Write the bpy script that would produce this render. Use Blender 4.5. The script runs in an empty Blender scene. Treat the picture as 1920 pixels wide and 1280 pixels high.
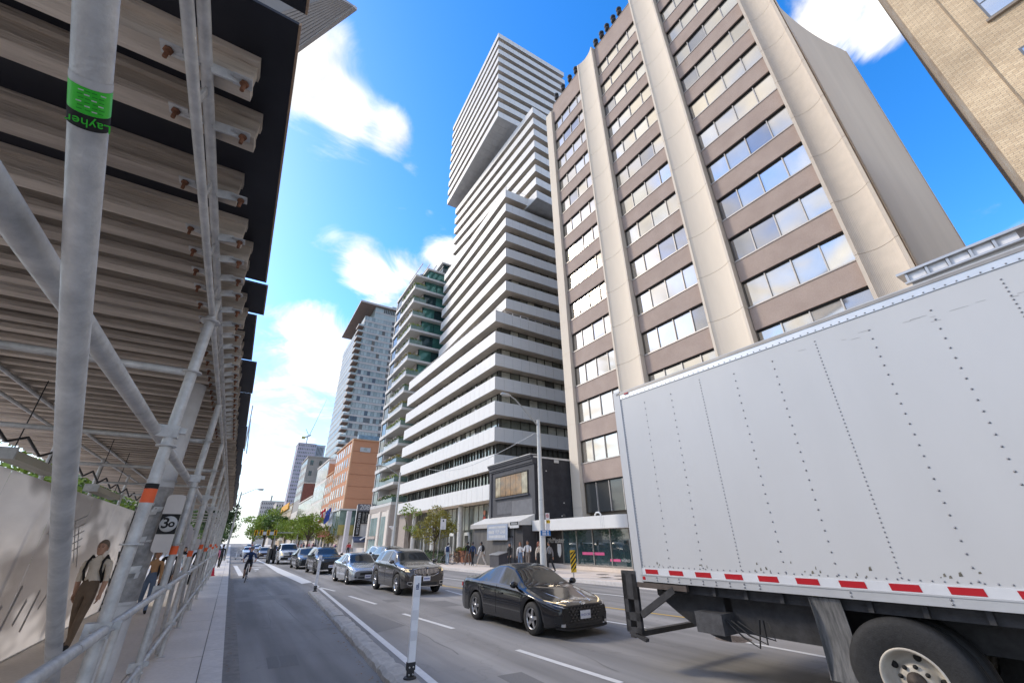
import bpy, bmesh, math, random
import numpy as np
from mathutils import Vector, Matrix
random.seed(7); np.random.seed(7)
R = math.radians
SC = bpy.context.scene
COL = SC.collection

# ---------------------------------------------------------------- camera
CAM_H = 2.0
F_PX, PITCH, ROLL, YAW = 769.35, R(25.815), R(-.622), R(31.878)     # focal length in px of a 1920 px wide frame
_fw = Vector((math.sin(YAW)*math.cos(PITCH), math.cos(YAW)*math.cos(PITCH), math.sin(PITCH)))
_r0 = Vector((math.cos(YAW), -math.sin(YAW), 0)); _u0 = _r0.cross(_fw)
_rt = math.cos(ROLL)*_r0 + math.sin(ROLL)*_u0
_up = -math.sin(ROLL)*_r0 + math.cos(ROLL)*_u0
cam = bpy.data.cameras.new('camera'); cam_o = bpy.data.objects.new('camera', cam); COL.objects.link(cam_o)
cam.sensor_width = 36; cam.lens = 36*F_PX/1920; cam.clip_start = .05; cam.clip_end = 6000
cam_o.matrix_world = Matrix(((_rt.x, _up.x, -_fw.x, 0), (_rt.y, _up.y, -_fw.y, 0), (_rt.z, _up.z, -_fw.z, CAM_H), (0, 0, 0, 1)))
SC.camera = cam_o

# ---------------------------------------------------------------- light
SUN_TO = Vector((-.52, .64, .56)).normalized()
sun = bpy.data.lights.new('sun', 'SUN'); sun.energy = 1.5; sun.angle = R(11); sun.color = (1, .88, .70)
sun_o = bpy.data.objects.new('sun', sun); COL.objects.link(sun_o)
sun_o.rotation_euler = (-SUN_TO).to_track_quat('-Z', 'Y').to_euler(); sun_o.location = (0, 0, 150)
SC.view_settings.view_transform = 'Standard'; SC.view_settings.look = 'None'
SC.view_settings.exposure = .76; SC.view_settings.gamma = 1; SC.view_settings.use_curve_mapping = False
SC.cycles.max_bounces = 7; SC.cycles.diffuse_bounces = 4; SC.cycles.glossy_bounces = 4; SC.cycles.transmission_bounces = 4
SC.cycles.transparent_max_bounces = 8; SC.cycles.caustics_reflective = False; SC.cycles.caustics_refractive = False
SC.cycles.sample_clamp_indirect = 6

def ray(px, py):
    return ((px-960)*_rt - (py-640)*_up + F_PX*_fw).normalized()
def gz(px, py, z=0.0):                 # point of the photograph's pixel on the level z
    d = ray(px, py); t = (z-CAM_H)/d.z; return Vector((d.x*t, d.y*t, z))
def gx(px, py, x):                     # ... on the upright plane X = x
    d = ray(px, py); t = x/d.x; return Vector((x, d.y*t, CAM_H+d.z*t))
def gy(px, py, y):
    d = ray(px, py); t = y/d.y; return Vector((d.x*t, y, CAM_H+d.z*t))

world = bpy.data.worlds.new('World'); SC.world = world; world.use_nodes = True
def build_world():
    nt = world.node_tree; N = nt.nodes; Lk = nt.links; N.clear()
    out = N.new('ShaderNodeOutputWorld'); bg = N.new('ShaderNodeBackground'); Lk.new(bg.outputs[0], out.inputs[0])
    sky = N.new('ShaderNodeTexSky'); sky.sky_type = 'NISHITA'; sky.sun_disc = False
    sky.sun_elevation = math.asin(SUN_TO.z); sky.sun_rotation = math.atan2(SUN_TO.x, SUN_TO.y)
    sky.air_density = 1.0; sky.dust_density = .5; sky.ozone_density = 1.6; sky.altitude = 100
    hs = N.new('ShaderNodeHueSaturation'); hs.inputs['Saturation'].default_value = 1.42; hs.inputs['Value'].default_value = 1.62
    hs.inputs['Hue'].default_value = .507
    Lk.new(sky.outputs[0], hs.inputs['Color'])
    tc = N.new('ShaderNodeTexCoord'); sep = N.new('ShaderNodeSeparateXYZ'); Lk.new(tc.outputs['Generated'], sep.inputs[0])
    def mth(op, a, b=None, clamp=False):
        n = N.new('ShaderNodeMath'); n.operation = op; n.use_clamp = clamp
        for i, v in enumerate((a, b)):
            if v is None: continue
            if isinstance(v, (int, float)): n.inputs[i].default_value = v
            else: Lk.new(v, n.inputs[i])
        return n.outputs[0]
    # the clouds lie in a level layer: project the view direction on it
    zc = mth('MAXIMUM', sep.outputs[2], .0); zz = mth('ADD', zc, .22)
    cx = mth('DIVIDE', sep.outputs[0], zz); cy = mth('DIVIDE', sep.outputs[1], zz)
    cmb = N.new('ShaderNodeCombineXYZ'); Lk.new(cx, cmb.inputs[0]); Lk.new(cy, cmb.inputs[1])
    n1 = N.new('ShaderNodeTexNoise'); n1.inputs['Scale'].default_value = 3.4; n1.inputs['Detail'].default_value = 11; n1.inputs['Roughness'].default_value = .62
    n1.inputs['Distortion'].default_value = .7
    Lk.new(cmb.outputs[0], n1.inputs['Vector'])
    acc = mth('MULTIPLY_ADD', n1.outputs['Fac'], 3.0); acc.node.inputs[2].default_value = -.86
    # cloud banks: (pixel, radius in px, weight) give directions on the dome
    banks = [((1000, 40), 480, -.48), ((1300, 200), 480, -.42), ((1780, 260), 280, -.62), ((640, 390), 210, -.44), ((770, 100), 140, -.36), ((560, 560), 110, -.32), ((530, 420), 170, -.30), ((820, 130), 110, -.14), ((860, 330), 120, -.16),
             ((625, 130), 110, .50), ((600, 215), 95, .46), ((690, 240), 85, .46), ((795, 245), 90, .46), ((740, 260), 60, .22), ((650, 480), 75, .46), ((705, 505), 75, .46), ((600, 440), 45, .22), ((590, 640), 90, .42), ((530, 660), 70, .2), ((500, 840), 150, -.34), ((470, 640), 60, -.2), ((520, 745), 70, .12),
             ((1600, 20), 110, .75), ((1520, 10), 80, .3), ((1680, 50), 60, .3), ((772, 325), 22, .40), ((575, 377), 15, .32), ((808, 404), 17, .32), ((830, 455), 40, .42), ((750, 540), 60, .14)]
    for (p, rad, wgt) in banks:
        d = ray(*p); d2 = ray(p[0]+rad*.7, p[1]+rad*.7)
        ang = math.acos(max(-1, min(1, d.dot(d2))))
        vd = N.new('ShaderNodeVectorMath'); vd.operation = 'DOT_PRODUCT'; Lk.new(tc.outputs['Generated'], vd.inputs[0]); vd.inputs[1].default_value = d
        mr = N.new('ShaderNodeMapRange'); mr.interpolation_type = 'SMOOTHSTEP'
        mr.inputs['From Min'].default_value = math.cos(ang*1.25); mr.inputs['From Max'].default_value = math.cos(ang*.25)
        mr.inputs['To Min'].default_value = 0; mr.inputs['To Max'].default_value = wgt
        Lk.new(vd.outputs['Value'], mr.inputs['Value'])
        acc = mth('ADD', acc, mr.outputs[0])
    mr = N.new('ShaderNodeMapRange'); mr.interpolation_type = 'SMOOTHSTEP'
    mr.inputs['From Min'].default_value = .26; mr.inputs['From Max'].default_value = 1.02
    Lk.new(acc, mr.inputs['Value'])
    # thin bright haze low over the street
    hz = N.new('ShaderNodeMapRange'); hz.inputs['From Min'].default_value = .36; hz.inputs['From Max'].default_value = 0; hz.inputs['To Min'].default_value = 0; hz.inputs['To Max'].default_value = .92
    Lk.new(sep.outputs[2], hz.inputs['Value'])
    hm = N.new('ShaderNodeMix'); hm.data_type = 'RGBA'; Lk.new(hz.outputs[0], hm.inputs['Factor']); Lk.new(hs.outputs[0], hm.inputs[6]); hm.inputs[7].default_value = (3.5, 4.15, 4.7, 1)
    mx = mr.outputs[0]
    n2 = N.new('ShaderNodeTexNoise'); n2.inputs['Scale'].default_value = 5; n2.inputs['Detail'].default_value = 6; Lk.new(cmb.outputs[0], n2.inputs['Vector'])
    cr = N.new('ShaderNodeValToRGB'); cr.color_ramp.elements[0].position = .34; cr.color_ramp.elements[1].position = .58
    cr.color_ramp.elements[0].color = (3.3, 3.4, 3.6, 1); cr.color_ramp.elements[1].color = (6.1, 5.9, 5.6, 1)
    Lk.new(n2.outputs['Fac'], cr.inputs[0])
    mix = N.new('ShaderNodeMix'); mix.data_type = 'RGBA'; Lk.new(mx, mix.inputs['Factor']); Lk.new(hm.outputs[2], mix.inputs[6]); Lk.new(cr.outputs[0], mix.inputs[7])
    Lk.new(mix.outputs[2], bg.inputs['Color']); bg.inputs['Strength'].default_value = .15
build_world()

# ---------------------------------------------------------------- materials
MATS = {}
def M(name, col=(.5, .5, .5), rough=.6, metal=0., var=.12, vs=3., bump=0., bs=60., coat=0., spec=.5, col2=None, v2=.0, vs2=.4, stretch=None, emit=0., alpha=1., trans=0., ior=1.45):
    if name in MATS: return MATS[name]
    m = bpy.data.materials.new(name); m.use_nodes = True; nt = m.node_tree; N = nt.nodes; L = nt.links
    b = N['Principled BSDF']; b.inputs['Roughness'].default_value = rough; b.inputs['Metallic'].default_value = metal
    b.inputs['Specular IOR Level'].default_value = spec; b.inputs['Coat Weight'].default_value = coat; b.inputs['Coat Roughness'].default_value = .04
    b.inputs['IOR'].default_value = ior; b.inputs['Transmission Weight'].default_value = trans; b.inputs['Alpha'].default_value = alpha
    c = (*col, 1)
    if emit:
        b.inputs['Emission Color'].default_value = c; b.inputs['Emission Strength'].default_value = emit
    tc = N.new('ShaderNodeTexCoord'); src = tc.outputs['Object']
    if stretch:
        mp = N.new('ShaderNodeMapping'); mp.inputs['Scale'].default_value = stretch; L.new(src, mp.inputs['Vector']); src = mp.outputs[0]
    if var or col2:
        n = N.new('ShaderNodeTexNoise'); n.inputs['Scale'].default_value = vs; n.inputs['Detail'].default_value = 7; n.inputs['Roughness'].default_value = .62; L.new(src, n.inputs['Vector'])
        fac = n.outputs['Fac']
        if v2:
            n2 = N.new('ShaderNodeTexNoise'); n2.inputs['Scale'].default_value = vs2; n2.inputs['Detail'].default_value = 3; L.new(src, n2.inputs['Vector'])
            ad = N.new('ShaderNodeMath'); ad.operation = 'MULTIPLY_ADD'; L.new(n2.outputs['Fac'], ad.inputs[0]); ad.inputs[1].default_value = v2
            sb = N.new('ShaderNodeMath'); sb.operation = 'MULTIPLY'; L.new(fac, sb.inputs[0]); sb.inputs[1].default_value = 1-v2; L.new(sb.outputs[0], ad.inputs[2]); fac = ad.outputs[0]
        r = N.new('ShaderNodeValToRGB'); r.color_ramp.elements[0].position = .32; r.color_ramp.elements[1].position = .68
        lo = col2 if col2 else tuple(max(0, x*(1-var)) for x in col); hi = col if col2 else tuple(min(1, x*(1+var)) for x in col)
        r.color_ramp.elements[0].color = (*lo, 1); r.color_ramp.elements[1].color = (*hi, 1)
        L.new(fac, r.inputs[0]); L.new(r.outputs[0], b.inputs['Base Color'])
    else:
        b.inputs['Base Color'].default_value = c
    if bump:
        n = N.new('ShaderNodeTexNoise'); n.inputs['Scale'].default_value = bs; n.inputs['Detail'].default_value = 5; L.new(src, n.inputs['Vector'])
        bp = N.new('ShaderNodeBump'); bp.inputs['Strength'].default_value = bump; bp.inputs['Distance'].default_value = .02; L.new(n.outputs['Fac'], bp.inputs['Height']); L.new(bp.outputs[0], b.inputs['Normal'])
    MATS[name] = m
    return m

# ---------------------------------------------------------------- mesh helpers
class MB:
    """collects faces for ONE mesh object"""
    def __init__(s): s.v = []; s.f = []; s.mi = []; s.cur = 0; s.sm = []
    def mat(s, i): s.cur = i; return s
    def add(s, vs, fs, smooth=False):
        o = len(s.v); s.v.extend([tuple(p) for p in vs])
        for f in fs: s.f.append(tuple(o+i for i in f)); s.mi.append(s.cur); s.sm.append(smooth)
        return s
    def box(s, x0, x1, y0, y1, z0, z1):
        return s.add([(x0, y0, z0), (x1, y0, z0), (x1, y1, z0), (x0, y1, z0), (x0, y0, z1), (x1, y0, z1), (x1, y1, z1), (x0, y1, z1)],
                     [(0, 3, 2, 1), (4, 5, 6, 7), (0, 1, 5, 4), (1, 2, 6, 5), (2, 3, 7, 6), (3, 0, 4, 7)])
    def cbox(s, c, sx, sy, sz): return s.box(c[0]-sx/2, c[0]+sx/2, c[1]-sy/2, c[1]+sy/2, c[2]-sz/2, c[2]+sz/2)
    def bar(s, p, q, w, h, up=(0, 0, 1)):          # square bar from p to q
        p, q = Vector(p), Vector(q); d = (q-p).normalized(); u = Vector(up)
        if abs(d.dot(u)) > .98: u = Vector((1, 0, 0))
        a = d.cross(u).normalized()*w/2; b = a.cross(d).normalized()*h/2
        vs = [p-a-b, p+a-b, p+a+b, p-a+b, q-a-b, q+a-b, q+a+b, q-a+b]
        return s.add(vs, [(0, 1, 2, 3), (7, 6, 5, 4), (0, 4, 5, 1), (1, 5, 6, 2), (2, 6, 7, 3), (3, 7, 4, 0)])
    def tube(s, pts, r, n=10, caps=True):
        pts = [Vector(p) for p in pts]; rr = r if isinstance(r, (list, tuple)) else [r]*len(pts); rings = []
        for i, p in enumerate(pts):
            d = (pts[min(i+1, len(pts)-1)]-pts[max(i-1, 0)]).normalized()
            u = Vector((0, 0, 1)) if abs(d.z) < .9 else Vector((1, 0, 0))
            a = d.cross(u).normalized(); b = a.cross(d)
            rings.append([p+(a*math.cos(2*math.pi*k/n)+b*math.sin(2*math.pi*k/n))*rr[i] for k in range(n)])
        vs = [v for g in rings for v in g]; fs = []
        for i in range(len(pts)-1):
            for k in range(n): fs.append((i*n+k, i*n+(k+1) % n, (i+1)*n+(k+1) % n, (i+1)*n+k))
        s.add(vs, fs, True)
        if caps: s.add(rings[0], [tuple(range(n))[::-1]]); s.add(rings[-1], [tuple(range(n))])
        return s
    def lathe(s, prof, c=(0, 0, 0), axis='z', n=24, smooth=True):   # prof: (radius, height)
        vs = []; fs = []; m = len(prof)
        for k in range(n):
            a = 2*math.pi*k/n
            for (r, h) in prof:
                x, y = r*math.cos(a), r*math.sin(a)
                p = {'z': (x, y, h), 'x': (h, x, y), 'y': (y, h, x)}[axis]
                vs.append((p[0]+c[0], p[1]+c[1], p[2]+c[2]))
        for k in range(n):
            for i in range(m-1):
                fs.append((k*m+i, ((k+1) % n)*m+i, ((k+1) % n)*m+i+1, k*m+i+1))
        return s.add(vs, fs, smooth)
    def prism(s, poly, d):                          # closed polygon (list of 3d points), extruded by d
        poly = [Vector(p) for p in poly]; d = Vector(d); n = len(poly)
        return s.add(poly+[p+d for p in poly], [tuple(range(n))[::-1], tuple(range(n, 2*n))]+[(i, (i+1) % n, n+(i+1) % n, n+i) for i in range(n)])
    def grid(s, rows, smooth=True, flip=False):
        m = len(rows[0]); vs = [p for r in rows for p in r]; fs = []
        for i in range(len(rows)-1):
            for j in range(m-1):
                q = (i*m+j, i*m+j+1, (i+1)*m+j+1, (i+1)*m+j); fs.append(q[::-1] if flip else q)
        return s.add(vs, fs, smooth)
    def ball(s, c, rx, ry, rz, nu=12, nv=8, smooth=True):
        rows = []
        for i in range(nv+1):
            t = math.pi*i/nv
            rows.append([(c[0]+rx*math.sin(t)*math.cos(2*math.pi*j/nu), c[1]+ry*math.sin(t)*math.sin(2*math.pi*j/nu), c[2]+rz*math.cos(t)) for j in range(nu+1)])
        return s.grid(rows, smooth)
    def build(s, name, mats, parent=None, world=True, fix=True):
        me = bpy.data.meshes.new(name)
        off = parent_loc(parent) if (parent is not None and world) else Vector((0, 0, 0))
        me.from_pydata([(v[0]-off.x, v[1]-off.y, v[2]-off.z) for v in s.v], [], s.f)
        for m in (mats if isinstance(mats, (list, tuple)) else [mats]): me.materials.append(m)
        if s.f:
            me.polygons.foreach_set('material_index', s.mi); me.polygons.foreach_set('use_smooth', s.sm)
        if fix and len(s.f) < 60000:
            bm = bmesh.new(); bm.from_mesh(me); bmesh.ops.recalc_face_normals(bm, faces=bm.faces); bm.to_mesh(me); bm.free()
        o = bpy.data.objects.new(name, me); COL.objects.link(o)
        if parent is not None: o.parent = parent
        return o
def parent_loc(o):
    l = Vector((0, 0, 0))
    while o is not None: l += o.location; o = o.parent
    return l
def tag(o, label=None, cat=None, group=None, kind=None):
    if label: o['label'] = label
    if cat: o['category'] = cat
    if group: o['group'] = group
    if kind: o['kind'] = kind
    return o
def thing(name, label, cat, loc=(0, 0, 0), rz=0., group=None):
    o = bpy.data.objects.new(name, None); COL.objects.link(o); o.location = loc; o.rotation_euler = (0, 0, rz); o.empty_display_size = .2
    return tag(o, label, cat, group)
def share(name, me, parent, loc=(0, 0, 0), rot=(0, 0, 0), scale=(1, 1, 1)):       # another object with the same mesh data
    o = bpy.data.objects.new(name, me); COL.objects.link(o); o.parent = parent; o.location = loc; o.rotation_euler = rot; o.scale = scale
    return o
def box_mesh(name, sx, sy, sz, mat, origin='center'):
    m = MB().box(-sx/2, sx/2, -sy/2, sy/2, -sz/2, sz/2); me = bpy.data.meshes.new(name); me.from_pydata(m.v, [], m.f); me.materials.append(mat); return me
def copy_tree(o, parent=None):
    c = o.copy(); COL.objects.link(c); c.parent = parent
    for ch in o.children: copy_tree(ch, c)
    return c
def text(name, body, size, mat, parent, loc, rot, extrude=.004, align='CENTER', sx=1., world=True, bold=0.):
    cu = bpy.data.curves.new(name, 'FONT'); cu.body = body; cu.size = size; cu.extrude = extrude; cu.align_x = align; cu.align_y = 'CENTER'; cu.offset = bold
    cu.materials.append(mat); o = bpy.data.objects.new(name, cu); COL.objects.link(o)
    off = parent_loc(parent) if (parent is not None and world) else Vector((0, 0, 0))
    o.location = Vector(loc)-off; o.rotation_euler = rot; o.scale = (sx, 1, 1)
    if parent is not None: o.parent = parent
    return o
FACE_STREET = (R(90), 0, R(-90))      # lettering upright, read from -X (fronts of the far row)
FACE_BACK = (R(90), 0, 0)             # lettering upright, read from -Y
# ================================================================ ground, road, pavements
def asphalt(name, base, patch):
    m = M(name, base, .88, 0, .16, 90, .35, 220, spec=.25, v2=.55, vs2=.35)
    nt = m.node_tree; N = nt.nodes; L = nt.links; b = N['Principled BSDF']
    old = b.inputs['Base Color'].links[0].from_socket
    # long worn wheel tracks and patches along the street
    tc = N.new('ShaderNodeTexCoord'); mp = N.new('ShaderNodeMapping'); mp.inputs['Scale'].default_value = (.9, .06, 1); L.new(tc.outputs['Object'], mp.inputs[0])
    n = N.new('ShaderNodeTexNoise'); n.inputs['Scale'].default_value = 1.3; n.inputs['Detail'].default_value = 4; L.new(mp.outputs[0], n.inputs['Vector'])
    r = N.new('ShaderNodeValToRGB'); r.color_ramp.elements[0].position = .38; r.color_ramp.elements[1].position = .66
    r.color_ramp.elements[0].color = (.74, .74, .74, 1); r.color_ramp.elements[1].color = (1.2, 1.19, 1.18, 1); L.new(n.outputs['Fac'], r.inputs[0])
    mx = N.new('ShaderNodeMix'); mx.data_type = 'RGBA'; mx.blend_type = 'MULTIPLY'; mx.inputs['Factor'].default_value = 1; L.new(old, mx.inputs[6]); L.new(r.outputs[0], mx.inputs[7])
    # cracks
    vo = N.new('ShaderNodeTexVoronoi'); vo.feature = 'DISTANCE_TO_EDGE'; vo.inputs['Scale'].default_value = .33; 
    nz = N.new('ShaderNodeTexNoise'); nz.inputs['Scale'].default_value = 2; nz.inputs['Detail'].default_value = 6; L.new(tc.outputs['Object'], nz.inputs['Vector'])
    av = N.new('ShaderNodeVectorMath'); av.operation = 'MULTIPLY_ADD'; L.new(nz.outputs['Color'], av.inputs[0]); av.inputs[1].default_value = (1.2, 1.2, 0); L.new(tc.outputs['Object'], av.inputs[2]); L.new(av.outputs[0], vo.inputs['Vector'])
    cr = N.new('ShaderNodeValToRGB'); cr.color_ramp.elements[0].position = .0; cr.color_ramp.elements[1].position = .006; cr.color_ramp.elements[0].color = (.55, .55, .55, 1); cr.color_ramp.elements[1].color = (1, 1, 1, 1); L.new(vo.outputs['Distance'], cr.inputs[0])
    mx2 = N.new('ShaderNodeMix'); mx2.data_type = 'RGBA'; mx2.blend_type = 'MULTIPLY'; mx2.inputs['Factor'].default_value = .3; L.new(mx.outputs[2], mx2.inputs[6]); L.new(cr.outputs[0], mx2.inputs[7])
    L.new(mx2.outputs[2], b.inputs['Base Color'])
    return m
m_asph = asphalt('asphalt', (.275, .265, .255), 1)
m_conc = M('pavement_concrete', (.66, .61, .56), .85, 0, .13, 14, .2, 160, spec=.3, v2=.5, vs2=.7)
m_conc2 = M('kerb_concrete', (.64, .60, .56), .85, 0, .16, 9, .3, 120, spec=.3, v2=.4, vs2=.9)
m_conc_old = M('worn_concrete', (.60, .56, .50), .9, 0, .3, 11, .7, 60, spec=.25, col2=(.36, .33, .30), v2=.4, vs2=2)
m_paint = M('road_paint', (.74, .73, .71), .7, 0, 0, 7, .2, 200, col2=(.58, .57, .55), v2=.3)
m_yellow = M('road_paint_yellow', (.62, .40, .07), .7, 0, 0, 7, .2, 200, col2=(.50, .33, .10))
m_ground = M('ground', (.20, .19, .18), .9, 0, .2, .05)
m_dark = M('dark_gap', (.02, .02, .02), .9, 0, 0)

g = MB().add([(-2500, -2500, -.06), (2500, -2500, -.06), (2500, 3500, -.06), (-2500, 3500, -.06)], [(0, 1, 2, 3)]).build('ground', m_ground); tag(g, kind='structure')
rows = [[(.30, y, 0), (18, y, 0)] for y in (-40, 0, 30, 80, 200, 800)]
road = MB().grid(rows, False).build('road', m_asph); tag(road, kind='structure')

# left pavement: base sheet, single slabs between the scaffold and the kerb, kerb stones
pave_l = MB().box(-7.5, -.95, -30, 75, -.05, .14).box(-40, -.95, 75.02, 800, -.05, .14).build('pavement', m_conc); tag(pave_l, kind='structure')
MB().box(-.93, .08, 60, 800, -.05, .138).build('pavement_strip', m_conc, pave_l)
y = -3.0; k = 0
while y < 60:
    ln = 1.55 if y < 30 else 3.1
    for (x0, x1) in ((-.935, .02),):
        MB().box(x0, x1-.008, y, y+ln-.012, -.04, .14+random.uniform(-.003, .003)).build('slab', m_conc, pave_l)
    y += ln
# joint bed below the slabs
MB().box(-.94, .33, -3, 60, -.05, .09).build('joint_bed', M('joint_bed', (.2, .18, .16), .9), pave_l)
y = -3.0
while y < 60:
    ln = 2.4
    MB().box(.024, .34, y, y+ln-.015, -.04, .143).build('kerb_stone', m_conc2, pave_l); y += ln
MB().box(.085, .34, 60, 800, -.05, .143).build('kerb', m_conc2, pave_l)
# gutter apron beside the kerb
MB().box(.345, .62, -3, 60, -.05, .004).build('gutter', M('gutter_concrete', (.27, .25, .23), .9, 0, .3, 6, .4, 90, col2=(.17, .16, .15)), pave_l)

# right pavement
cp = [(16.7, -40), (16.5, 5), (16.0, 16), (14.7, 30), (14.3, 45), (13.9, 70), (13.6, 120), (13.6, 800)]
mb = MB()
mb.add([(x, yy, .14) for x, yy in cp]+[(60, yy, .14) for x, yy in cp], [(i, i+8, i+9, i+1) for i in range(7)])
mb.add([(x, yy, .14) for x, yy in cp]+[(x, yy, -.05) for x, yy in cp], [(i, i+1, i+9, i+8) for i in range(7)])
m_conc_r = M('pavement_pale', (.68, .59, .51), .85, 0, .12, 6, .15, 120, spec=.3, v2=.5, vs2=.5)
pave_r = mb.build('pavement', m_conc_r); tag(pave_r, kind='structure')
for i in range(7):
    (xa, ya), (xb, yb) = cp[i], cp[i+1]
    if ya < -1: ya = -1
    if yb > 200: yb = 200
    if yb <= ya: continue
    L_ = yb-ya; n = max(1, int(L_/3))
    for k in range(n):
        t0, t1 = k/n, (k+1)/n-.01/L_
        P = lambda t, o: (xa+(xb-xa)*t+o, ya+L_*t)
        a, b, c, d = P(t0, -.03), P(t1, -.03), P(t1, .28), P(t0, .28)
        MB().prism([(*a, -.04), (*d, -.04), (*c, -.04), (*b, -.04)], (0, 0, .19)).build('kerb_stone', m_conc2, pave_r)
# dark joints across the right pavement
for yy in range(2, 60, 3):
    MB().box(17.2, 22, yy, yy+.02, .1405, .1425).build('joint', M('joint_dark', (.2, .17, .15), .9), pave_r)

def strip(px, w, name='lane_line', mat=m_paint, z=.0055, parent=road):
    pts = [gz(*p) for p in px]; mb = MB(); rows = []
    for i, p in enumerate(pts):
        d = (pts[min(i+1, len(pts)-1)]-pts[max(i-1, 0)]).normalized(); n = Vector((-d.y, d.x, 0))*w/2
        rows.append([p+n+Vector((0, 0, z)), p-n+Vector((0, 0, z))])
    mb.grid(rows, False)
    return mb.build(name, mat, parent)
strip([(587.5, 1092), (640, 1136), (720, 1203), (800, 1270), (850, 1312), (960, 1402)], .14)
for a, b in (((597, 1100), (628, 1107.5)), ((655, 1117), (705, 1132)), ((756, 1150), (850, 1178)), ((970, 1218), (1165, 1280)), ((1290, 1320), (1500, 1392))):
    strip([a, b], .13, 'lane_dash')
strip([(840, 1099), (1152, 1140), (1595, 1197), (1920, 1239)], .12, 'centre_line', m_yellow)
strip([(760, 1088), (840, 1099)], .12, 'centre_line', m_yellow)
strip([(836, 1106), (878, 1117.5)], .12, 'lane_dash'); strip([(1130, 1163), (1210, 1176)], .12, 'lane_dash'); strip([(1400, 1204), (1590, 1239)], .13, 'lane_dash')
strip([(800, 1079), (865, 1087), (1144, 1114.5), (1185, 1119)], .13, 'lane_line')
poly = [gz(*p) for p in ((494, 1055.5), (503, 1056), (586, 1091), (566, 1094), (520, 1073))]
MB().add([p+Vector((0, 0, .006)) for p in poly], [(0, 1, 2, 3, 4)]).build('taper_marking', m_paint, road)
strip([(476, 1046.5), (500, 1057)], .22)
strip([(441, 1060), (452.5, 1079)], .32, 'bike_lane_edge'); strip([(466, 1058), (497, 1058.5)], .25, 'bike_lane_edge')
# bicycle symbol and chevrons, worn
def flat_poly(px, name='bike_symbol'): MB().add([gz(*p)+Vector((0, 0, .005)) for p in px], [tuple(range(len(px)))]).build(name, m_paint, road)
flat_poly([(470, 1063), (488, 1063.4), (491, 1064.2), (470, 1064)]); flat_poly([(473, 1066), (484, 1066.2), (486, 1067.4), (480, 1067.6)]); flat_poly([(474, 1069), (482, 1069.3), (480, 1070)])
for yy in (92.0, 93.6, 95.2, 96.8, 98.4): pass
for kx in range(9): MB().add([(1.2+kx*1.25, 128, .006), (1.75+kx*1.25, 128, .006), (1.75+kx*1.25, 132, .006), (1.2+kx*1.25, 132, .006)], [(0, 1, 2, 3)]).build('crossing_bar', m_paint, road)
for k in range(8):                       # far lane dashes
    MB().add([(6.2-k*.05, 34+k*9, .006), (6.34-k*.05, 34+k*9, .006), (6.3-k*.05, 37+k*9, .006), (6.16-k*.05, 37+k*9, .006)], [(0, 1, 2, 3)]).build('lane_dash', m_paint, road)
MB().add([(9.5, 22, .006), (9.62, 22, .006), (8.42, 140, .006), (8.3, 140, .006)], [(0, 1, 2, 3)]).build('centre_line', m_yellow, road)
# patched strip of asphalt in the bike lane
for (pp, c) in ((((425, 1122), (592, 1110), (600, 1116), (424, 1130)), (.26, .25, .24)), (((640, 1160), (700, 1150), (760, 1172), (690, 1190)), (.20, .193, .186))):
    MB().add([gz(*p)+Vector((0, 0, .003)) for p in pp], [(0, 1, 2, 3)]).build('asphalt_patch', M('asphalt_patch%d' % int(c[0]*1000), c, .9, 0, .2, 60, .3, 200, spec=.25), road)
# tar-sealed cracks and small repairs
random.seed(9)
m_tar = M('tar_seal', (.17, .164, .158), .7, 0, .2, 30)
for (x0_, y0_, x1_, y1_) in ((1.1, 6.5, 1.5, 17), (2.2, 12, 1.7, 30), (6.0, 6.4, 6.6, 9.5), (4.3, 9, 4.5, 15), (8.6, 9, 8.9, 18), (5.5, 13.5, 8.4, 14.2), (.8, 18.5, 3.2, 18.9), (9.6, 12.5, 12.2, 13.0)):
    n_ = 14; pts_ = [Vector((x0_+(x1_-x0_)*q/n_+random.gauss(0, .02), y0_+(y1_-y0_)*q/n_+random.gauss(0, .03), .0035)) for q in range(n_+1)]; rows = []
    for q, p_ in enumerate(pts_):
        d_ = (pts_[min(q+1, n_)]-pts_[max(q-1, 0)]).normalized(); w_ = random.uniform(.004, .014); nn_ = Vector((-d_.y, d_.x, 0))*w_; rows.append([p_+nn_, p_-nn_])
    MB().grid(rows, False).build('tar_seal', m_tar, road)
for (x_, y_, w_, l_) in ((6.9, 15.9, .7, 1.5), (1.3, 10.4, .5, .9), (5.6, 17.8, .5, .8), (9.3, 16.5, .8, 1.2), (4.4, 6.9, .45, .8)):
    MB().add([(x_-w_/2, y_-l_/2, .0028), (x_+w_/2, y_-l_/2-.04, .0028), (x_+w_/2+.03, y_+l_/2, .0028), (x_-w_/2+.02, y_+l_/2+.03, .0028)], [(0, 1, 2, 3)]).build('asphalt_patch', M('asphalt_patch_dark', (.19, .184, .178), .9, 0, .15, 60, .3, 200, spec=.25), road)
# manhole lid in the road
c = gz(1375, 1197); mh = MB().lathe([(0, .012), (.28, .012), (.30, .006), (.36, .006), (.37, 0)], c, 'z', 24)
for i in range(-3, 4): mh.box(c.x-.22, c.x+.22, c.y+i*.07-.012, c.y+i*.07+.012, .01, .018)
mo = mh.build('manhole_cover', M('cast_iron', (.16, .13, .11), .6, .6, .3, 20)); tag(mo, 'round brown iron manhole cover with raised bars set in the road', 'manhole cover')
for px in ((1163, 1085), (1130, 1082)):
    c = gz(*px, .14); tag(MB().lathe([(0, .147), (.30, .147), (.34, .141)], c, 'z', 20).build('manhole_cover', M('cast_iron', (.16, .13, .11))), 'plain round iron lid in the pale pavement beside the striped marker board', 'manhole cover', 'round lids in the pale pavement')

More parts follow.
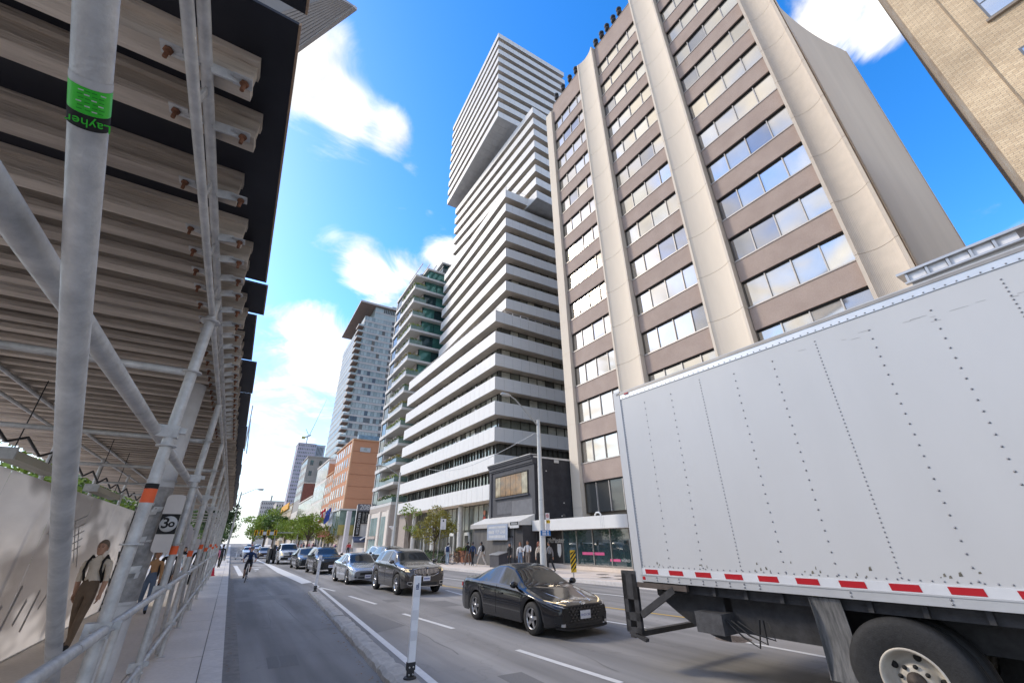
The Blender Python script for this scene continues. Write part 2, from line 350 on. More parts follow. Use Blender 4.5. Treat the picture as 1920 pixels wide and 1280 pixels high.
# ---- concrete separator between bike lane and traffic, with flexible posts
sep = thing('lane_separator', 'low broken concrete kerb separating the bike lane from the traffic lane', 'separator', (3.0, 12, 0))
A = Vector((3.52, 22.3, 0)); B = Vector((2.66, 6.6, 0)); C_ = Vector((2.52, 3.4, 0))
def sep_piece(p, q, broken=0):
    d = (q-p).normalized(); n = Vector((d.y, -d.x, 0)); L_ = (q-p).length; rows = []; m = 9
    prof = [(-.19, 0), (-.185, .10), (-.13, .15), (0, .158), (.13, .15), (.185, .10), (.19, 0)]
    for i in range(m+1):
        c = p+d*(L_*i/m); e = .02 if i in (0, m) else 0
        rows.append([c+n*(x+random.uniform(-.012, .012)*broken)+Vector((0, 0, max(0, zz-e*(zz > .05)-(random.uniform(0, .035)*broken if zz > .05 else 0)))) for x, zz in prof])
    mb = MB().grid(rows, False); mb.add(rows[0], [tuple(range(7))]); mb.add(rows[-1], [tuple(range(7))]); return mb
n = 8
for i in range(n): sep_piece(A.lerp(B, i/n), A.lerp(B, (i+1)/n-.004), 1 if i > 3 else .6).build('kerb_unit', m_conc_old, sep)
for i in range(2): sep_piece(B.lerp(C_, i/2), B.lerp(C_, (i+1)/2-.01), .5).build('kerb_unit', m_conc_old, sep)
m_leaf_litter = M('leaf_litter', (.24, .13, .06), .9, 0, .5, 8)
lit = MB()
for k in range(150):
    t = random.random()**1.3; c = B.lerp(A, t)+Vector((-.27-abs(random.gauss(0, .09)), random.uniform(-.3, .3), .008)); a = random.uniform(0, 6.28); r = random.uniform(.012, .034)
    lit.add([(c.x+r*math.cos(a+j*1.57)*(1 if j % 2 else .6), c.y+r*math.sin(a+j*1.57)*(1 if j % 2 else .6), c.z+random.uniform(0, .012)) for j in range(4)], [(0, 1, 2, 3)])
for k in range(90):
    c = Vector((.42+abs(random.gauss(0, .08)), random.uniform(7, 34), .012)); a = random.uniform(0, 6.28); r = random.uniform(.012, .03)
    lit.add([(c.x+r*math.cos(a+j*1.57), c.y+r*math.sin(a+j*1.57)*.7, c.z+random.uniform(0, .01)) for j in range(4)], [(0, 1, 2, 3)])
tag(lit.build('leaf_litter', m_leaf_litter), 'dry brown leaves and grit lying along the kerbs', 'leaves', kind='stuff')
m_postw = M('white_plastic', (.80, .80, .82), .45, 0, .04, 4)
m_blackp = M('black_rubber', (.025, .025, .027), .6, 0, .2, 30)
def flex_post(loc, label, hgt=1.12):
    t = thing('flexible_post', label, 'bollard', loc, 0, 'flexible white posts')
    x, y, z = loc
    MB().lathe([(.0, z+.02), (.09, z+.02), (.10, z), (.0, z)], (x, y, 0), 'z', 16).build('base', m_blackp, t)
    MB().box(x-.057, x+.057, y-.018, y+.018, z+.16, z+hgt).box(x-.052, x+.052, y-.03, y+.03, z+.17, z+hgt-.01).build('blade', m_postw, t)
    foot = MB().box(x-.062, x+.062, y-.035, y+.035, z+.1, z+.2).box(x-.05, x+.05, y-.03, y+.03, z+.015, z+.1).build('hinge', m_blackp, t)
    for dx in (-.03, .03):
        for dz in (.05, .14): MB().lathe([(0, -.042), (.012, -.042), (.012, -.03)], (x+dx, y, z+dz), 'y', 8).build('bolt', M('zinc', (.62, .62, .62), .35, .9, .1), foot)
    if hgt > 1: 
        lg = MB().box(x-.022, x+.0, y-.0345, y-.031, z+hgt-.17, z+hgt-.12).box(x-.022, x+.024, y-.0345, y-.031, z+hgt-.19, z+hgt-.175).box(x+.008, x+.024, y-.0345, y-.031, z+hgt-.17, z+hgt-.10).build('city_mark', M('navy_print', (.06, .08, .16), .5), t)
    for q in (.35, .55, .78): MB().box(x-.0545, x+.0545, y-.0335, y-.0312, z+hgt*q, z+hgt*q+.13).build('reflective_band', M('reflective', (.70, .70, .73), .3, .2, .05), t)
flex_post((2.74, 7.42, .148), 'white flexible post with black hinge at the broken end of the separator', 1.34)
flex_post((3.46, 21.5, .150), 'white flexible post at the far rounded end of the separator', 1.34)
for px in ((441, 1049), (453, 1050)): 
    p = gz(*px, 0); flex_post((p.x, p.y, 0), 'slim white flexible post beside the painted box in the bike lane', .95)
# ================================================================ stacked white tower (four shifted boxes)
m_pan = M('white_panel', (.72, .705, .68), .5, 0, .035, .9, .05, 8, v2=.5, vs2=.15)
m_soff = M('soffit_grey', (.78, .69, .58), .8, 0, .10, 1.2)
m_soff2 = M('soffit_panel', (.50, .50, .49), .6, 0, .10, .8)
m_glass = M('window_glass', (.15, .155, .14), .06, .4, .3, .5, spec=.9, ior=1.6)
m_glassb = M('window_blind', (.60, .59, .51), .12, .25, .25, 1.3, spec=.8)
m_glassg = M('window_greenish', (.33, .35, .30), .06, .55, .25, .9, spec=.8)
m_mull = M('mullion_dark', (.07, .065, .055), .45, .4, .1)
m_rail = M('rail_grey', (.45, .45, .45), .4, .7, .05)

def rot_pt(c, ang, u, v, z):
    # box frame: u runs along the street front (+Y) from the near corner, v runs back (+X)
    s, co = math.sin(ang), math.cos(ang)
    return Vector((c[0]+u*s+v*co, c[1]+u*co-v*s, z))
class Frame:
    """local frame of a box: u along the front, v into the depth"""
    def __init__(s, c, ang): s.c = c; s.a = ang
    def p(s, u, v, z): return rot_pt(s.c, s.a, u, v, z)
    def box(s, mb, u0, u1, v0, v1, z0, z1):
        P = s.p; return mb.add([P(u0, v0, z0), P(u0, v1, z0), P(u1, v1, z0), P(u1, v0, z0), P(u0, v0, z1), P(u0, v1, z1), P(u1, v1, z1), P(u1, v0, z1)],
                 [(0, 3, 2, 1), (4, 5, 6, 7), (0, 1, 5, 4), (1, 2, 6, 5), (2, 3, 7, 6), (3, 0, 4, 7)])
tower = thing('stacked_tower', 'tall white apartment tower of four shifted boxes with continuous balcony bands', 'tower', (30, 52, 0))
PIT = 2.97; BH = 1.56
panel_count = [0]; rest = MB()
def tower_box(corner, ang, zb, zt, lf, ld, parts=True, rec=1.3, front_gl='open', name='balcony_band', pw=1.22, panels=False, fins=0):
    fr = Frame(corner, ang); n = int(round((zt-zb-BH)/PIT)); 
    for k in range(n+1):
        z0 = zb+k*PIT; z1 = z0+BH
        # floor slab
        b = MB(); fr.box(b, .12, lf-.12, .12, ld-.12, z0+.02, z0+.26); b.build('floor_slab', m_soff, tower)
        # upstand band behind the panels
        b = MB(); fr.box(b, .05, lf-.05, .05, .11, z0+.03, z1-.03); fr.box(b, .05, .11, .11, ld-.05, z0+.03, z1-.03); fr.box(b, lf-.11, lf-.05, .11, ld-.05, z0+.03, z1-.03); b.build(name, M('panel_back', (.22, .215, .21), .7), tower)
        nf = int(lf/pw); nd = int(min(ld, 14)/pw); wf = lf/nf; wd = ld/max(1, int(ld/pw))
        for side in (0, 1):
            for i in range(nf if side == 0 else nd):
                g = .030 if panels else .022
                if side == 0: args = (i*wf+g/2, (i+1)*wf-g/2, 0, .045)
                else: args = (0, .045, i*wd+g/2+(.047 if i == 0 else 0), (i+1)*wd-g/2)
                if panels and panel_count[0] < 290:
                    q = MB(); fr.box(q, *args, z0, z1); q.build('panel', m_pan, tower); panel_count[0] += 1
                else: fr.box(rest, *args, z0, z1)
        fr.box(rest, lf-.045, lf, 0.05, ld, z0, z1)
        if nd*wd < ld: fr.box(rest, 0, .045, nd*wd, ld, z0, z1)
        # glazing line of the storey above the slab, recessed
        if k < n:
            zg0, zg1 = z0+.26, z0+PIT+.02
            b = MB(); fr.box(b, rec, lf-rec, rec, rec+.05, zg0, zg1); fr.box(b, rec, rec+.05, rec+.05, ld-rec, zg0, zg1); fr.box(b, lf-rec-.05, lf-rec, rec+.05, ld-rec, zg0, zg1); b.build('glazing', m_glass, tower)
            mu = MB(); bl = MB(); gr = MB()
            for side, ln in ((0, lf), (1, min(ld, 15))):
                u = rec+.3; i = 0
                step = (1.35 if not fins else .78)
                while u < ln-rec-step:
                    r_ = random.random()
                    dst = None
                    if r_ < .36: dst = bl
                    elif r_ < .84: dst = gr
                    if dst is not None:
                        a0, a1 = u+.06, u+step-.06
                        one = MB() if panels else dst
                        if side == 0: fr.box(one, a0, a1, rec-.012, rec-.004, zg0+.05, zg1-.12)
                        else: fr.box(one, rec-.012, rec-.004, a0, a1, zg0+.05, zg1-.12)
                        if panels: one.build('pane', m_glassb if dst is bl else m_glassg, tower)
                    d_ = .10 if not fins else .16
                    if side == 0: fr.box(mu, u-.03, u+.03, rec-d_, rec+.02, zg0, zg1)
                    else: fr.box(mu, rec-d_, rec+.02, u-.03, u+.03, zg0, zg1)
                    u += step; i += 1
            mu.build('mullion_row', m_mull, tower)['kind'] = 'stuff'
            if bl.f: bl.build('blind_pane', m_glassb, tower)['kind'] = 'stuff'
            if gr.f: gr.build('tinted_pane', m_glassg, tower)['kind'] = 'stuff'
            # balcony dividers on the front
            if not fins:
                u = 5.2
                while u < lf-2:
                    b = MB(); fr.box(b, u-.06, u+.06, .2, rec-.1, zg0, z1+.32); b.build('balcony_divider', m_pan, tower); u += 5.1
    return fr
def z22(z18): return 2+(z18-2)*22/18
fr1 = tower_box((22.0, 39.2), R(-1.1), 5.82+PIT*2, 28.15, 31.0, 20, panels=True)
fr1b = tower_box((22.0, 39.2), R(-1.1), 5.82, 5.82+PIT+BH+.01, 31.0, 20, panels=True, fins=1, rec=1.1)
fr2 = tower_box((25.5, 42.5), R(2.2), 28.25, 54.0, 27.5, 19)
fr3 = tower_box((29.7, 39.7), R(-2.2), 51.6, 74.6, 31.3, 19)
fr4 = tower_box((26.0, 46.1), R(2.1), 76.4, 104.3, 26.9, 18)
o = rest.build('panel_rest', m_pan, tower); o['kind'] = 'stuff'; o['label'] = 'white cladding panels of the upper storeys'
# fill between box 1b and box 1
b = MB(); fr1.box(b, 1.1, 29.9, 1.1, 19, 5.82+PIT, 5.82+2*PIT+.2); b.build('glazing', m_glass, tower)
for i in range(38):
    if random.random() < .75: q = MB(); fr1.box(q, 1.28+i*.76, 1.94+i*.76, 1.075, 1.09, 5.82+PIT+.3, 5.82+2*PIT-.05); q.build('pane', random.choice((m_glassb, m_glassg, m_glassg)), tower)
mu = MB()
for i in range(38): fr1.box(mu, 1.2+i*.76, 1.26+i*.76, .93, 1.12, 5.82+PIT+.2, 5.82+2*PIT)
for i in range(20): fr1.box(mu, .93, 1.12, 1.2+i*.76, 1.26+i*.76, 5.82+PIT+.2, 5.82+2*PIT)
mu.build('mullion_row', m_mull, tower)['kind'] = 'stuff'
# soffit grids under the overhanging boxes
for fr, z, lu, lv in ((fr4, 76.4, 26.9, 8), (fr3, 51.6, 31.3, 9)):
    b = MB(); fr.box(b, .06, lu-.06, .06, 17, z-.03, z+.03); b.build('soffit', m_soff2, tower)
    nU = int(lu/1.6); 
    for i in range(nU):
        for j in range(int(lv/1.6)):
            if i*1.6+1.5 > lu: continue
            q = MB(); fr.box(q, .1+i*1.6, .1+i*1.6+1.575, .1+j*1.6, .1+j*1.6+1.575, z-.06, z-.031); q.build('soffit_panel', m_soff2, tower)
# roof-edge rails on the setbacks
for fr, z, lu in ((fr1, 28.15, 31), (fr2, 54.0, 10)):
    b = MB()
    for i in range(int(lu/1.2)): b.tube([fr.p(.3+i*1.2, .2, z-.1), fr.p(.3+i*1.2, .2, z+.42)], .02, 5)
    for i in range(9): b.tube([fr.p(.2, .3+i*1.2, z-.1), fr.p(.2, .3+i*1.2, z+.42)], .03, 5)
    b.tube([fr.p(lu, .2, z+.42), fr.p(.2, .2, z+.42), fr.p(.2, 11, z+.42)], .025, 6); b.build('terrace_rail', m_rail, tower)
# glazed ground floor of the tower
m_lobby = M('lobby_glass', (.10, .11, .095), .05, .25, .4, .35, spec=.9, col2=(.16, .165, .14))
m_lobf = M('lobby_frosted', (.50, .52, .44), .18, .2, .2, .5, spec=.6)
b = MB(); fr1.box(b, 1.0, 30, 2.2, 2.26, .12, 5.85); b.build('lobby_glazing', m_lobby, tower)
for i in range(24):
    u = 1.2+i*1.2
    q = MB(); fr1.box(q, u-.035, u+.035, 2.08, 2.22, .14, 5.8); q.build('lobby_mullion', M('lobby_metal', (.32, .31, .28), .4, .6), tower)
    if i > 1 and i < 18: q = MB(); fr1.box(q, u+.06, u+1.14, 2.16, 2.19, 3.15, 5.7); q.build('frosted_pane', m_lobf if i % 3 else m_glassg, tower)
for u in (2.5, 10, 18, 25.5):
    b = MB().lathe([(.32, .14), (.32, 5.8)], fr1.p(u, 1.2, 0), 'z', 18); b.build('column', M('column_grey', (.55, .54, .51), .6), tower)
for u in (9.2, 13.4, 19.6, 23.2):
    q = MB(); fr1.box(q, u, u+1.1, 2.0, 2.15, .14, 2.55); q.build('door', m_glass, tower)
    q = MB(); fr1.box(q, u-.12, u, 1.95, 2.15, .14, 2.9); fr1.box(q, u+1.1, u+1.22, 1.95, 2.15, .14, 2.9); fr1.box(q, u-.12, u+1.22, 1.95, 2.15, 2.55, 2.9); q.build('door_frame', M('door_white', (.62, .63, .60), .5), tower)
b = MB(); fr1.box(b, 27.6, 30.6, .6, 2.1, .14, 5.8); b.build('stone_pier', M('stone_taupe', (.36, .31, .27), .7, 0, .1, 3), tower)
# red roundel and letters on the lobby glass
p = fr1.p(5.6, 2.05, 4.45)
MB().lathe([(0, 0), (.33, 0), (.33, .03)], p+Vector((-.03, 0, -.28)), 'x', 24).build('red_roundel', M('red_sign', (.75, .11, .06), .45), tower)
MB().lathe([(0, 0), (.27, 0), (.27, .03)], p+Vector((-.03, 0, .40)), 'x', 24).build('orange_roundel', M('orange_sign', (.75, .30, .18), .45), tower)
pe = fr1.p(3.3, 1.5, 3.75); q = MB().box(pe.x-.04, pe.x+.04, pe.y-.5, pe.y+.5, pe.z-.75, pe.z+.75); q.build('banner', M('banner_cream', (.58, .57, .50), .7), tower)
q = MB().box(pe.x-.055, pe.x-.042, pe.y-.3, pe.y-.2, pe.z-.4, pe.z+.5).box(pe.x-.055, pe.x-.042, pe.y+.2, pe.y+.3, pe.z-.4, pe.z+.5); q.bar((pe.x-.048, pe.y-.25, pe.z+.5), (pe.x-.048, pe.y, pe.z), .012, .1).bar((pe.x-.048, pe.y+.25, pe.z+.5), (pe.x-.048, pe.y, pe.z), .012, .1); q.build('banner_letter', M('letter_white'), tower)
# ================================================================ beige office slab with concave piers
m_beige = M('beige_precast', (.68, .59, .48), .75, 0, .06, 1.5, .1, 90, v2=.5, vs2=.25, stretch=(1, 1, .25))
m_ribbed = M('beige_ribbed', (.63, .54, .44), .8, 0, .05, 2, 0)
def add_ribs(m, sc):
    nt = m.node_tree; N = nt.nodes; L = nt.links; w = N.new('ShaderNodeTexWave'); w.bands_direction = 'Y'; w.inputs['Scale'].default_value = sc; w.inputs['Distortion'].default_value = 0
    tc = N.new('ShaderNodeTexCoord'); L.new(tc.outputs['Object'], w.inputs['Vector']); bp = N.new('ShaderNodeBump'); bp.inputs['Strength'].default_value = .5; bp.inputs['Distance'].default_value = .02
    L.new(w.outputs['Fac'], bp.inputs['Height']); L.new(bp.outputs[0], N['Principled BSDF'].inputs['Normal'])
add_ribs(m_ribbed, 5.5)
m_sidew = M('beige_side_streaked', (.78, .62, .46), .8, 0, 0, .35, .1, 60, col2=(.62, .475, .345), stretch=(1, 1, .12), v2=.5, vs2=.08)
m_span = M('brown_aggregate', (.47, .37, .315), .85, 0, .0, 30, .5, 130, col2=(.33, .25, .21), v2=.35, vs2=.9)
def pane_mat(name, col, met, rough=.05): return M(name, col, rough, met, .06, .35, 0, spec=.9)
m_p1 = pane_mat('pane_cream', (.66, .60, .51), .7); m_p2 = pane_mat('pane_pale', (.70, .67, .61), .8); m_p3 = pane_mat('pane_grey', (.40, .39, .39), .75); m_p4 = pane_mat('pane_dark', (.10, .10, .095), .25, .04)
m_winf = M('bronze_frame', (.17, .14, .11), .45, .5, .1)
m_sill = M('sill_grey', (.50, .46, .42), .5, .4, .05)
XB = 24.0; ROOF = 54.7
beige = thing('office_building', 'beige office slab with brown spandrels, long window rows and concave full-height piers', 'building', (30, 16, 0))
MB().box(24.55, 50, 5.6, 28.4, 3.5, ROOF-.4).build('core', m_winf, beige)
bays = ((21.93, 27.6), (13.47, 19.33), (5.16, 11.0))
mf = (0, .245, .51, .775, 1)
for bi, (y0, y1) in enumerate(bays):
    y0 += .06; y1 -= .06
    for k in range(14):
        zt = 6.17+3.46*k; zb = 4.34+3.46*k if k else 3.91
        zs = zt; ze = (4.34+3.46*(k+1)) if k < 13 else ROOF-.05
        MB().box(XB+.02, XB+.5, y0, y1, zs+.09, ze-.05).build('spandrel_panel', m_span, beige)
        MB().box(XB-.03, XB+.42, y0, y1, ze-.05, ze+.03 if k < 13 else ze).build('sill', m_sill, beige)
        MB().box(XB+.10, XB+.5, y0, y1, zs, zs+.09).build('window_head', m_dark, beige)
        for i in range(4):
            a = y1-(y1-y0)*mf[i]-.03; b_ = y1-(y1-y0)*mf[i+1]+.03
            r_ = random.random()
            mt = m_p1 if r_ < .62 else m_p2 if r_ < .9 else m_p3
            if k == 0: mt = m_p4
            if (bi, k) == (1, 5) and i > 1: mt = m_p3
            if (bi, k) == (2, 4) and i < 2: mt = m_p3
            if (bi, k) == (2, 2) and i == 3: mt = m_p3
            if (bi, k) == (2, 5) and i < 1: mt = m_p3
            if (bi, k) == (2, 1): mt = m_p4 if i < 3 else m_p3
            tl = random.uniform(-.008, .008)
            q = MB(); q.add([(XB+.22+tl, b_, zb+.03), (XB+.22-tl, a, zb+.03), (XB+.215-tl, a, zt-.01), (XB+.215+tl, b_, zt-.01), (XB+.25, b_, zb+.03), (XB+.25, a, zb+.03), (XB+.25, a, zt-.01), (XB+.25, b_, zt-.01)],
                          [(0, 1, 2, 3), (7, 6, 5, 4), (0, 3, 7, 4), (1, 5, 6, 2), (0, 4, 5, 1), (3, 2, 6, 7)]); q.build('window_pane', mt, beige)
        for i in range(1, 4):
            a = y1-(y1-y0)*mf[i]; MB().box(XB+.13, XB+.30, a-.03, a+.03, zb+.02, zt).build('mullion', m_sill, beige)
    # dark reveals beside the windows
    for yy in (y1-.01, y0-.05): MB().box(XB+.12, XB+.5, yy, yy+.06, 3.9, ROOF-.1).build('reveal', m_winf, beige)
def concave(y0, y1, zlo, zhi, sag, n=12, fin=.16, xf=XB-.42, xb=XB+.52):
    """pier between two bays: thin fins at both edges, hollow between them"""
    pts = [(xb, y1), (xf, y1), (xf, y1-fin)]
    for i in range(n+1):
        t = i/n; yy = (y1-fin)+(y0+fin-(y1-fin))*t; pts.append((xf+.03+sag*math.sin(math.pi*t)**.75, yy))
    pts += [(xf, y0+fin), (xf, y0), (xb, y0)]
    mb = MB(); rows = [[(x, y, zlo) for x, y in pts], [(x, y, zhi) for x, y in pts]]
    for i in range(len(pts)-1):
        mb.add([rows[0][i], rows[0][i+1], rows[1][i+1], rows[1][i]], [(0, 1, 2, 3)], 3 <= i < len(pts)-4)
    mb.add(rows[1], [tuple(range(len(pts)))]); mb.add(rows[0], [tuple(range(len(pts)))[::-1]])
    return mb
for ci, (y0, y1) in enumerate(((19.33, 21.93), (11.0, 13.47), (3.36, 5.16))):
    z = 1.0; k = 0
    while z < ROOF:
        z1 = min(ROOF+(.25 if ci < 2 else .25), 4.35+3.46*k if k else 4.35)
        concave(y0, y1, z+.012, z1-.012, .26 if ci < 2 else .30).build('pier_segment', m_ribbed if ci == 2 else m_beige, beige); z = z1; k += 1
        if z >= ROOF+.2: break
    MB().box(XB+.2, XB+.5, y0+(.1 if ci < 2 else .6), y1-.1, 1, ROOF).build('pier_core', m_winf, beige)
# plain end pier, in storey-high pieces
z = .14
for k in range(16):
    z1 = min(ROOF-1.2, 4.35+3.46*k)
    if z1 > z: MB().box(XB-.30, XB+.9, 27.62, 28.75, z+.012, z1).build('pier_segment', m_beige, beige)
    z = z1
# hollow flank wall
rows = []
for i in range(25):
    t = i/24; x = XB-.40+(50.6-XB+.4)*t; yy = 3.30+(3.60-3.30)*t+1.9*math.sin(math.pi*min(1, t*1.02))**.8
    rows.append([(x, yy, .14), (x, yy, ROOF*.5), (x, yy, ROOF+.25)])
fl = MB().grid(rows); fl.box(50.3, 50.6, 3.6, 28, .1, ROOF+.2); fl.build('flank_wall', m_sidew, beige)
MB().box(24.3, 50.3, 5.4, 28.3, ROOF-.4, ROOF-.1).build('roof', M('roof_gravel', (.3, .29, .27), .9), beige)
for px in ((1640, 345), (1750, 365)):
    d = ray(*px)
    c = Vector((d.x*30/d.x, d.y*30/d.x, CAM_H+d.z*30/d.x)); MB().cbox((c.x, 3.3+1.0, c.z), .25, .12, .3).build('vent', M('zinc'), beige)
# lamps along the roof edge
def flood(loc):
    t = thing('flood_light', 'pair of black round floodlights on a bracket at the beige roof edge', 'floodlight', loc, 0, 'floodlights along the beige roof edge')
    x, y, z = loc
    MB().tube([(x, y, z), (x, y, z+1.0)], .03, 6).tube([(x, y, z+.9), (x-.3, y, z+.95)], .03, 6).build('bracket', m_blackp, t)
    for dz in (.45, 1.1): MB().lathe([(0, -.30), (.20, -.26), (.30, -.1), (.31, .06), (.2, .22), (0, .26)], (x-.18, y, z+dz), 'x', 14).build('lamp_head', m_blackp, t)
for py in ((1163, 24), (1152, 38), (1140, 52), (1130, 66), (1119, 80)):
    p = gx(*py, XB+.2); flood((XB+.2, p.y, ROOF-.1))
for yy in (26.6, 25.2, 23.8, 22.6): flood((XB+.2, yy, ROOF-.1))

# ================================================================ brick building beside it
def brick_mat():
    m = M('cream_brick', (.58, .47, .34), .85, 0, 0)
    nt = m.node_tree; N = nt.nodes; L = nt.links; b = N['Principled BSDF']
    tc = N.new('ShaderNodeTexCoord'); sp = N.new('ShaderNodeSeparateXYZ'); L.new(tc.outputs['Object'], sp.inputs[0]); cb = N.new('ShaderNodeCombineXYZ'); L.new(sp.outputs[1], cb.inputs[0]); L.new(sp.outputs[2], cb.inputs[1])
    br = N.new('ShaderNodeTexBrick'); br.inputs['Scale'].default_value = 1; br.inputs['Brick Width'].default_value = .24; br.inputs['Row Height'].default_value = .085; br.inputs['Mortar Size'].default_value = .008
    br.inputs['Color1'].default_value = (.76, .60, .40, 1); br.inputs['Color2'].default_value = (.60, .45, .29, 1); br.inputs['Mortar'].default_value = (.50, .40, .29, 1); br.inputs['Bias'].default_value = -.1
    L.new(cb.outputs[0], br.inputs['Vector']); 
    n = N.new('ShaderNodeTexNoise'); n.inputs['Scale'].default_value = .5; n.inputs['Detail'].default_value = 5; L.new(tc.outputs['Object'], n.inputs['Vector'])
    r = N.new('ShaderNodeValToRGB'); r.color_ramp.elements[0].color = (.82, .80, .78, 1); r.color_ramp.elements[1].color = (1.1, 1.08, 1.05, 1); r.color_ramp.elements[0].position = .35; r.color_ramp.elements[1].position = .65; L.new(n.outputs['Fac'], r.inputs[0])
    mx = N.new('ShaderNodeMix'); mx.data_type = 'RGBA'; mx.blend_type = 'MULTIPLY'; mx.inputs['Factor'].default_value = 1; L.new(br.outputs['Color'], mx.inputs[6]); L.new(r.outputs[0], mx.inputs[7]); L.new(mx.outputs[2], b.inputs['Base Color'])
    bp = N.new('ShaderNodeBump'); bp.inputs['Strength'].default_value = .7; bp.inputs['Distance'].default_value = .012; L.new(br.outputs['Fac'], bp.inputs['Height']); bp.invert = True; L.new(bp.outputs[0], b.inputs['Normal'])
    return m
m_brick = brick_mat()
m_weath = M('weathered_stone', (.40, .36, .30), .9, 0, 0, 1.2, .5, 30, col2=(.27, .20, .14), v2=.4, vs2=.5)
brick = thing('brick_building', 'cream brick office building with metal windows and weathered stone edge', 'building', (22, -8, 0))
XK = 20.0; YK = -.49
MB().box(XK, 40, -16, YK, .1, 33).build('wall', m_brick, brick)
MB().box(XK+.06, 40, YK, YK+.10, .1, 33).build('edge_strip', m_weath, brick)
MB().box(XK-.02, XK+.3, YK-1.05, YK-1.0, .1, 33).build('joint', M('joint_brown', (.36, .27, .18), .9), brick)
m_brf = M('window_frame_grey', (.20, .20, .20), .4, .6)
wp = gx(1857, 37, XK); wq = gx(1901, 70, XK)
for k in range(-3, 5):
    for j, y1 in enumerate((wp.y, wp.y-4.6, wp.y-9.2)):
        zb = wp.z+k*4.4; w = 3.2
        if zb < 3: continue
        t = MB().box(XK-.03, XK+.05, y1-w, y1, zb, zb+2.5).build('window', m_brf, brick)
        for i in range(3): MB().box(XK-.045, XK-.02, y1-w+.08+i*w/3, y1-w-.06+(i+1)*w/3, zb+.95, zb+2.4).build('pane', m_p2, t); MB().box(XK-.045, XK-.02, y1-w+.08+i*w/3, y1-w-.06+(i+1)*w/3, zb+.08, zb+.88).build('pane', m_p2, t)
        MB().box(XK-.12, XK+.05, y1-w-.1, y1+.1, zb-.10, zb).build('sill', M('stone_sill', (.30, .25, .20), .8), brick)

# ================================================================ low white building between them
lowb = thing('low_building', 'low white building with grey framed parapet glazing behind the truck', 'building', (20, 1.5, 0))
q = gx(1700, 518, 21.0)
zt = gx(1760, 488, 21.0).z
MB().box(21.0, 30, -.4, q.y-.05, .1, zt-.45).build('wall', M('white_stucco', (.70, .70, .70), .7, 0, .05, 1), lowb)
for i in range(5):
    y1 = q.y-i*.62; y0 = y1-.62
    if y0 < -.45: break
    MB().box(20.9, 21.0, y0+.05, y1-.05, zt-.42, zt-.1).build('pane', M('white_film', (.75, .75, .77), .3), lowb)
    MB().box(20.82, 20.98, y1-.06, y1+.02, zt-.5, zt-.08).build('post', m_rail, lowb)
MB().box(20.75, 21.6, -.45, q.y+.25, zt-.10, zt).build('coping', m_rail, lowb); MB().box(20.8, 21.0, -.45, q.y+.1, zt-.52, zt-.45).build('lower_rail', m_rail, lowb)

# ================================================================ black two-storey building, hoarding, awning
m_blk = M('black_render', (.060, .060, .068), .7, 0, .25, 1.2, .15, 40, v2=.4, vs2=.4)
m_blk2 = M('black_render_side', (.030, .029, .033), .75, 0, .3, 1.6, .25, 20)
m_blk3 = M('grey_paint_patch', (.14, .14, .15), .7, 0, .12, 2)
m_amber = M('amber_window', (.34, .17, .05), .08, .15, 0, 2.2, col2=(.07, .045, .025), spec=.9, v2=.3, vs2=.6)
m_amber2 = M('amber_window_pale', (.42, .34, .22), .06, .25, 0, 1.4, col2=(.16, .11, .06), spec=.9)
blk = thing('black_building', 'narrow black two-storey shop building with one wide amber window', 'building', (22, 32.6, 0))
XK2 = 20.0; Y0, Y1, ZT = 28.9, 36.35, 8.5
MB().box(XK2, 30, Y0+.02, Y1, .1, ZT-.3).build('front_wall', m_blk, blk)
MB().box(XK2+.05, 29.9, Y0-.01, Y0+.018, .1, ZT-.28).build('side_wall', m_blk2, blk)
for (z0, z1, d) in ((ZT-.75, ZT-.62, .10), (ZT-.62, ZT-.35, .18), (ZT-.35, ZT-.20, .28), (ZT-.20, ZT-.06, .36)): MB().box(XK2-d, XK2+.3, Y0-.02, Y1+.02, z0, z1).build('cornice', m_blk, blk)
MB().box(XK2-.42, XK2+.4, Y0-.04, Y1+.04, ZT-.06, ZT).build('coping', M('coping_pale', (.55, .53, .50), .6), blk)
MB().box(XK2-.1, 29, Y0-.06, Y0+.1, ZT-.30, ZT-.16).build('side_coping', M('coping_pale'), blk)
MB().cbox((22.3, Y0-.05, ZT-.45), .5, .04, .25).build('patch', M('coping_pale'), blk)
MB().box(XK2-.10, XK2, Y1-.35, Y1+.03, .1, ZT-.75).build('pilaster', m_blk, blk)
wy0, wy1, wz0, wz1 = 29.9, 35.25, 5.55, 7.22
MB().box(XK2-.04, XK2+.05, wy0-.12, wy1+.12, wz0-.1, wz1+.12).build('window_surround', m_dark, blk)
for i in range(6):
    a = wy0+(wy1-wy0)*i/6; b_ = wy0+(wy1-wy0)*(i+1)/6
    MB().box(XK2-.06, XK2-.045, a+.02, b_-.02, wz0, wz1).build('pane', m_amber if i not in (0, 5) else m_amber2, blk)
MB().box(XK2-.16, XK2, wy0-.2, wy1+.2, wz0-.2, wz0-.08).build('sill', m_blk, blk)
MB().box(XK2-.012, XK2, 29.3, 32.5, 3.9, 5.05).build('paint_patch', m_blk3, blk)
MB().box(XK2-.011, XK2, 32.55, 35.0, 4.1, 5.1).build('paint_patch', M('grey_paint_patch2', (.105, .105, .115), .7, 0, .2, 2), blk)
MB().box(XK2-.010, XK2, 31.9, 31.96, 7.4, 7.75).build('paint_streak', m_blk3, blk)
# little pale marks on the side wall
for (x, z) in ((22.9, 4.75), (22.6, 3.75), (21.2, 7.2)): MB().cbox((x, Y0-.015, z), .12, .012, .08).build('plaster_chip', M('coping_pale'), blk)

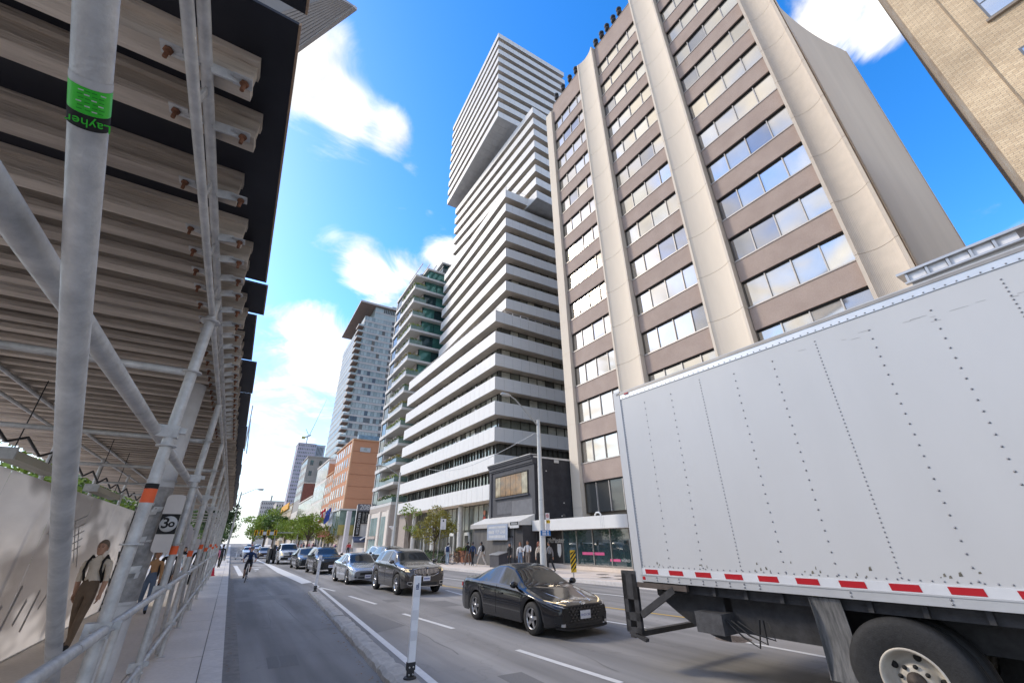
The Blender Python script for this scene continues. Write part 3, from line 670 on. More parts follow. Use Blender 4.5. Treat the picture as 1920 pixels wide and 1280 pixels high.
hoard = thing('hoarding', 'dark plywood shopfront hoarding under a white awning below the black building', 'hoarding', (19, 33, .14))
m_ply = M('charcoal_ply', (.12, .115, .11), .8, 0, .25, 2.5, .2, 30, stretch=(1, 1, .2))
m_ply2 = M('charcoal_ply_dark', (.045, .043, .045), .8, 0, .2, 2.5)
XH = 18.75
for i in range(6):
    a = 30.2+i*1.17
    MB().box(XH, XH+.04, a+.006, a+1.164, .14, 3.02).build('plywood_sheet', m_ply, hoard)
MB().box(XH, XH+1.3, 37.22, 37.27, .14, 3.02).build('plywood_sheet', m_ply, hoard)
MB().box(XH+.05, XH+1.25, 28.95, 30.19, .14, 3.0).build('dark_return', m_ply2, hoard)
MB().box(XH-.03, XH, 30.4, 31.2, .14, 2.2).build('door', m_blk3, hoard); MB().box(XH-.05, XH, 30.3, 31.3, 2.2, 2.3).build('door_head', m_ply2, hoard)
mw = M('awning_vinyl', (.62, .60, .56), .6, 0, .08, 2)
MB().prism([(XH-.25, 37.3, 3.05), (XH-.25, 37.3, 3.3), (XK2-.02, 37.3, 3.85), (XK2-.02, 37.3, 3.05)], (0, -8.3, 0)).build('awning', mw, hoard)
MB().box(XH-.28, XH-.252, 29.0, 37.3, 2.95, 3.28).build('valance', M('awning_grey', (.42, .40, .38), .6, 0, .1, 2), hoard)
lease = thing('lease_sign', 'blue-grey FOR LEASE board with white lettering on the plywood hoarding', 'sign', (XH-.3, 32.3, 2.5))
sy0, sy1, sz0, sz1 = 30.6, 33.95, 2.05, 3.2
MB().box(XH-.34, XH-.30, sy0, sy1, sz0, sz1).build('board', M('sign_bluegrey', (.30, .34, .42), .5, 0, .05, 2), lease)
m_lw = M('letter_white', (.8, .8, .78), .5)
text('lettering', 'FOR LEASE', .33, m_lw, lease, (XH-.345, 31.70, 2.62), FACE_STREET, .004, bold=.012)
random.seed(51)
for (z_, h_, ya, yb) in ((2.62, .26, 32.75, 33.7), (2.98, .17, 30.85, 33.7), (2.29, .21, 30.95, 33.6)):      # lines too blurred to read
    yy = ya
    while yy < yb-.05:
        w_ = random.uniform(.09, .17); MB().box(XH-.346, XH-.341, yy, min(yb, yy+w_), z_-h_/2, z_+h_/2*random.uniform(.6, 1)).build('blurred_letter', m_lw, lease); yy += w_+.03
for (a, b_, z) in ((sy0+.25, sy1-.25, 2.80), (sy0+.25, sy1-.25, 2.12)): MB().box(XH-.348, XH-.341, a, b_, z, z+.018).build('rule', m_lw, lease)
MB().box(XH-.35, XH-.30, sy0-.03, sy1+.03, sz0-.03, sz0).build('frame', M('frame_alu', (.6, .6, .6), .4, .6), lease)
st = thing('name_board', 'small white board with black name strip at the awning end', 'sign', (XH-.3, 29.6, 3.1))
MB().box(XH-.33, XH-.29, 28.98, 30.25, 2.85, 3.33).build('board', m_lw, st); MB().box(XH-.336, XH-.331, 29.02, 30.2, 3.06, 3.28).build('strip', m_dark, st)
[MB().box(XH-.342, XH-.337, 29.15+q*.15, 29.26+q*.15, 3.11, 3.22).build('blurred_letter', m_rail, st) for q in range(6)]

# ================================================================ one-storey shop with white canopy
shop = thing('canopy_shop', 'one-storey glazed shop with a long white canopy at the foot of the beige slab', 'shop', (21, 24, .14))
m_can = M('canopy_white', (.64, .63, .61), .45, 0, .04, .8, .05, 6)
XC = 19.6
pts = [(XC, 28.85)]; 
for i in range(9): a = math.pi/2*i/8; pts.append((XC+.7-.7*math.cos(a), 19.9-.7*math.sin(a)+.0))
pts += [(XC+4.2, 19.2), (XC+4.2, 28.85)]
MB().prism([(x, y, 2.62) for x, y in pts], (0, 0, .74)).build('canopy', m_can, shop)
for dy in (.9, 1.05, 1.2): MB().box(XC-.006, XC, 19.95+dy, 19.97+dy, 2.63, 3.35).build('canopy_seam', M('seam_grey', (.45, .45, .45), .5), shop)
MB().box(21.0, 23.7, 19.6, 28.8, .1, .42).build('plinth', m_conc_r, shop)
m_shopg = M('shop_glass', (.03, .055, .06), .03, .0, .5, .4, spec=.95, ior=1.7)
ys = [20.2, 21.9, 23.6, 25.3, 26.9]
for i in range(4): MB().box(21.02, 21.06, ys[i]+.03, ys[i+1]-.03, .45, 2.60).build('shop_window', m_shopg, shop)
for yy in ys: MB().box(20.96, 21.1, yy-.035, yy+.035, .42, 2.62).build('window_post', M('steel_grey', (.35, .33, .30), .4, .7), shop)
MB().box(20.95, 21.12, 20.15, 26.95, .40, .47).build('window_sill', M('steel_grey'), shop)
MB().box(21.02, 23.6, 26.94, 28.8, .42, 2.6).build('dark_fascia', M('fascia_black', (.035, .032, .03), .4, 0, .2, 1), shop)
MB().box(21.2, 23.6, 19.6, 20.1, .42, 2.6).build('end_wall', M('fascia_black'), shop)
MB().box(20.9, 21.15, 19.75, 20.05, .14, 2.62).build('corner_post', M('fascia_black'), shop)
text('shop_letters', 'McMaster', .52, M('letter_silver', (.62, .60, .56), .4, .3), shop, (20.98, 27.75, 1.95), FACE_STREET, .02)
sh = [(0, 1.72), (.22, 1.72), (.22, 1.25), (.16, 1.02), (0, .82), (-.16, 1.02), (-.22, 1.25), (-.22, 1.72)]
MB().prism([(20.96, 27.35+a, b_) for a, b_ in sh], (.05, 0, 0)).build('shield', M('shield_cream', (.66, .64, .60), .5), shop)
mp_ = M('pink_film', (.62, .10, .24), .4)
MB().box(21.005, 21.018, 22.6, 24.8, 1.05, 1.22).build('pink_band', mp_, shop); MB().box(21.005, 21.018, 21.2, 22.1, .72, .86).build('pink_band', mp_, shop)
text('window_lettering', 'WORLD', .2, m_lw, shop, (21.01, 20.75, .79), FACE_STREET, .003)
# interior backdrop of the shop: pale column and floor items
MB().box(22.2, 22.5, 25.6, 25.95, .42, 2.6).build('column', M('column_pale', (.5, .5, .47), .6), shop)
vent = MB().tube([(20.5, 22.6, 3.36), (20.5, 22.6, 3.5), (20.5, 22.45, 3.62), (20.5, 22.2, 3.62), (20.5, 22.05, 3.5), (20.5, 22.05, 3.36)], .05, 8).build('roof_pipe', M('pipe_white', (.7, .7, .68), .5), shop)
MB().tube([(20.4, 25.9, 3.36), (20.4, 25.9, 3.6), (20.4, 25.8, 3.66), (20.4, 25.7, 3.6), (20.4, 25.7, 3.45)], .05, 8).build('roof_pipe', m_blackp, shop)
# ================================================================ foliage helper
m_leafg = M('leaf_green', (.13, .21, .045), .6, 0, 0, 1.2, col2=(.055, .11, .022), spec=.3)
m_leafl = M('leaf_lime', (.30, .40, .05), .6, 0, 0, 1.0, col2=(.14, .22, .03), spec=.3)
m_leafy = M('leaf_yellow', (.38, .31, .06), .6, 0, 0, 1.6, col2=(.15, .16, .035), spec=.3)
m_leafd = M('leaf_dark', (.035, .07, .02), .6, 0, 0, 1.0, col2=(.015, .035, .012), spec=.3)
m_bark = M('bark', (.10, .075, .055), .9, 0, .3, 12, .6, 30)
def leaves(mb, c, rx, ry, rz, n, size, shell=.55):
    for _ in range(n):
        while True:
            d = Vector((random.gauss(0, 1), random.gauss(0, 1), random.gauss(0, 1)))
            if d.length > 1e-3: break
        d.normalize(); t = random.uniform(shell, 1)**.6
        p = Vector((c[0]+d.x*rx*t, c[1]+d.y*ry*t, c[2]+d.z*rz*t))
        a = Vector((random.gauss(0, 1), random.gauss(0, 1), random.gauss(0, .6))).normalized(); b = a.cross(Vector((random.gauss(0, 1), random.gauss(0, 1), random.gauss(0, 1)))).normalized()
        s = size*random.uniform(.6, 1.35)
        mb.add([p-a*s, p+b*s*.55, p+a*s, p-b*s*.55], [(0, 1, 2, 3)])
def tree(name, loc, h, r, mat, label, group, n=1500, size=.16, trunk_h=None, tr=.16, clumps=14, seed=1):
    random.seed(seed)
    x, y, z = loc; t = thing(name, label, 'tree', loc, 0, group); th = trunk_h or h*.35
    tk = MB(); tk.tube([(x, y, z-.1), (x+.05, y, z+th*.6), (x, y+.05, z+th)], [tr*1.25, tr, tr*.8], 8)
    cr = MB(); cz = z+th+(h-th)*.5
    for k in range(clumps):
        a = 2*math.pi*k/clumps*2.4+random.uniform(-.4, .4); rr = r*random.uniform(.15, .72); zz = z+th*.85+(h-th)*random.uniform(.12, .88)
        sc = math.sin(math.pi*min(1, max(.0, (zz-z-th*.7)/(h-th*.7))))*.6+.45
        c = (x+rr*math.cos(a)*sc*1.2, y+rr*math.sin(a)*sc*1.2, zz); q = r*random.uniform(.30, .52)
        leaves(cr, c, q, q, q*.72, n//clumps, size, .35)
        tk.tube([(x, y, z+th*random.uniform(.7, 1)), ((x+c[0])/2, (y+c[1])/2, (z+th+c[2])/2+.1), c], [tr*.5, tr*.3, tr*.1], 5)
    tk.build('trunk', m_bark, t); cr.build('crown', mat, t, fix=False); random.seed(seed+99)
    return t

# ================================================================ generic block with real windows
def win_mesh(name, w, h, mat, axis): 
    d = .06
    return box_mesh(name, d if axis == 'x' else w, w if axis == 'x' else d, h, mat)
def block(name, label, x0, x1, y0, y1, zb, zt, wall, front=None, side=None, gl=None, cat='building', parapet=.5, base=None):
    """front faces -X, side faces -Y. front/side: (columns, rows, window width share, window height share)"""
    t = thing(name, label, cat, ((x0+x1)/2, (y0+y1)/2, 0))
    MB().box(x0, x1, y0, y1, .05, zt).build('wall', wall, t)
    MB().box(x0-.25, x1+.1, y0-.25, y1+.25, zt, zt+parapet).build('parapet', base or wall, t)
    gl = gl or [m_glass, m_p3]
    for axis, spec in (('x', front), ('y', side)):
        if not spec: continue
        nc, nr, sw, sh = spec[:4]; L_ = (y1-y0) if axis == 'x' else (x1-x0); cw = L_/nc; rh = (zt-zb)/nr
        mes = [win_mesh('window', cw*sw, rh*sh, g_, axis) for g_ in gl]
        fr = win_mesh('frame', cw*sw*1.18, rh*sh*1.14, spec[4], axis) if len(spec) > 4 and spec[4] else None
        for i in range(nc):
            for j in range(nr):
                zc = zb+rh*(j+.5); u = (i+.5)*cw
                c = Vector((x0-.02, y0+u, zc)) if axis == 'x' else Vector((x0+u, y0-.02, zc))
                w_ = share('window', random.choice(mes), t, c-t.location-(Vector((.025, 0, 0)) if axis == 'x' else Vector((0, .025, 0))))
                if fr: share('frame', fr, w_, (.018, 0, 0) if axis == 'x' else (0, .018, 0))
    return t

# ================================================================ apartment house with planted balconies
m_slabw = M('slab_white', (.60, .585, .56), .6, 0, .05, 1.2)
m_slabg = M('slab_grey', (.42, .40, .38), .6, 0, .06, 1.2)
m_ggl = M('green_glass', (.035, .13, .115), .05, .35, .5, .5, spec=.9, col2=(.10, .28, .24))
m_ggl2 = M('dark_teal_glass', (.02, .05, .055), .04, .2, .3, .5, spec=.9)
m_stone = M('cream_stone', (.66, .60, .53), .7, 0, .06, 2)
m_stone2 = M('taupe_stone', (.40, .35, .31), .7, 0, .1, 2)
mh = thing('balcony_house', 'slim apartment house with pale slabs, teal glass and planted balconies', 'building', (28, 78, 0))
MX, MY0, MY1 = 21.0, 72.0, 85.0; PZ = 3.235; Z0 = 7.85; NS = 15
MB().box(MX+2.4, MX+20, MY0+1.2, MY1-.1, .1, Z0+PZ*14).build('core', m_ggl2, mh)
MB().box(MX+.3, MX+3, MY1-3.6, MY1-3.15, Z0-1, Z0+PZ*14).build('pier', m_slabg, mh); MB().box(MX+.1, MX+3, MY1-.45, MY1, Z0-1, Z0+PZ*14).build('pier', m_slabg, mh)
random.seed(5)
for k in range(NS):
    z = Z0+PZ*k
    MB().box(MX, MX+20, MY0, MY1-3.2, z-.42, z).build('slab', m_slabw, mh)
    MB().box(MX-.03, MX+2, MY1-3.2, MY1+.02, z-.55, z+.1).build('spandrel', m_slabw, mh)
    if k == NS-1: break
    # narrow windows of the left bay
    for j in range(2): MB().box(MX+.2, MX+.3, MY1-3.1+j*1.3, MY1-1.9+j*1.3, z+.12, z+PZ-.56).build('window', m_ggl2, mh)
    # glass wall panels facing the side street
    for j in range(6):
        a = MX+2.6+j*2.6; MB().box(a+.05, a+2.5, MY0+1.1, MY0+1.2, z+.02, z+PZ-.43).build('glass_panel', m_ggl if (j+k) % 3 else m_ggl2, mh)
    # recessed wall behind the balcony
    MB().box(MX+2.2, MX+2.4, MY0+1.2, MY1-3.6, z, z+PZ-.42).build('balcony_wall', m_stone2, mh)
    # balustrade glass
    MB().box(MX+.10, MX+.14, MY0+.12, MY1-3.7, z+.05, z+.95).build('balustrade', m_ggl2 if k < 3 else M('balustrade_pale', (.42, .43, .42), .3, .2, .1), mh)
    MB().box(MX+.14, MX+2.7, MY0+.10, MY0+.14, z+.05, z+.95).build('balustrade', M('balustrade_teal', (.16, .24, .22), .15, .2, .2), mh)
    lf = MB(); 
    for q in range(9):
        yy = MY0+.4+q*.95
        leaves(lf, (MX+.16, yy, z+.98), .42, .62, .34, 44, .13, .2)
    for q in range(3): leaves(lf, (MX+.6+q*.7, MY0+.2, z+1.0), .45, .36, .3, 36, .13, .2)
    fl = MB()
    for q in range(60): yy = MY0+.3+random.random()*8.4; p = (MX-.2+random.random()*.5, yy, z+.85+random.random()*.45); fl.cbox(p, .12, .12, .09)
    ORD = ['first', 'second', 'third', 'fourth', 'fifth', 'sixth', 'seventh', 'eighth', 'ninth', 'tenth', 'eleventh', 'twelfth', 'thirteenth', 'fourteenth']
    fb = thing('flower_box', 'trailing flowering plants on the %s balcony above the stone base of the slim house' % ORD[k], 'plants', (MX+.3, MY0+4, z+.0), 0, 'flower boxes on the balconies')
    MB().box(MX+.15, MX+.5, MY0+.2, MY1-3.8, z+.55, z+.9).build('planter', m_slabw, fb); lf.build('foliage', [m_leafg, m_leafl, m_leafy][k % 3], fb, fix=False); fl.build('flowers', M('pale_flower', (.66, .58, .54), .7, 0, .4, 3), fb)
# base
MB().box(MX+.02, MX+18, MY0+.05, MY1, .1, Z0-1.2).build('base_wall', m_stone, mh); MB().box(MX-.05, MX+18, MY0-.03, MY1+.02, Z0-1.2, Z0-.45).build('base_band', m_stone2, mh)
MB().box(MX+.0, MX+18, MY0, MY0+.049, .1, Z0-1.2).build('side_stone', m_stone2, mh)
for (a, b_, z0, z1) in ((79.2, 83.4, 2.9, 5.8), (79.2, 83.4, .3, 2.4), (74.3, 76.8, .3, 5.8)):
    MB().box(MX-.02, MX+.02, a, b_, z0, z1).build('window', M('pale_teal_glass', (.35, .48, .46), .08, .3, .2, .6, spec=.8), mh)
    for q in range(1, 3): MB().box(MX-.04, MX-.021, a+(b_-a)*q/3-.04, a+(b_-a)*q/3+.04, z0, z1).build('mullion', m_slabg, mh)
MB().box(MX-.25, MX-.03, 78.8, 83.8, 2.42, 2.85).build('band', m_stone2, mh)
for yy in (84.4, 77.6, 72.6): MB().box(MX-.22, MX, yy-.55, yy+.55, .1, Z0-1.2).build('pilaster', m_stone, mh)
# set-back top storeys
zt = Z0+PZ*14
MB().box(MX+3.5, MX+19, MY0+2.2, MY1-2.5, zt, zt+3.4).build('penthouse', m_ggl, mh); MB().box(MX+3, MX+19.5, MY0+1.8, MY1-2, zt+3.4, zt+3.8).build('slab', m_slabw, mh)
MB().box(MX+7, MX+19, MY0+3.0, MY1-4, zt+3.8, zt+7).build('penthouse', m_ggl2, mh); MB().box(MX+6.5, MX+19.5, MY0+2.6, MY1-3.5, zt+7, zt+7.35).build('slab', m_slabw, mh)
for i in range(5): MB().bar((MX+1.5+i*1.6, MY0+1, zt+3.9+i*.35), (MX+1.5+i*1.6, MY1-3, zt+3.9+i*.35), .12, .2).build('pergola_beam', m_slabg, mh)
lf = MB()
for q in range(12): leaves(lf, (MX+.9+random.random()*1.5, MY0+1+q*.6, zt+.6), .6, .5, .6, 45, .16, .2)
tag(lf.build('roof_shrubs', m_leafd, fix=False), 'dark green shrubs on the roof terrace of the slim balcony house', 'shrubs')

# ================================================================ number 208: grey fin, black sign tower, awning
b208 = thing('sign_building', 'small pale shopfront with grey fin wall and dark blue awning next to the balcony house', 'building', (22, 90, 0))
ys = 88.0
L0 = gy(670, 944, ys); 
MB().box(22.0, 30, 86, 99, .1, 7.0).build('wall', m_slabw, b208)
f0, f1 = gy(640, 1030, 93).x, gy(655, 1030, 93).x
MB().box(f0+.2, f0+.95, 93, 94.2, .1, gy(655, 957, 93).z).build('fin_wall', M('fin_grey', (.50, .48, .50), .5, 0, .06, 1), b208)
zb, ztp = gy(668, 1004, ys).z, L0.z
xa, xb = gy(668, 975, ys).x-.05, gy(694, 960, ys).x
MB().box(xa, xb, ys+.3, ys+.8, 1.0, ztp-.2).build('backing', m_slabw, b208)
MB().prism([(xa-.2, ys, 2.6), (xb, ys, 2.6), (xb, ys-1.6, 1.9), (xa-.2, ys-1.6, 1.9)], (0, 0, .3)).build('awning', M('navy_awning', (.05, .07, .13), .7), b208)
MB().prism([(xa+.9, ys-1.2, 2.5), (xb+.6, ys-1.2, 3.6), (xb+.6, ys-1.5, 3.6), (xa+.9, ys-1.5, 2.2)], (0, .2, 0)).build('pale_awning', mw, b208)
s208 = thing('sign_tower', 'dark address sign with white 208 over a vertical RIDE CYCLE CLUB strip', 'sign', ((xa+xb)/2, ys, 2.6))
zs = gy(680, 957.5, ys).z
MB().box(xa, xb, ys, ys+.25, zs, ztp).build('number_board', M('sign_grey', (.13, .13, .15), .5), s208)
text('number', '208', (ztp-zs)*1.02, m_lw, s208, ((xa+xb)/2+.1, ys-.02, (zs+ztp)/2), FACE_BACK, .02, bold=.02)
xm = xa+(xb-xa)*.40
MB().box(xa, xm-.03, ys-.01, ys+.22, zb, zs-.02).build('name_strip', m_dark, s208)
text('name', 'RIDE CYCLE CLUB', (xm-xa)*.56, m_lw, s208, ((xa+xm)/2, ys-.03, (zb+zs)/2), (R(90), R(90), 0), .01, bold=.012, sx=(zs-zb)*.92/((xm-xa)*.56*8.6))
zl = gy(680, 981, ys).z
MB().box(xm, xb, ys-.01, ys+.22, zl, zs-.02).build('tenant_board', m_dark, s208)
for i in range(2):
    for j in range(9): MB().box(xm+.12+i*.62, xm+.12+i*.62+random.uniform(.2, .45), ys-.02, ys-.011, zl+.15+j*(zs-zl-.3)/9, zl+.15+j*(zs-zl-.3)/9+.09).build('tenant_line', M('sign_line', (.32, .31, .28), .6), s208)
# glazed box between 208 and the orange hotel
gb = thing('glass_box', 'greenish mirrored glass box on a pale recess beside the orange hotel', 'building', (21, 104, 0))
MB().box(18.6, 30, 100.5, 108.5, 3.3, 8.2).build('glass_wall', M('green_mirror', (.22, .30, .27), .08, .5, 0, .5, col2=(.10, .17, .15), spec=.9), gb)
MB().box(18.58, 30.1, 100.4, 100.5, 3.3, 5.3).build('painted_reflection', M('reflection_amber', (.42, .34, .10), .1, .4, 0, .7, col2=(.20, .22, .08), spec=.8), gb)  # orange reflection in the glass, painted on as an amber sheet
for i in range(5): MB().box(18.55, 18.61, 100.6+i*1.9, 100.66+i*1.9, 3.3, 8.2).build('mullion', m_rail, gb)
MB().box(19.5, 30, 101, 108.4, .1, 3.3).build('recess_wall', m_stone, gb); MB().box(18.3, 30, 100.2, 108.7, 8.2, 8.5).build('coping', m_slabw, gb)

# ================================================================ orange hotel
m_or = M('orange_render', (.56, .26, .14), .8, 0, .05, .3, .1, 20, v2=.5, vs2=.08)
m_orf = M('orange_pale', (.62, .36, .21), .8, 0, .06, .5)
hot = block('orange_hotel', 'orange rendered hotel with grouped windows and a small white sign on its blank side', 21, 44, 110.3, 132, 8.5, 25.4, m_or, (7, 5, .45, .62, m_stone), None, [m_ggl2, m_p3], 'hotel', .3, m_orf)
for k in range(1, 6): MB().box(21.1, 44, 110.24, 110.3, 8.6+k*2.8, 8.66+k*2.8).build('joint', M('joint_orange', (.36, .16, .09), .9), hot)
MB().box(20.8, 21, 110.3, 111.4, .1, 25.6).build('corner_strip', m_orf, hot)
c0, c1 = gy(676, 838, 110.2), gy(694, 848, 110.2)
hs = MB().box(c0.x, c1.x, 110.12, 110.24, c1.z, c0.z).build('sign_board', m_lw, hot); MB().cbox(((c0.x+c1.x)/2, 110.1, (c0.z+c1.z)/2+.15), .8, .03, .6).build('emblem', M('emblem_grey', (.38, .40, .36), .6), hs)
MB().box(22, 43, 110.5, 112, 25.7, 26.9).build('roof_screen', M('blue_screen', (.22, .33, .42), .5, 0, .3, 2), hot)
hot2 = block('orange_hotel_wing', 'lower stepped wing of the orange hotel with pale window surrounds', 21, 40, 132.1, 143.5, 8.5, 20.2, m_or, (4, 4, .45, .62, m_stone), None, [m_ggl2, m_p3], 'hotel', .3, m_orf)
MB().box(20.4, 30, 111, 143, .1, 7.4).build('arcade', m_stone, hot2)
for i in range(6): MB().box(20.35, 20.42, 112.5+i*5, 115.5+i*5, .3, 5.5).build('arcade_window', m_glass, hot2)
MB().box(18.6, 20.4, 120, 128, 3.2, 4.4).build('red_canopy', M('red_fade', (.60, .22, .15), .7, 0, .2, 1), hot2)
# white-framed hall with orange side
m_wf = M('pale_frame', (.72, .66, .60), .7, 0, .05, 1)
hall = block('framed_hall', 'pale stone hall with a grid of tall windows and an orange side wall', 21, 42, 144.2, 167, 2, 25.5, m_wf, (9, 4, .62, .86), None, [m_p3, m_glassg], 'building', .4)
MB().box(21.2, 42.1, 144.05, 144.2, .2, 24.4).build('orange_side', m_or, hall)
for k in range(1, 5): MB().box(21.2, 42, 144.0, 144.05, 2+k*4.6, 2.1+k*4.6).build('joint', M('joint_orange'), hall)
block('framed_hall_wing', 'lower pale wing of the tall-windowed hall with narrow window bays', 21, 40, 167.2, 205, 1, 16.5, m_wf, (13, 3, .6, .85), None, [m_p3, m_glassg], 'building', .4)
# red and grey block
m_gry = M('grey_stone', (.36, .34, .32), .8, 0, .1, .5)
rg = block('brick_top_block', 'grey stone block with dark red brick storey behind the pale hall', 21, 46, 205.5, 228, 18, 36, m_gry, (7, 5, .45, .6), (7, 4, .35, .45), [m_glass, m_p3], 'building', .6)
MB().box(21.3, 46, 205.3, 205.5, 15, 25).build('brick_face', M('dark_red_brick', (.25, .095, .07), .85, 0, .15, 1.5), rg); MB().box(21, 46, 205.2, 205.5, 25, 25.5).build('band', m_stone, rg)
MB().box(20.8, 45, 205.4, 228, .1, 14).build('lower_storeys', m_stone, rg)
# sand coloured block with an orange banner
sand = block('sand_block', 'sand coloured block with a bright orange roof banner', 21, 44, 232, 285, 2, 18.5, M('sand_stone', (.55, .45, .34), .8, 0, .08, .4), (11, 4, .35, .5), (6, 4, .35, .5), [m_glass, m_p3], 'building', .4)
pA, pB = gx(531, 950, 20.9), gx(541, 944, 20.9)
MB().box(20.4, 20.8, 246, 285, 17.2, 20.2).build('banner', M('orange_banner', (.80, .38, .02), .6), sand)

# ================================================================ slim grey apartment tower with oversailing roof
m_ob1 = M('ob_glass', (.21, .26, .265), .3, .1, .25, .25, spec=.4); m_ob2 = M('ob_glass_pale', (.33, .385, .385), .35, .05, .12, .3, spec=.4); m_ob3 = M('ob_glass_dark', (.05, .055, .06), .06, .2, .2, .3, spec=.8); m_ob4 = M('ob_blind', (.27, .31, .31), .3, .1, .2, .6)
m_obs = M('ob_slab', (.42, .40, .385), .6, 0, .06, .3)
ob = thing('glass_tower', 'grey glass apartment tower with stacked corner balconies and a wide oversailing roof', 'tower', (38, 195, 0))
OX0, OX1, OY0, OY1, OZ = 30.0, 45.0, 176.0, 224.0, 96.0
MB().box(OX0, OX1, OY0+.05, OY1, 10, OZ).build('core', m_ob1, ob)
NF = 29; PH = 2.95; OB = OZ-NF*PH
mes = {m: [box_mesh('pane', w_, .16, 1.75, m) for w_ in (1.0,)][0] for m in (m_ob1, m_ob2, m_ob3, m_ob4)}
random.seed(11)
for k in range(NF):
    z = OB+k*PH
    MB().box(OX0-.05, OX1-2.6, OY0-.12, OY0+.05, z, z+.85).build('slab_band', m_obs, ob)
    MB().box(OX0-.12, OX0+.05, OY0, OY1, z, z+.85).build('slab_band', m_obs, ob)
    MB().box(OX0-.06, OX0, OY0+.3, OY1-.3, z+.9, z+PH-.05).build('front_glazing', m_ob2 if k % 3 else m_ob1, ob)
    for j in range(9):
        a = OX0+.5+j*1.33; r_ = random.random()
        mm = m_ob2 if r_ < .36 else m_ob4 if r_ < .66 else m_ob1 if r_ < .9 else m_ob3
        if 4 <= k <= 12 and 0 <= j <= 4 and r_ > .55: mm = m_ob3
        share('pane', mes[mm], ob, Vector((a+.6, OY0-.02, z+1.9))-ob.location, (0, 0, 0), (1.22, 1, 1.12))
    # right end loggia, left corner balcony
    MB().box(OX1-2.6, OX1, OY0-.2, OY0+.05, z+.1, z+1.2).build('loggia_parapet', m_obs, ob); MB().box(OX1-2.5, OX1-.1, OY0-.04, OY0+.06, z+1.2, z+PH).build('loggia_void', m_ob3, ob)
    if k < NF-1: MB().box(OX0-2.4, OX0-.1, OY0-.5, OY0+5, z-.1, z+.2).build('balcony_floor', M('balcony_brown', (.24, .18, .15), .8), ob); MB().box(OX0-2.45, OX0-.1, OY0-.55, OY0-.45, z+.2, z+1.0).build('balcony_front', m_ob2, ob); MB().box(OX0-2.45, OX0-2.38, OY0-.45, OY0+5, z+.2, z+1.0).build('balcony_front', m_obs, ob)
MB().box(OX0+4, OX1+2, OY0+.4, OY1-4, OZ, OZ+6.2).build('crown_storeys', m_ob2, ob)
for k in range(2): MB().box(OX0+3.9, OX1+2.1, OY0+.3, OY0+.4, OZ+k*3.1, OZ+k*3.1+.6).build('slab_band', m_obs, ob)
for j in range(9): MB().box(OX0+8+j*.85, OX0+8.5+j*.85, OY0+.2, OY0+.32, OZ+3.9, OZ+5.8).build('louvre', m_ob3, ob)
MB().box(OX0-3.2, OX1+2, OY0-.8, OY1-5, OZ+6.3, OZ+7.2).build('oversailing_roof', m_obs, ob)
MB().box(OX0-3.1, OX1+1.9, OY0-.7, OY1-5.1, OZ+6.2, OZ+6.3).build('roof_soffit', M('soffit_brown', (.26, .19, .16), .8), ob)
MB().box(OX0+12, OX1+2, OY0+2, OY0+14, OZ+7.2, OZ+9.5).build('plant_room', m_ob2, ob)

# ================================================================ far towers
m_pur = M('mauve_panel', (.36, .34, .40), .7, 0, .05, .1); 
pt = block('mauve_tower', 'mauve-grey high-rise under construction with even rows of windows', 32.6, 47.4, 420, 440, 20, 83, m_pur, None, (10, 20, .55, .42), [m_glass, m_ob3], 'tower', .6)
pt2 = block('slatted_tower', 'pale blue-grey tower with vertical fins beside the mauve high-rise', 47.6, 56, 424, 440, 20, 83.5, M('blue_grey_panel', (.42, .46, .52), .6, 0, .05, .1), None, None, None, 'tower', .3)
for i in range(5): MB().box(49+i*1.2, 49.5+i*1.2, 423.6, 424, 74, 82).build('fin_gap', m_ob3, pt2)
cr = thing('tower_crane', 'thin luffing tower crane above the mauve high-rise', 'crane', (42, 430, 83))
m_cr = M('crane_steel', (.45, .45, .42), .5, .3)
yC = 430
cb = gy(577, 818, yC); MB().tube([(cb.x, yC, 83), (cb.x, yC, cb.z)], .5, 6).build('mast', m_cr, cr)
MB().tube([gy(567, 821, yC), gy(583, 815.5, yC)], .7, 6).build('counter_jib', m_cr, cr); MB().cbox(gy(569, 820, yC), 3, 2, 2).build('counterweight', M('crane_yellow', (.45, .38, .12), .6), cr)
MB().tube([gy(580, 816, yC), gy(613, 748, yC)], [.4, .2], 5).build('jib', m_cr, cr); MB().tube([gy(579, 816, yC), gy(574, 804, yC)], .3, 5).build('a_frame', m_cr, cr)
block('far_block', 'far grey office block with rooftop chimney at the end of the street', 24, 52, 700, 740, 5, 54, M('far_grey', (.42, .40, .38), .8, 0, .05, .05), None, (12, 9, .45, .5), [m_glass, m_ob3], 'building', 1)
MB().box(34, 36, 700, 702, 55, 62).build('chimney', m_gry, bpy.data.objects['far_block'])
block('far_stepped_block', 'far pale stepped block in front of the grey office block', 34, 60, 560, 600, 5, 42, M('far_pale', (.50, .46, .42), .8, 0, .05, .05), None, (10, 7, .5, .5), [m_glass, m_ob3], 'building', 1)
block('far_left_block', 'far low block on the left side of the street end', -60, -14, 480, 520, 3, 20, M('far_grey'), None, (14, 4, .5, .5), [m_glass, m_ob3], 'building', .6)
# museum wing beyond the left pavement trees
block('left_stone_block', 'long low stone block behind the trees on the left pavement', -60, -9, 110, 330, 2, 13, m_stone2, None, (8, 3, .4, .6), [m_glass], 'building', .6)

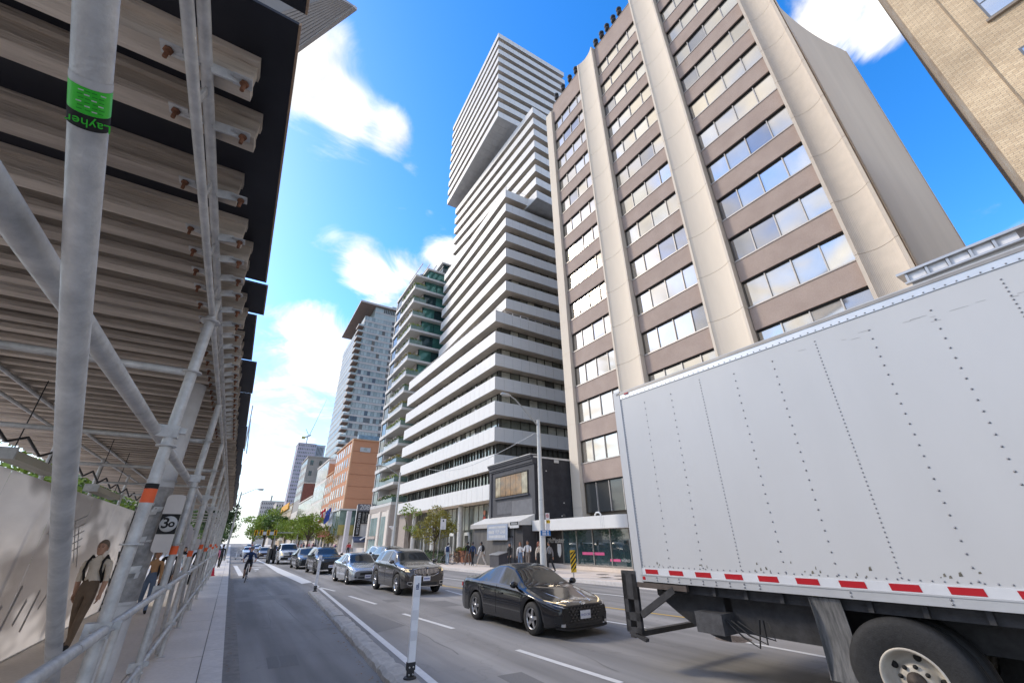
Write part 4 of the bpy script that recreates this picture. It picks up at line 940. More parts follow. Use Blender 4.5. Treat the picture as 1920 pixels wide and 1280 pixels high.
# ================================================================ striped metal prow of the museum overhead
crs = thing('museum_prow', 'pointed museum prow clad in narrow pale metal boards jutting over the scaffold', 'building', (-6, 14, 0))
m_clad = M('pale_cladding', (.52, .50, .48), .45, .35, .07, 1)
T = ray(667, 15)*25+Vector((0, 0, CAM_H)); P1 = ray(520, 122)*28+Vector((0, 0, CAM_H)); P2 = ray(628, -8)*25.3+Vector((0, 0, CAM_H)); P3 = ray(470, 40)*28.4+Vector((0, 0, CAM_H))
back = Vector((-9, 3, 7)); nS = 11
for i in range(nS):
    t0, t1 = i/nS, (i+1)/nS-.012
    a, b_, c, d = P1.lerp(P3, t0), T.lerp(P2, t0), T.lerp(P2, t1), P1.lerp(P3, t1)
    nrm = (b_-a).cross(d-a).normalized(); 
    if nrm.dot(a-Vector((0, 0, 2))) < 0: nrm = -nrm
    MB().prism([a, b_, c, d], nrm*.12).build('cladding_board', m_clad, crs)
o_ = nrm*.14
body = MB(); V = [P1+o_, T+o_, P2+o_, P3+o_]; V2 = [p+back*2 for p in V]
body.add(V+V2, [(0, 1, 2, 3), (7, 6, 5, 4), (0, 4, 5, 1), (1, 5, 6, 2), (2, 6, 7, 3), (3, 7, 4, 0)]); body.build('prow_body', M('prow_grey', (.33, .32, .32), .6, .2, .1, .4), crs)
MB().bar(T, P1, .16, .16).build('edge_trim', m_clad, crs)

# ================================================================ trees
for i, (x, y, h, r) in enumerate(((-2.6, 66, 7.6, 2.7), (-2.8, 79, 8.2, 3.2), (-2.6, 94, 8.6, 3.4), (-2.8, 112, 9, 3.6), (-2.8, 135, 9.5, 4))):
    tree('street_tree', (x, y, .14), h, r, m_leafg if i % 2 else m_leafd, ['first dark green street tree past the end of the scaffold', 'second dark green street tree past the end of the scaffold', 'third dark green street tree past the end of the scaffold', 'fourth dark green street tree past the end of the scaffold', 'last dark green street tree of the row past the scaffold'][i], 'trees along the left pavement', 1900, .17, 2.4, .14, 14, 20+i)
for i, (x, y, h, r) in enumerate(((16.3, 124, 8.6, 4.4), (16.2, 141, 9.4, 4.8), (16.2, 160, 9, 4.6), (16.2, 182, 9.5, 5))):
    tree('street_tree', (x, y, .14), h, r, m_leafl, ['lime green street tree nearest the orange hotel', 'second lime green street tree from the orange hotel', 'third lime green street tree from the orange hotel', 'lime green street tree farthest from the orange hotel'][i], 'lime green trees on the right pavement', 2300, .24, 3, .18, 16, 40+i)
for i, (x, y, h, r) in enumerate(((14, 262, 19, 8), (20, 292, 20, 9), (11.5, 330, 20, 9), (16.5, 235, 14, 6))):
    tree('park_tree', (x, y, .05), h, r, m_leafg if i % 2 else m_leafl, 'large dense park tree rising behind the traffic signals', 'park trees behind the signals', 2200, .5, 4, .4, 18, 60+i)
p = gx(812, 1045, 16.6); tree('locust_tree', (16.6, p.y, .14), 5.1, 2.1, m_leafy, 'small yellowing locust tree in front of the tower lobby', None, 3600, .095, 2.2, .075, 16, 81)
p = gx(764, 1045, 16.8); tree('locust_tree', (16.8, p.y, .14), 6.2, 1.7, m_leafl, 'thin leggy young tree beside the stone pier of the tower', None, 650, .10, 2.4, .06, 12, 83)
p = gx(612, 1030, 17.5); tree('locust_tree', (17.5, p.y, .14), 5.0, 2.2, m_leafy, 'small golden tree at the red canopy of the orange hotel', None, 1000, .16, 2, .08, 10, 85)
# greenery behind the hoarding on the left
for i, (x, y) in enumerate(((-8, 34), (-8.5, 42), (-7, 50), (-8.5, 28), (-6.2, 58))):
    tree('garden_tree', (x, y, .1), 6.5, 2.8, m_leafl if i % 2 else m_leafg, 'sunlit garden tree behind the pale hoarding wall', 'garden trees behind the hoarding', 1500, .16, 1.6, .12, 12, 100+i)
# ================================================================ pavement scaffold with timber deck
m_galv = M('galvanised', (.66, .655, .64), .5, .25, 0, 9, .2, 50, col2=(.36, .36, .36), v2=.3, vs2=2.6)
m_timb = M('weathered_timber', (.60, .51, .42), .8, 0, 0, 4, .6, 30, col2=(.27, .225, .185), stretch=(.25, 2.5, 2.5), v2=.3, vs2=.7)
m_timb2 = M('pale_timber', (.74, .645, .54), .8, 0, 0, 4, .6, 30, col2=(.38, .315, .255), stretch=(.25, 2.5, 2.5), v2=.3, vs2=.7)
m_film = M('black_film_ply', (.018, .019, .026), .5, 0, .3, 1.4, .05, 12, spec=.4)
m_rust = M('rusty_bolt', (.20, .09, .05), .8, .3, .4, 20)
m_orng = M('orange_tape', (.80, .12, .03), .5, 0, .08, 3); m_grn = M('green_sticker', (.04, .55, .03), .45, 0, .08, 8)
SX = -.65
scaf = thing('scaffold', 'galvanised pavement scaffold with brackets carrying a timber beam and black plywood deck', 'scaffold', (SX, 12, .14))
POSTS = [4.55, 7.9, 11.3, 14.7, 18.1, 21.5, 24.9, 28.3, 31.7, 35.1, 38.5]
def rosette(p, parent, r=.075):
    MB().lathe([(.03, -.006), (r, -.006), (r, .006), (.03, .006)], p, 'z', 14).build('rosette', m_galv, parent)
for i, y in enumerate(POSTS):
    ps = MB().tube([(SX, y, .15), (SX, y, 4.0)], .043, 14).build('post', m_galv, scaf)
    MB().box(SX-.08, SX+.08, y-.08, y+.08, .142, .152).tube([(SX, y, .15), (SX, y, .42)], .03, 8).build('base_plate', m_galv, ps)
    for z in (.55, 1.45, 2.0, 2.75, 3.42):
        if i < 6: rosette((SX, y, z), ps)
    MB().tube([(-3.25, y, .15), (-3.25, y, 4.0)], .04, 8).build('post', m_galv, scaf)
    zz = 3.42
    MB().tube([(SX, y+.02, zz), (-3.25, y+.02, zz)], .033, 10).build('cross_tube', m_galv, scaf)
    zt = 2.35 if i == 0 else 1.82+.1*(i % 2)
    if i < 9: MB().tube([(SX, y, zt-.05), (SX, y, zt+.055)], .0455, 14).build('orange_tape', m_orng, ps)
    if i == 0: MB().tube([(SX, y, zt+.056), (SX, y, zt+.095)], .0452, 14).build('dark_print', m_dark, ps)
# long tubes: guard, hand rail, low rail
def long_tube(z, r, x=SX, y0=-3, y1=39.5, name='tube', step=3.4):
    y = y0
    while y < y1-.1:
        ye = min(y+step*2, y1); MB().tube([(x, y, z), (x, ye-.01, z)], r, 14).build(name, m_galv, scaf); y = ye
long_tube(2.87, .045, SX-.11, -3, 39.5, 'guard_tube'); long_tube(1.45, .034, SX+.02, -3, 39.5, 'hand_rail'); long_tube(.62, .03, SX+.02, -3, 39.5, 'low_rail')
# ladder beam below the deck: two chords with rungs
for (x, z, r) in ((SX, 4.22, .028), (SX, 4.02, .026)): long_tube(z, r, x, -2, 39.5, 'chord')
for k in range(34): MB().bar((SX, -1.0+k*.75, 4.03), (SX, -1.0+k*.75+.05, 4.21), .014, .045).build('rung', m_galv, scaf)
for (x, z, r) in ((-3.25, 4.22, .028), (-3.25, 3.95, .026)): long_tube(z, r, x, -2, 39.5, 'chord')
# diagonals
dp = MB().tube([(SX+.09, .72, 3.42), (SX+.09, 3.6, 1.06)], .043, 18).build('raking_tube', m_galv, scaf)
A_, B_ = gx(182, -10, SX+.09), gx(96, 1290, SX-.22)
bpy.data.objects.remove(dp)
dvec = (B_-A_).normalized()
MB().tube([A_-dvec*.7, B_+dvec*.55], .0405, 22).build('raking_tube', m_galv, scaf)
for (ya, za, yb, zb) in ((9.25, 2.75, 11.3, .2), (14.7, .3, 11.5, 2.7), (16.6, 2.75, 18.1, .2), (21.5, .3, 18.4, 2.7), (24.9, .3, 21.8, 2.7), (28.3, .3, 25.2, 2.7), (7.9, .55, 4.6, 1.42)):
    if (ya, za) == (7.9, .55): continue
    MB().tube([(SX-.06, ya, za), (SX-.06, yb, zb)], .034, 10).build('brace', m_galv, scaf)
for y in (5.6, 9.0, 12.5): MB().tube([(SX-.05, y, .15), (SX-.05, y+.0, 1.4)], .03, 8).build('short_post', m_galv, scaf)
# the curved mid diagonals up to the chord seen behind the raking tube
MB().tube([(SX, 4.56, 3.98), (SX, 4.56, 4.2)], .035, 10).build('spigot', m_galv, scaf); rosette((SX, 4.55, 3.95), scaf, .085)
# couplers where rails meet posts
for y in POSTS[:5]:
    for z in (2.87, 1.45, .62): MB().cbox((SX-.02, y, z), .15, .09, .10).cbox((SX+.05, y+.03, z+.02), .10, .05, .05).build('coupler', m_galv, scaf)
# green and black sticker on the raking tube
def on_pole(py):
    t_ = (py+10)/1300; lo, hi = 0., 1.
    def py_of(t): 
        v = A_.lerp(B_, t)-Vector((0, 0, CAM_H)); return 640-F_PX*_up.dot(v)/_fw.dot(v)
    for _ in range(40):
        m_ = (lo+hi)/2
        if py_of(m_) < py: lo = m_
        else: hi = m_
    return A_.lerp(B_, lo)
s0, s1 = on_pole(158), on_pole(234)
u_ = (s1-s0).normalized()
MB().tube([s0, s0.lerp(s1, .62)], .0417, 22, False).build('green_sticker', m_grn, scaf)
MB().tube([s0.lerp(s1, .622), s1], .0417, 22, False).build('black_sticker', m_dark, scaf)
MB().tube([s0-u_*.022, s0-u_*.001], .0417, 22, False).build('white_sticker', m_lw, scaf)
vdir = (s0.lerp(s1, .8)-Vector((0, 0, CAM_H))).normalized(); 
tcam = -vdir; upv = u_; rgt = upv.cross(tcam).normalized(); nn = rgt.cross(upv).normalized()
mt_ = Matrix((rgt, upv, nn)).transposed().to_euler()
text('sticker_lettering', 'Layher', .032, m_grn, scaf, s0.lerp(s1, .81)+nn*.043, mt_, .0006)
for i in range(6):
    for q in range(4): c_ = s0.lerp(s1, .07+.088*i)+nn*.0420+rgt*(-.022+.0135*q+random.uniform(-.002, .002)); MB().bar(c_-rgt*.005, c_+rgt*.005, .0007, .0028, upv).build('blurred_print', m_lw if (i+q) % 3 == 0 else M('print_green', (.02, .30, .02), .5), scaf)
# timber beams across
random.seed(3)
ybeams = [-.4, .1, .62, 1.99, 2.37, 2.98, 3.52, 3.84, 4.17, 4.48, 4.86, 5.22]
k = 0
ends = []
while len(ybeams) < 110: ybeams.append(ybeams[-1]+.355+random.uniform(-.04, .05))
for y in [q for q in ybeams if q < 39.5]:
    w = .125; xe = -.46+random.choice((0, 0, .01, -.02, .03))-(.06 if k % 7 == 5 else 0); xi = -5.2+random.uniform(-.06, .06)
    mt = m_timb2 if k % 3 == 0 else m_timb
    zb, h = 4.255, .225
    b = MB(); b.box(xi, xe, y-w/2, y+w/2, zb, zb+.055).box(xi, xe-.004, y-.028, y+.028, zb+.055, zb+h-.05).box(xi, xe, y-w/2, y+w/2, zb+h-.05, zb+h)
    bo = b.build('timber_beam', mt, scaf)
    ends.append((xe, y))
    if y < 12:
        # bracket and bolt on both chords
        for dy in (-.02,):
            br = MB().bar((SX+.02, y-.09, zb-.05), (SX+.13, y-.05, zb+.0), .012, .06).box(SX+.11, SX+.20, y-.09, y-.02, zb-.012, zb-.003).build('clip', m_galv, bo)
            MB().tube([(SX+.165, y-.055, zb-.075), (SX+.165, y-.055, zb)], .011, 8).lathe([(0, -.03), (.022, -.03), (.022, -.015), (0, -.015)], (SX+.165, y-.055, zb), 'z', 6).build('bolt', m_rust, br)
            br = MB().bar((SX-.02, y-.09, zb-.05), (SX-.13, y-.05, zb+.0), .012, .06).box(SX-.20, SX-.11, y-.09, y-.02, zb-.012, zb-.003).build('clip', m_galv, bo)
            MB().tube([(SX-.165, y-.055, zb-.075), (SX-.165, y-.055, zb)], .011, 8).lathe([(0, -.03), (.022, -.03), (.022, -.015), (0, -.015)], (SX-.165, y-.055, zb), 'z', 6).build('bolt', m_rust, br)
    k += 1
# plywood sheets over the beams
edges = [-3.2, -.9, 1.6, 4.50, 5.30, 6.95, 8.70, 11.5, 14.5, 17.7, 20.5, 23.5, 26.5, 29.5, 32.5, 35.5, 39.6]
for i in range(len(edges)-1):
    xo = -.30+(.02 if i % 2 else 0)-(.05 if i == 4 else 0)
    MB().box(-4.05, xo, edges[i]+.035, edges[i+1]-.035, 4.482, 4.501).build('plywood_sheet', m_film, scaf)
    MB().box(xo+.001, xo+.012, edges[i]+.035, edges[i+1]-.035, 4.480, 4.503).build('edge_trim', M('raw_ply_edge', (.36, .25, .17), .8), scaf)
# thin mast seen past the deck edge
p0, p1 = gz(455, 842, 4.6), None
mast = thing('scaffold_mast', 'thin jointed steel poles standing up past the far deck edge', 'pole', (-.2, 16, 4.5))
for (a, b_) in (((458, 845), (474, 760)), ((462, 850), (470, 785))):
    pa, pb = gy(*a, 16.2), gy(*b_, 16.2); MB().tube([pa, pb], .02, 6).build('pole', m_galv, mast)

# ================================================================ printed hoarding wall
m_print = M('hoarding_print', (.74, .69, .64), .35, 0, 0, .55, 0, col2=(.46, .42, .39), stretch=(1, .5, 1.5), v2=.45, vs2=.9, spec=.4)
def add_print(m):
    nt = m.node_tree; N = nt.nodes; L = nt.links; b = N['Principled BSDF']; old = b.inputs['Base Color'].links[0].from_socket
    tc = N.new('ShaderNodeTexCoord'); mp = N.new('ShaderNodeMapping'); mp.inputs['Rotation'].default_value = (R(38), 0, 0); mp.inputs['Scale'].default_value = (1, .35, .9); L.new(tc.outputs['Object'], mp.inputs[0])
    w = N.new('ShaderNodeTexNoise'); w.inputs['Scale'].default_value = 1.1; w.inputs['Detail'].default_value = 2; L.new(mp.outputs[0], w.inputs['Vector'])
    r = N.new('ShaderNodeValToRGB'); r.color_ramp.interpolation = 'EASE'; r.color_ramp.elements[0].position = .42; r.color_ramp.elements[1].position = .56; r.color_ramp.elements[0].color = (.50, .47, .45, 1); r.color_ramp.elements[1].color = (1.15, 1.12, 1.08, 1); L.new(w.outputs['Fac'], r.inputs[0])
    mx = N.new('ShaderNodeMix'); mx.data_type = 'RGBA'; mx.blend_type = 'MULTIPLY'; mx.inputs['Factor'].default_value = 1; L.new(old, mx.inputs[6]); L.new(r.outputs[0], mx.inputs[7]); L.new(mx.outputs[2], b.inputs['Base Color'])
add_print(m_print)
def make_translucent(m, f):       # thin vinyl print: the daylight behind it shines through
    nt = m.node_tree; N = nt.nodes; L = nt.links; b = N['Principled BSDF']; out = [n for n in N if n.type == 'OUTPUT_MATERIAL'][0]
    tr = N.new('ShaderNodeBsdfTranslucent'); L.new(b.inputs['Base Color'].links[0].from_socket, tr.inputs['Color']); mx = N.new('ShaderNodeMixShader'); mx.inputs[0].default_value = f
    L.new(b.outputs[0], mx.inputs[1]); L.new(tr.outputs[0], mx.inputs[2]); L.new(mx.outputs[0], out.inputs['Surface'])
make_translucent(m_print, .5)
hw = thing('hoarding_wall', 'tall glossy printed hoarding wall inside the scaffold walkway', 'hoarding', (-3, 11, .14))
y = 2.0
while y < 19.5:
    MB().grid([[(-3.02, y+.004, .16), (-3.02, y+2.436, .16)], [(-3.02, y+.004, 3.02), (-3.02, y+2.436, 3.02)]], False).build('print_panel', m_print, hw); y += 2.44
MB().box(-3.1, -3.0, 2, 19.6, .14, .16).build('bottom_rail', m_galv, hw)
MB().box(-3.12, -3.0, 19.6, 19.68, .14, 3.0).build('end_post', m_blk2, hw)
for k in range(5): # drawn lattice of the print
    MB().bar((-3.017, 12.2+k*.42, 2.75-k*.1), (-3.017, 13.3+k*.42, 2.0-k*.12), .004, .035).build('printed_line', M('print_grey', (.32, .31, .30), .5), hw)
    MB().bar((-3.016, 12.0+k*.3, 2.2-k*.12), (-3.016, 14.2+k*.1, 2.62-k*.16), .004, .028).build('printed_line', M('print_grey'), hw)
for k in range(14):
    yy = 6.2+k*.55; MB().bar((-3.018, yy, .5+random.random()*.4), (-3.018, yy+.2, 1.0+random.random()*.35), .003, .06+random.random()*.08).build('printed_stroke', M('print_dark', (.34, .32, .31), .5), hw)
for (a, b_) in ((8.3, 10.1), (12.8, 15.1)):
    sl = thing('strip_light', 'dusty strip light on chains beside the raking tube over the hoarding' if a < 10 else 'longer dusty strip light above the person in the cream shirt', 'lamp', (-2.85, (a+b_)/2, 3.1), 0, 'strip lights under the deck')
    MB().box(-2.95, -2.73, a, b_, 3.05, 3.16).build('diffuser', M('dusty_diffuser', (.36, .34, .26), .4, 0, .2, 2, stretch=(6, .3, 1)), sl)
    for yy in (a-.05, b_+.01): MB().box(-2.96, -2.72, yy, yy+.05, 3.04, 3.19).build('end_cap', m_galv, sl)
    for yy in (a+.2, b_-.2): MB().tube([(-2.84, yy, 3.16), (-2.84, yy, 4.2)], .008, 5).build('chain', m_blackp, sl)
for k in range(9): # cable festoon
    y0_ = 8+k*1.3; MB().tube([(-3.02, y0_, 3.5), (-3.0, y0_+.65, 3.32), (-3.02, y0_+1.3, 3.5)], .02, 5).build('cable', m_blackp, hw)

# ================================================================ concrete utility pole with torn bills and a sign
pole = thing('utility_pole', 'concrete utility pole with torn poster remains and graffiti inside the scaffold', 'pole', (-1.03, 7.85, .14))
px_, py_ = -1.03, 7.85
MB().tube([(px_, py_, .1), (px_, py_, 4.25)], [.172, .152], 24).build('shaft', M('pole_concrete', (.58, .575, .57), .8, 0, .1, 4, .15, 50), pole)
m_bill = M('torn_bills', (.42, .41, .40), .85, 0, 0, 5, .9, 14, col2=(.16, .155, .15), v2=.3, vs2=14)
MB().tube([(px_, py_, 1.35), (px_, py_, 2.72)], [.173, .165], 24, False).build('poster_layer', m_bill, pole)
random.seed(21)
for k in range(42):
    a = random.uniform(-2.3, .4)-1.1; z = random.uniform(1.4, 2.65); r_ = .177; w = random.uniform(.02, .07); h = random.uniform(.02, .10)
    c = Vector((px_+r_*math.cos(a), py_+r_*math.sin(a), z)); t_ = Vector((-math.sin(a), math.cos(a), 0))
    MB().add([c-t_*w, c+t_*w*.8+Vector((0, 0, .01)), c+t_*w+Vector((0, 0, h))+Vector((math.cos(a), math.sin(a), 0))*.01, c-t_*w*.7+Vector((0, 0, h*.9))], [(0, 1, 2, 3)]).build('paper_scrap', [m_lw, m_bill, m_galv, M('paper_grey', (.5, .48, .46), .8)][k % 4], pole)
for z in (1.3, 2.8): MB().tube([(px_, py_, z), (px_, py_, z+.02)], .176, 20).build('steel_strap', m_galv, pole)
for k in range(7):
    a = -1.57+random.uniform(-.7, .5); z = random.choice((2.72, 2.6, 1.2, .95, 1.05)); c = Vector((px_+.176*math.cos(a), py_+.176*math.sin(a), z))
    MB().tube([c, c+Vector((.03, -.004, .06)), c+Vector((.06, 0, -.02)), c+Vector((.02, -.003, -.06)), c+Vector((-.03, 0, .0))], .004, 5).build('graffiti', m_dark, pole)
sg = thing('round_top_sign', 'pale rounded sign panel with a black and white 30 roundel strapped to the utility pole', 'sign', (-.80, 7.66, 2.2))
def rrect(x0, x1, z0, z1, r, y, n=5):
    pts = []
    for (cx, cz, a0) in ((x1-r, z1-r, 0), (x0+r, z1-r, 90), (x0+r, z0+r, 180), (x1-r, z0+r, 270)):
        for i in range(n+1): a = R(a0+90*i/n); pts.append((cx+r*math.cos(a), y, cz+r*math.sin(a)))
    return pts
MB().prism(rrect(-.885, -.675, 1.90, 2.62, .05, 7.66), (0, .006, 0)).build('panel', M('sign_pale', (.55, .51, .48), .5, 0, .08, 3), sg)
MB().box(-.882, -.678, 7.654, 7.659, 2.12, 2.37).build('black_square', m_dark, sg)
MB().lathe([(0, 0), (.098, 0), (.098, .002)], (-.78, 7.651, 2.245), 'y', 24).build('disc', m_lw, sg)
text('numeral', '3', .18, m_dark, sg, (-.815, 7.649, 2.25), FACE_BACK, .0008, bold=.004); text('numeral', 'o', .13, m_dark, sg, (-.745, 7.649, 2.25), FACE_BACK, .0008, bold=.004)
c = gz(397, 1079, .14)
cone = thing('safety_cone', 'small red cone on the pavement beside the scaffold feet', 'cone', (c.x, c.y, .14)); MB().box(c.x-.16, c.x+.16, c.y-.16, c.y+.16, .14, .17).build('base', M('cone_red', (.55, .02, .05), .5), cone); MB().lathe([(.13, .17), (.05, .58), (.03, .6), (0, .6)], c-Vector((0, 0, .14)), 'z', 16).build('cone_body', M('cone_red'), cone)
# ================================================================ vehicles
m_tyre = M('tyre_rubber', (.022, .022, .023), .75, 0, .25, 20, .2, 60)
m_cglass = M('car_glass', (.022, .024, .024), .04, 0, 0, spec=.6, ior=1.45)
m_chrome = M('chrome', (.75, .75, .76), .12, 1.0, .03)
m_alloy = M('alloy_rim', (.45, .45, .46), .28, .9, .05)
m_alloyd = M('dark_rim', (.06, .06, .065), .3, .7, .1)
m_plas = M('black_plastic', (.015, .015, .016), .5, 0, .1)
m_lens = M('headlamp_lens', (.55, .56, .58), .08, .5, .15, 8, spec=.9)
m_lenso = M('headlamp_warm', (.80, .62, .35), .15, .2, .1, 8, emit=.5)
m_under = M('underbody', (.012, .012, .012), .9, 0, 0)
m_tail = M('tail_red', (.35, .01, .012), .2, 0, .1, spec=.8)
m_plate = M('plate_white', (.72, .73, .78), .5, 0, .04); m_plt = M('plate_blue', (.06, .08, .28), .6)
def paint(name, col, metal=.35): return M(name, col, .22 if sum(col) > .15 else .12, metal if sum(col) > .15 else 0, .02, 2, coat=1. if sum(col) > .15 else .6, spec=.5 if sum(col) > .15 else .35)
def smooth_prof(pts, d, sig=.05):
    xs = np.array([p[0] for p in pts]); zs = np.array([p[1] for p in pts]); fine = np.linspace(xs[0]-.3, xs[-1]+.3, 1200); zz = np.interp(fine, xs, zs)
    w = sig/(fine[1]-fine[0]); k = np.exp(-.5*(np.arange(-int(3*w), int(3*w)+1)/w)**2); k /= k.sum(); pad = len(k)//2
    zz = np.convolve(np.pad(zz, pad, mode='edge'), k, mode='valid'); return np.interp(d, fine, zz)
def make_car(name, label, sp, loc, rz, group=None, ns=96):
    t = thing(name, label, sp.get('cat', 'car'), loc, rz, group)
    Ln, W, zbase = sp['L'], sp['W'], sp.get('zb', .2); hw = W/2
    d = np.linspace(0, Ln, ns); yl = d-Ln/2
    top = smooth_prof(sp['top'], d, sp.get('sig', .07)); belt = np.minimum(smooth_prof(sp['belt'], d, .1), top-.03)
    plan = smooth_prof(sp.get('plan', [(0, .74), (.06, .82), (.18, .91), (.5, .985), (1.0, 1.), (Ln-1.0, 1.), (Ln-.4, .97), (Ln-.12, .90), (Ln, .76)]), d, .03)
    rwf = smooth_prof(sp['roofw'], d, .12)
    zb = np.full(ns, zbase); zb = zb+.05*np.clip((.35-d)/.35, 0, 1)+.08*np.clip((d-(Ln-.35))/.35, 0, 1)
    rt, ax = sp['R'], sp['axles']; ra = rt+.055
    for a in ax:
        u = (d-a)/ra; m_ = np.abs(u) < 1; zb[m_] = np.maximum(zb[m_], rt+np.sqrt(np.maximum(0, 1-u[m_]**2))*ra)
    side_t = [0, .10, .30, .52, .74, .90, 1.0]; side_x = [.955, .975, .995, 1.0, .99, .975, .945]
    gs = [.07, .5, .93, 1.0]; fr = [.93, .62, .3, 0]
    G = []
    for i in range(ns):
        w = hw*plan[i]; row = []
        for q, s_ in zip(side_t, side_x): row.append((w*s_, zb[i]+(belt[i]-zb[i])*q))
        rw = w*rwf[i]; gh = top[i]-belt[i]; drop = min(.055, gh*.3)
        bx, bz = w*.935, belt[i]+.006; ex, ez = rw, top[i]-drop
        for q in gs: row.append((bx+(ex-bx)*q, bz+(ez-bz)*q))
        for q in fr: row.append((rw*q, top[i]-drop*(q**3)*.9))
        G.append(row)
    nr = len(G[0]); S = {'body': MB(), 'windscreen': MB(), 'rear_window': MB()}
    win = {}
    def quad(mb, i, j, sgn):
        v = [(sgn*G[i][j][0], yl[i], G[i][j][1]), (sgn*G[i+1][j][0], yl[i+1], G[i+1][j][1]), (sgn*G[i+1][j+1][0], yl[i+1], G[i+1][j+1][1]), (sgn*G[i][j+1][0], yl[i], G[i][j+1][1])]
        mb.add(v if sgn > 0 else v[::-1], [(0, 1, 2, 3)], True)
    ws0, ws1 = sp['ws']; rw0, rw1 = sp['rearw']
    for sgn in (1, -1):
        for i in range(ns-1):
            dm = (d[i]+d[i+1])/2
            for j in range(nr-1):
                tgt = S['body']
                if 7 <= j <= 8 and top[i]-belt[i] > .12:
                    for wi, (a, b_) in enumerate(sp['sidew']):
                        if a < dm < b_: tgt = win.setdefault((wi, sgn), MB())
                if j >= 10:
                    if j > 10 or True:
                        if ws0 < dm < ws1 and j >= 11: tgt = S['windscreen']
                        if rw0 < dm < rw1 and j >= 11: tgt = S['rear_window']
                quad(tgt, i, j, sgn)
    for i, fl in ((0, 1), (ns-1, -1)):
        half = [(x, yl[i], z) for x, z in G[i]]; ring = half+[(-x, y, z) for x, y, z in half[::-1][1:]]
        S['body'].add(ring, [tuple(range(len(ring)))])
    def done(mb, nm, mt, par=t):
        me = bpy.data.meshes.new(nm); me.from_pydata(mb.v, [], mb.f); me.materials.append(mt); me.polygons.foreach_set('use_smooth', mb.sm)
        bm = bmesh.new(); bm.from_mesh(me); bmesh.ops.remove_doubles(bm, verts=bm.verts, dist=.0005); bmesh.ops.recalc_face_normals(bm, faces=bm.faces); bm.to_mesh(me); bm.free()
        o = bpy.data.objects.new(nm, me); COL.objects.link(o); o.parent = par; return o
    pm = sp['paint']
    body = done(S['body'], 'body', pm)
    if S['windscreen'].f: done(S['windscreen'], 'windscreen', m_cglass)
    if S['rear_window'].f: done(S['rear_window'], 'rear_window', m_cglass)
    for k_, mb in win.items(): done(mb, 'side_window', m_cglass)
    B = lambda mb, nm, mt, par=t: mb.build(nm, mt, par, world=False)
    # underbody and wheel wells
    B(MB().box(-hw*.86, hw*.86, -Ln/2+.25, Ln/2-.3, zbase+.02, zbase+.34), 'underbody', m_under)
    # wheels
    for a in ax:
        for sgn in (1, -1):
            x = sgn*(hw-.115); y = a-Ln/2; wd = .105
            prof = [(rt*.66, -wd), (rt*.90, -wd), (rt*.985, -wd*.75), (rt, -wd*.4), (rt, wd*.4), (rt*.985, wd*.75), (rt*.90, wd), (rt*.66, wd)]
            wl = B(MB().lathe(prof, (x, y, rt), 'x', 32), 'wheel', m_tyre)
            rim = MB(); xo = x+sgn*wd*.80
            rim.lathe([(rt*.60, -wd*.9*1), (rt*.67, wd*.92*sgn), (rt*.62, wd*.95*sgn), (rt*.58, wd*.6*sgn)], (x, y, rt), 'x', 32)
            nsp = sp.get('spokes', 5)
            for q in range(nsp):
                a_ = 2*math.pi*q/nsp+.3; c_, s_ = math.cos(a_), math.sin(a_)
                p_ = Vector((xo, y+c_*rt*.10, rt+s_*rt*.10)); q_ = Vector((xo, y+c_*rt*.62, rt+s_*rt*.62)); tw = Vector((0, -s_, c_))*rt*sp.get('spw', .10)
                rim.prism([p_-tw*.9, p_+tw*.9, q_+tw*1.25, q_+tw*.2], (-sgn*.025, 0, 0))
            rim.lathe([(0, .02*sgn), (rt*.17, .012*sgn), (rt*.18, -.03*sgn)], (xo, y, rt), 'x', 16)
            B(rim, 'rim', sp.get('rim', m_alloy), wl)
            B(MB().lathe([(0, 0), (rt*.61, 0)], (x+sgn*wd*.25, y, rt), 'x', 24), 'brake_disc', m_alloyd, wl)
    # door seams, handles, sill trim
    for ds in sp.get('seams', ()):
        i = int(np.argmin(np.abs(d-ds)))
        for sgn in (1, -1): B(MB().tube([(sgn*(G[i][j][0]+.001), yl[i], G[i][j][1]) for j in range(1, 7)], .004, 4), 'door_seam', m_under)
    for dh in sp.get('handles', ()):
        i = int(np.argmin(np.abs(d-dh)))
        for sgn in (1, -1): B(MB().cbox((sgn*(G[i][4][0]+.012), yl[i], G[i][4][1]+.02), .03, .19, .03), 'door_handle', sp.get('trim', pm))
    for sgn in (1, -1):
        dmz = sp.get('mirror', ws0+.28); i = int(np.argmin(np.abs(d-dmz))); c = (sgn*(G[i][6][0]+.11), yl[i], belt[i]+.09)
        mm = MB().ball(c, .12, .065, .078, 12, 8); mm.bar((sgn*(G[i][6][0]-.02), yl[i]+.02, belt[i]+.02), (c[0], c[1]+.02, c[2]-.03), .05, .04)
        B(mm, 'mirror', sp.get('mirror_mat', pm))
    # window line trim
    for (a, b_) in sp['sidew']:
        for e in (a, b_):
            i = int(np.argmin(np.abs(d-e)))
    # front patches
    wf = hw*plan*.97
    def yf(x, z=.5):
        x = abs(x); prev = None
        for i in range(ns//3):
            zs_ = [q[1] for q in G[i]]; xs_ = [q[0] for q in G[i]]
            w_ = float(np.interp(z, zs_, xs_)) if zs_[0] <= z <= zs_[-1] else (xs_[0] if z < zs_[0] else -1+z*0)
            if z > zs_[-1]: w_ = -(z-zs_[-1])*3
            if w_ >= x:
                if prev is None: return -Ln/2
                t_ = (x-prev[1])/max(1e-6, w_-prev[1]); return prev[0]+(d[i]-prev[0])*min(1, max(0, t_))-Ln/2
            prev = (d[i], w_)
        return d[ns//3]-Ln/2
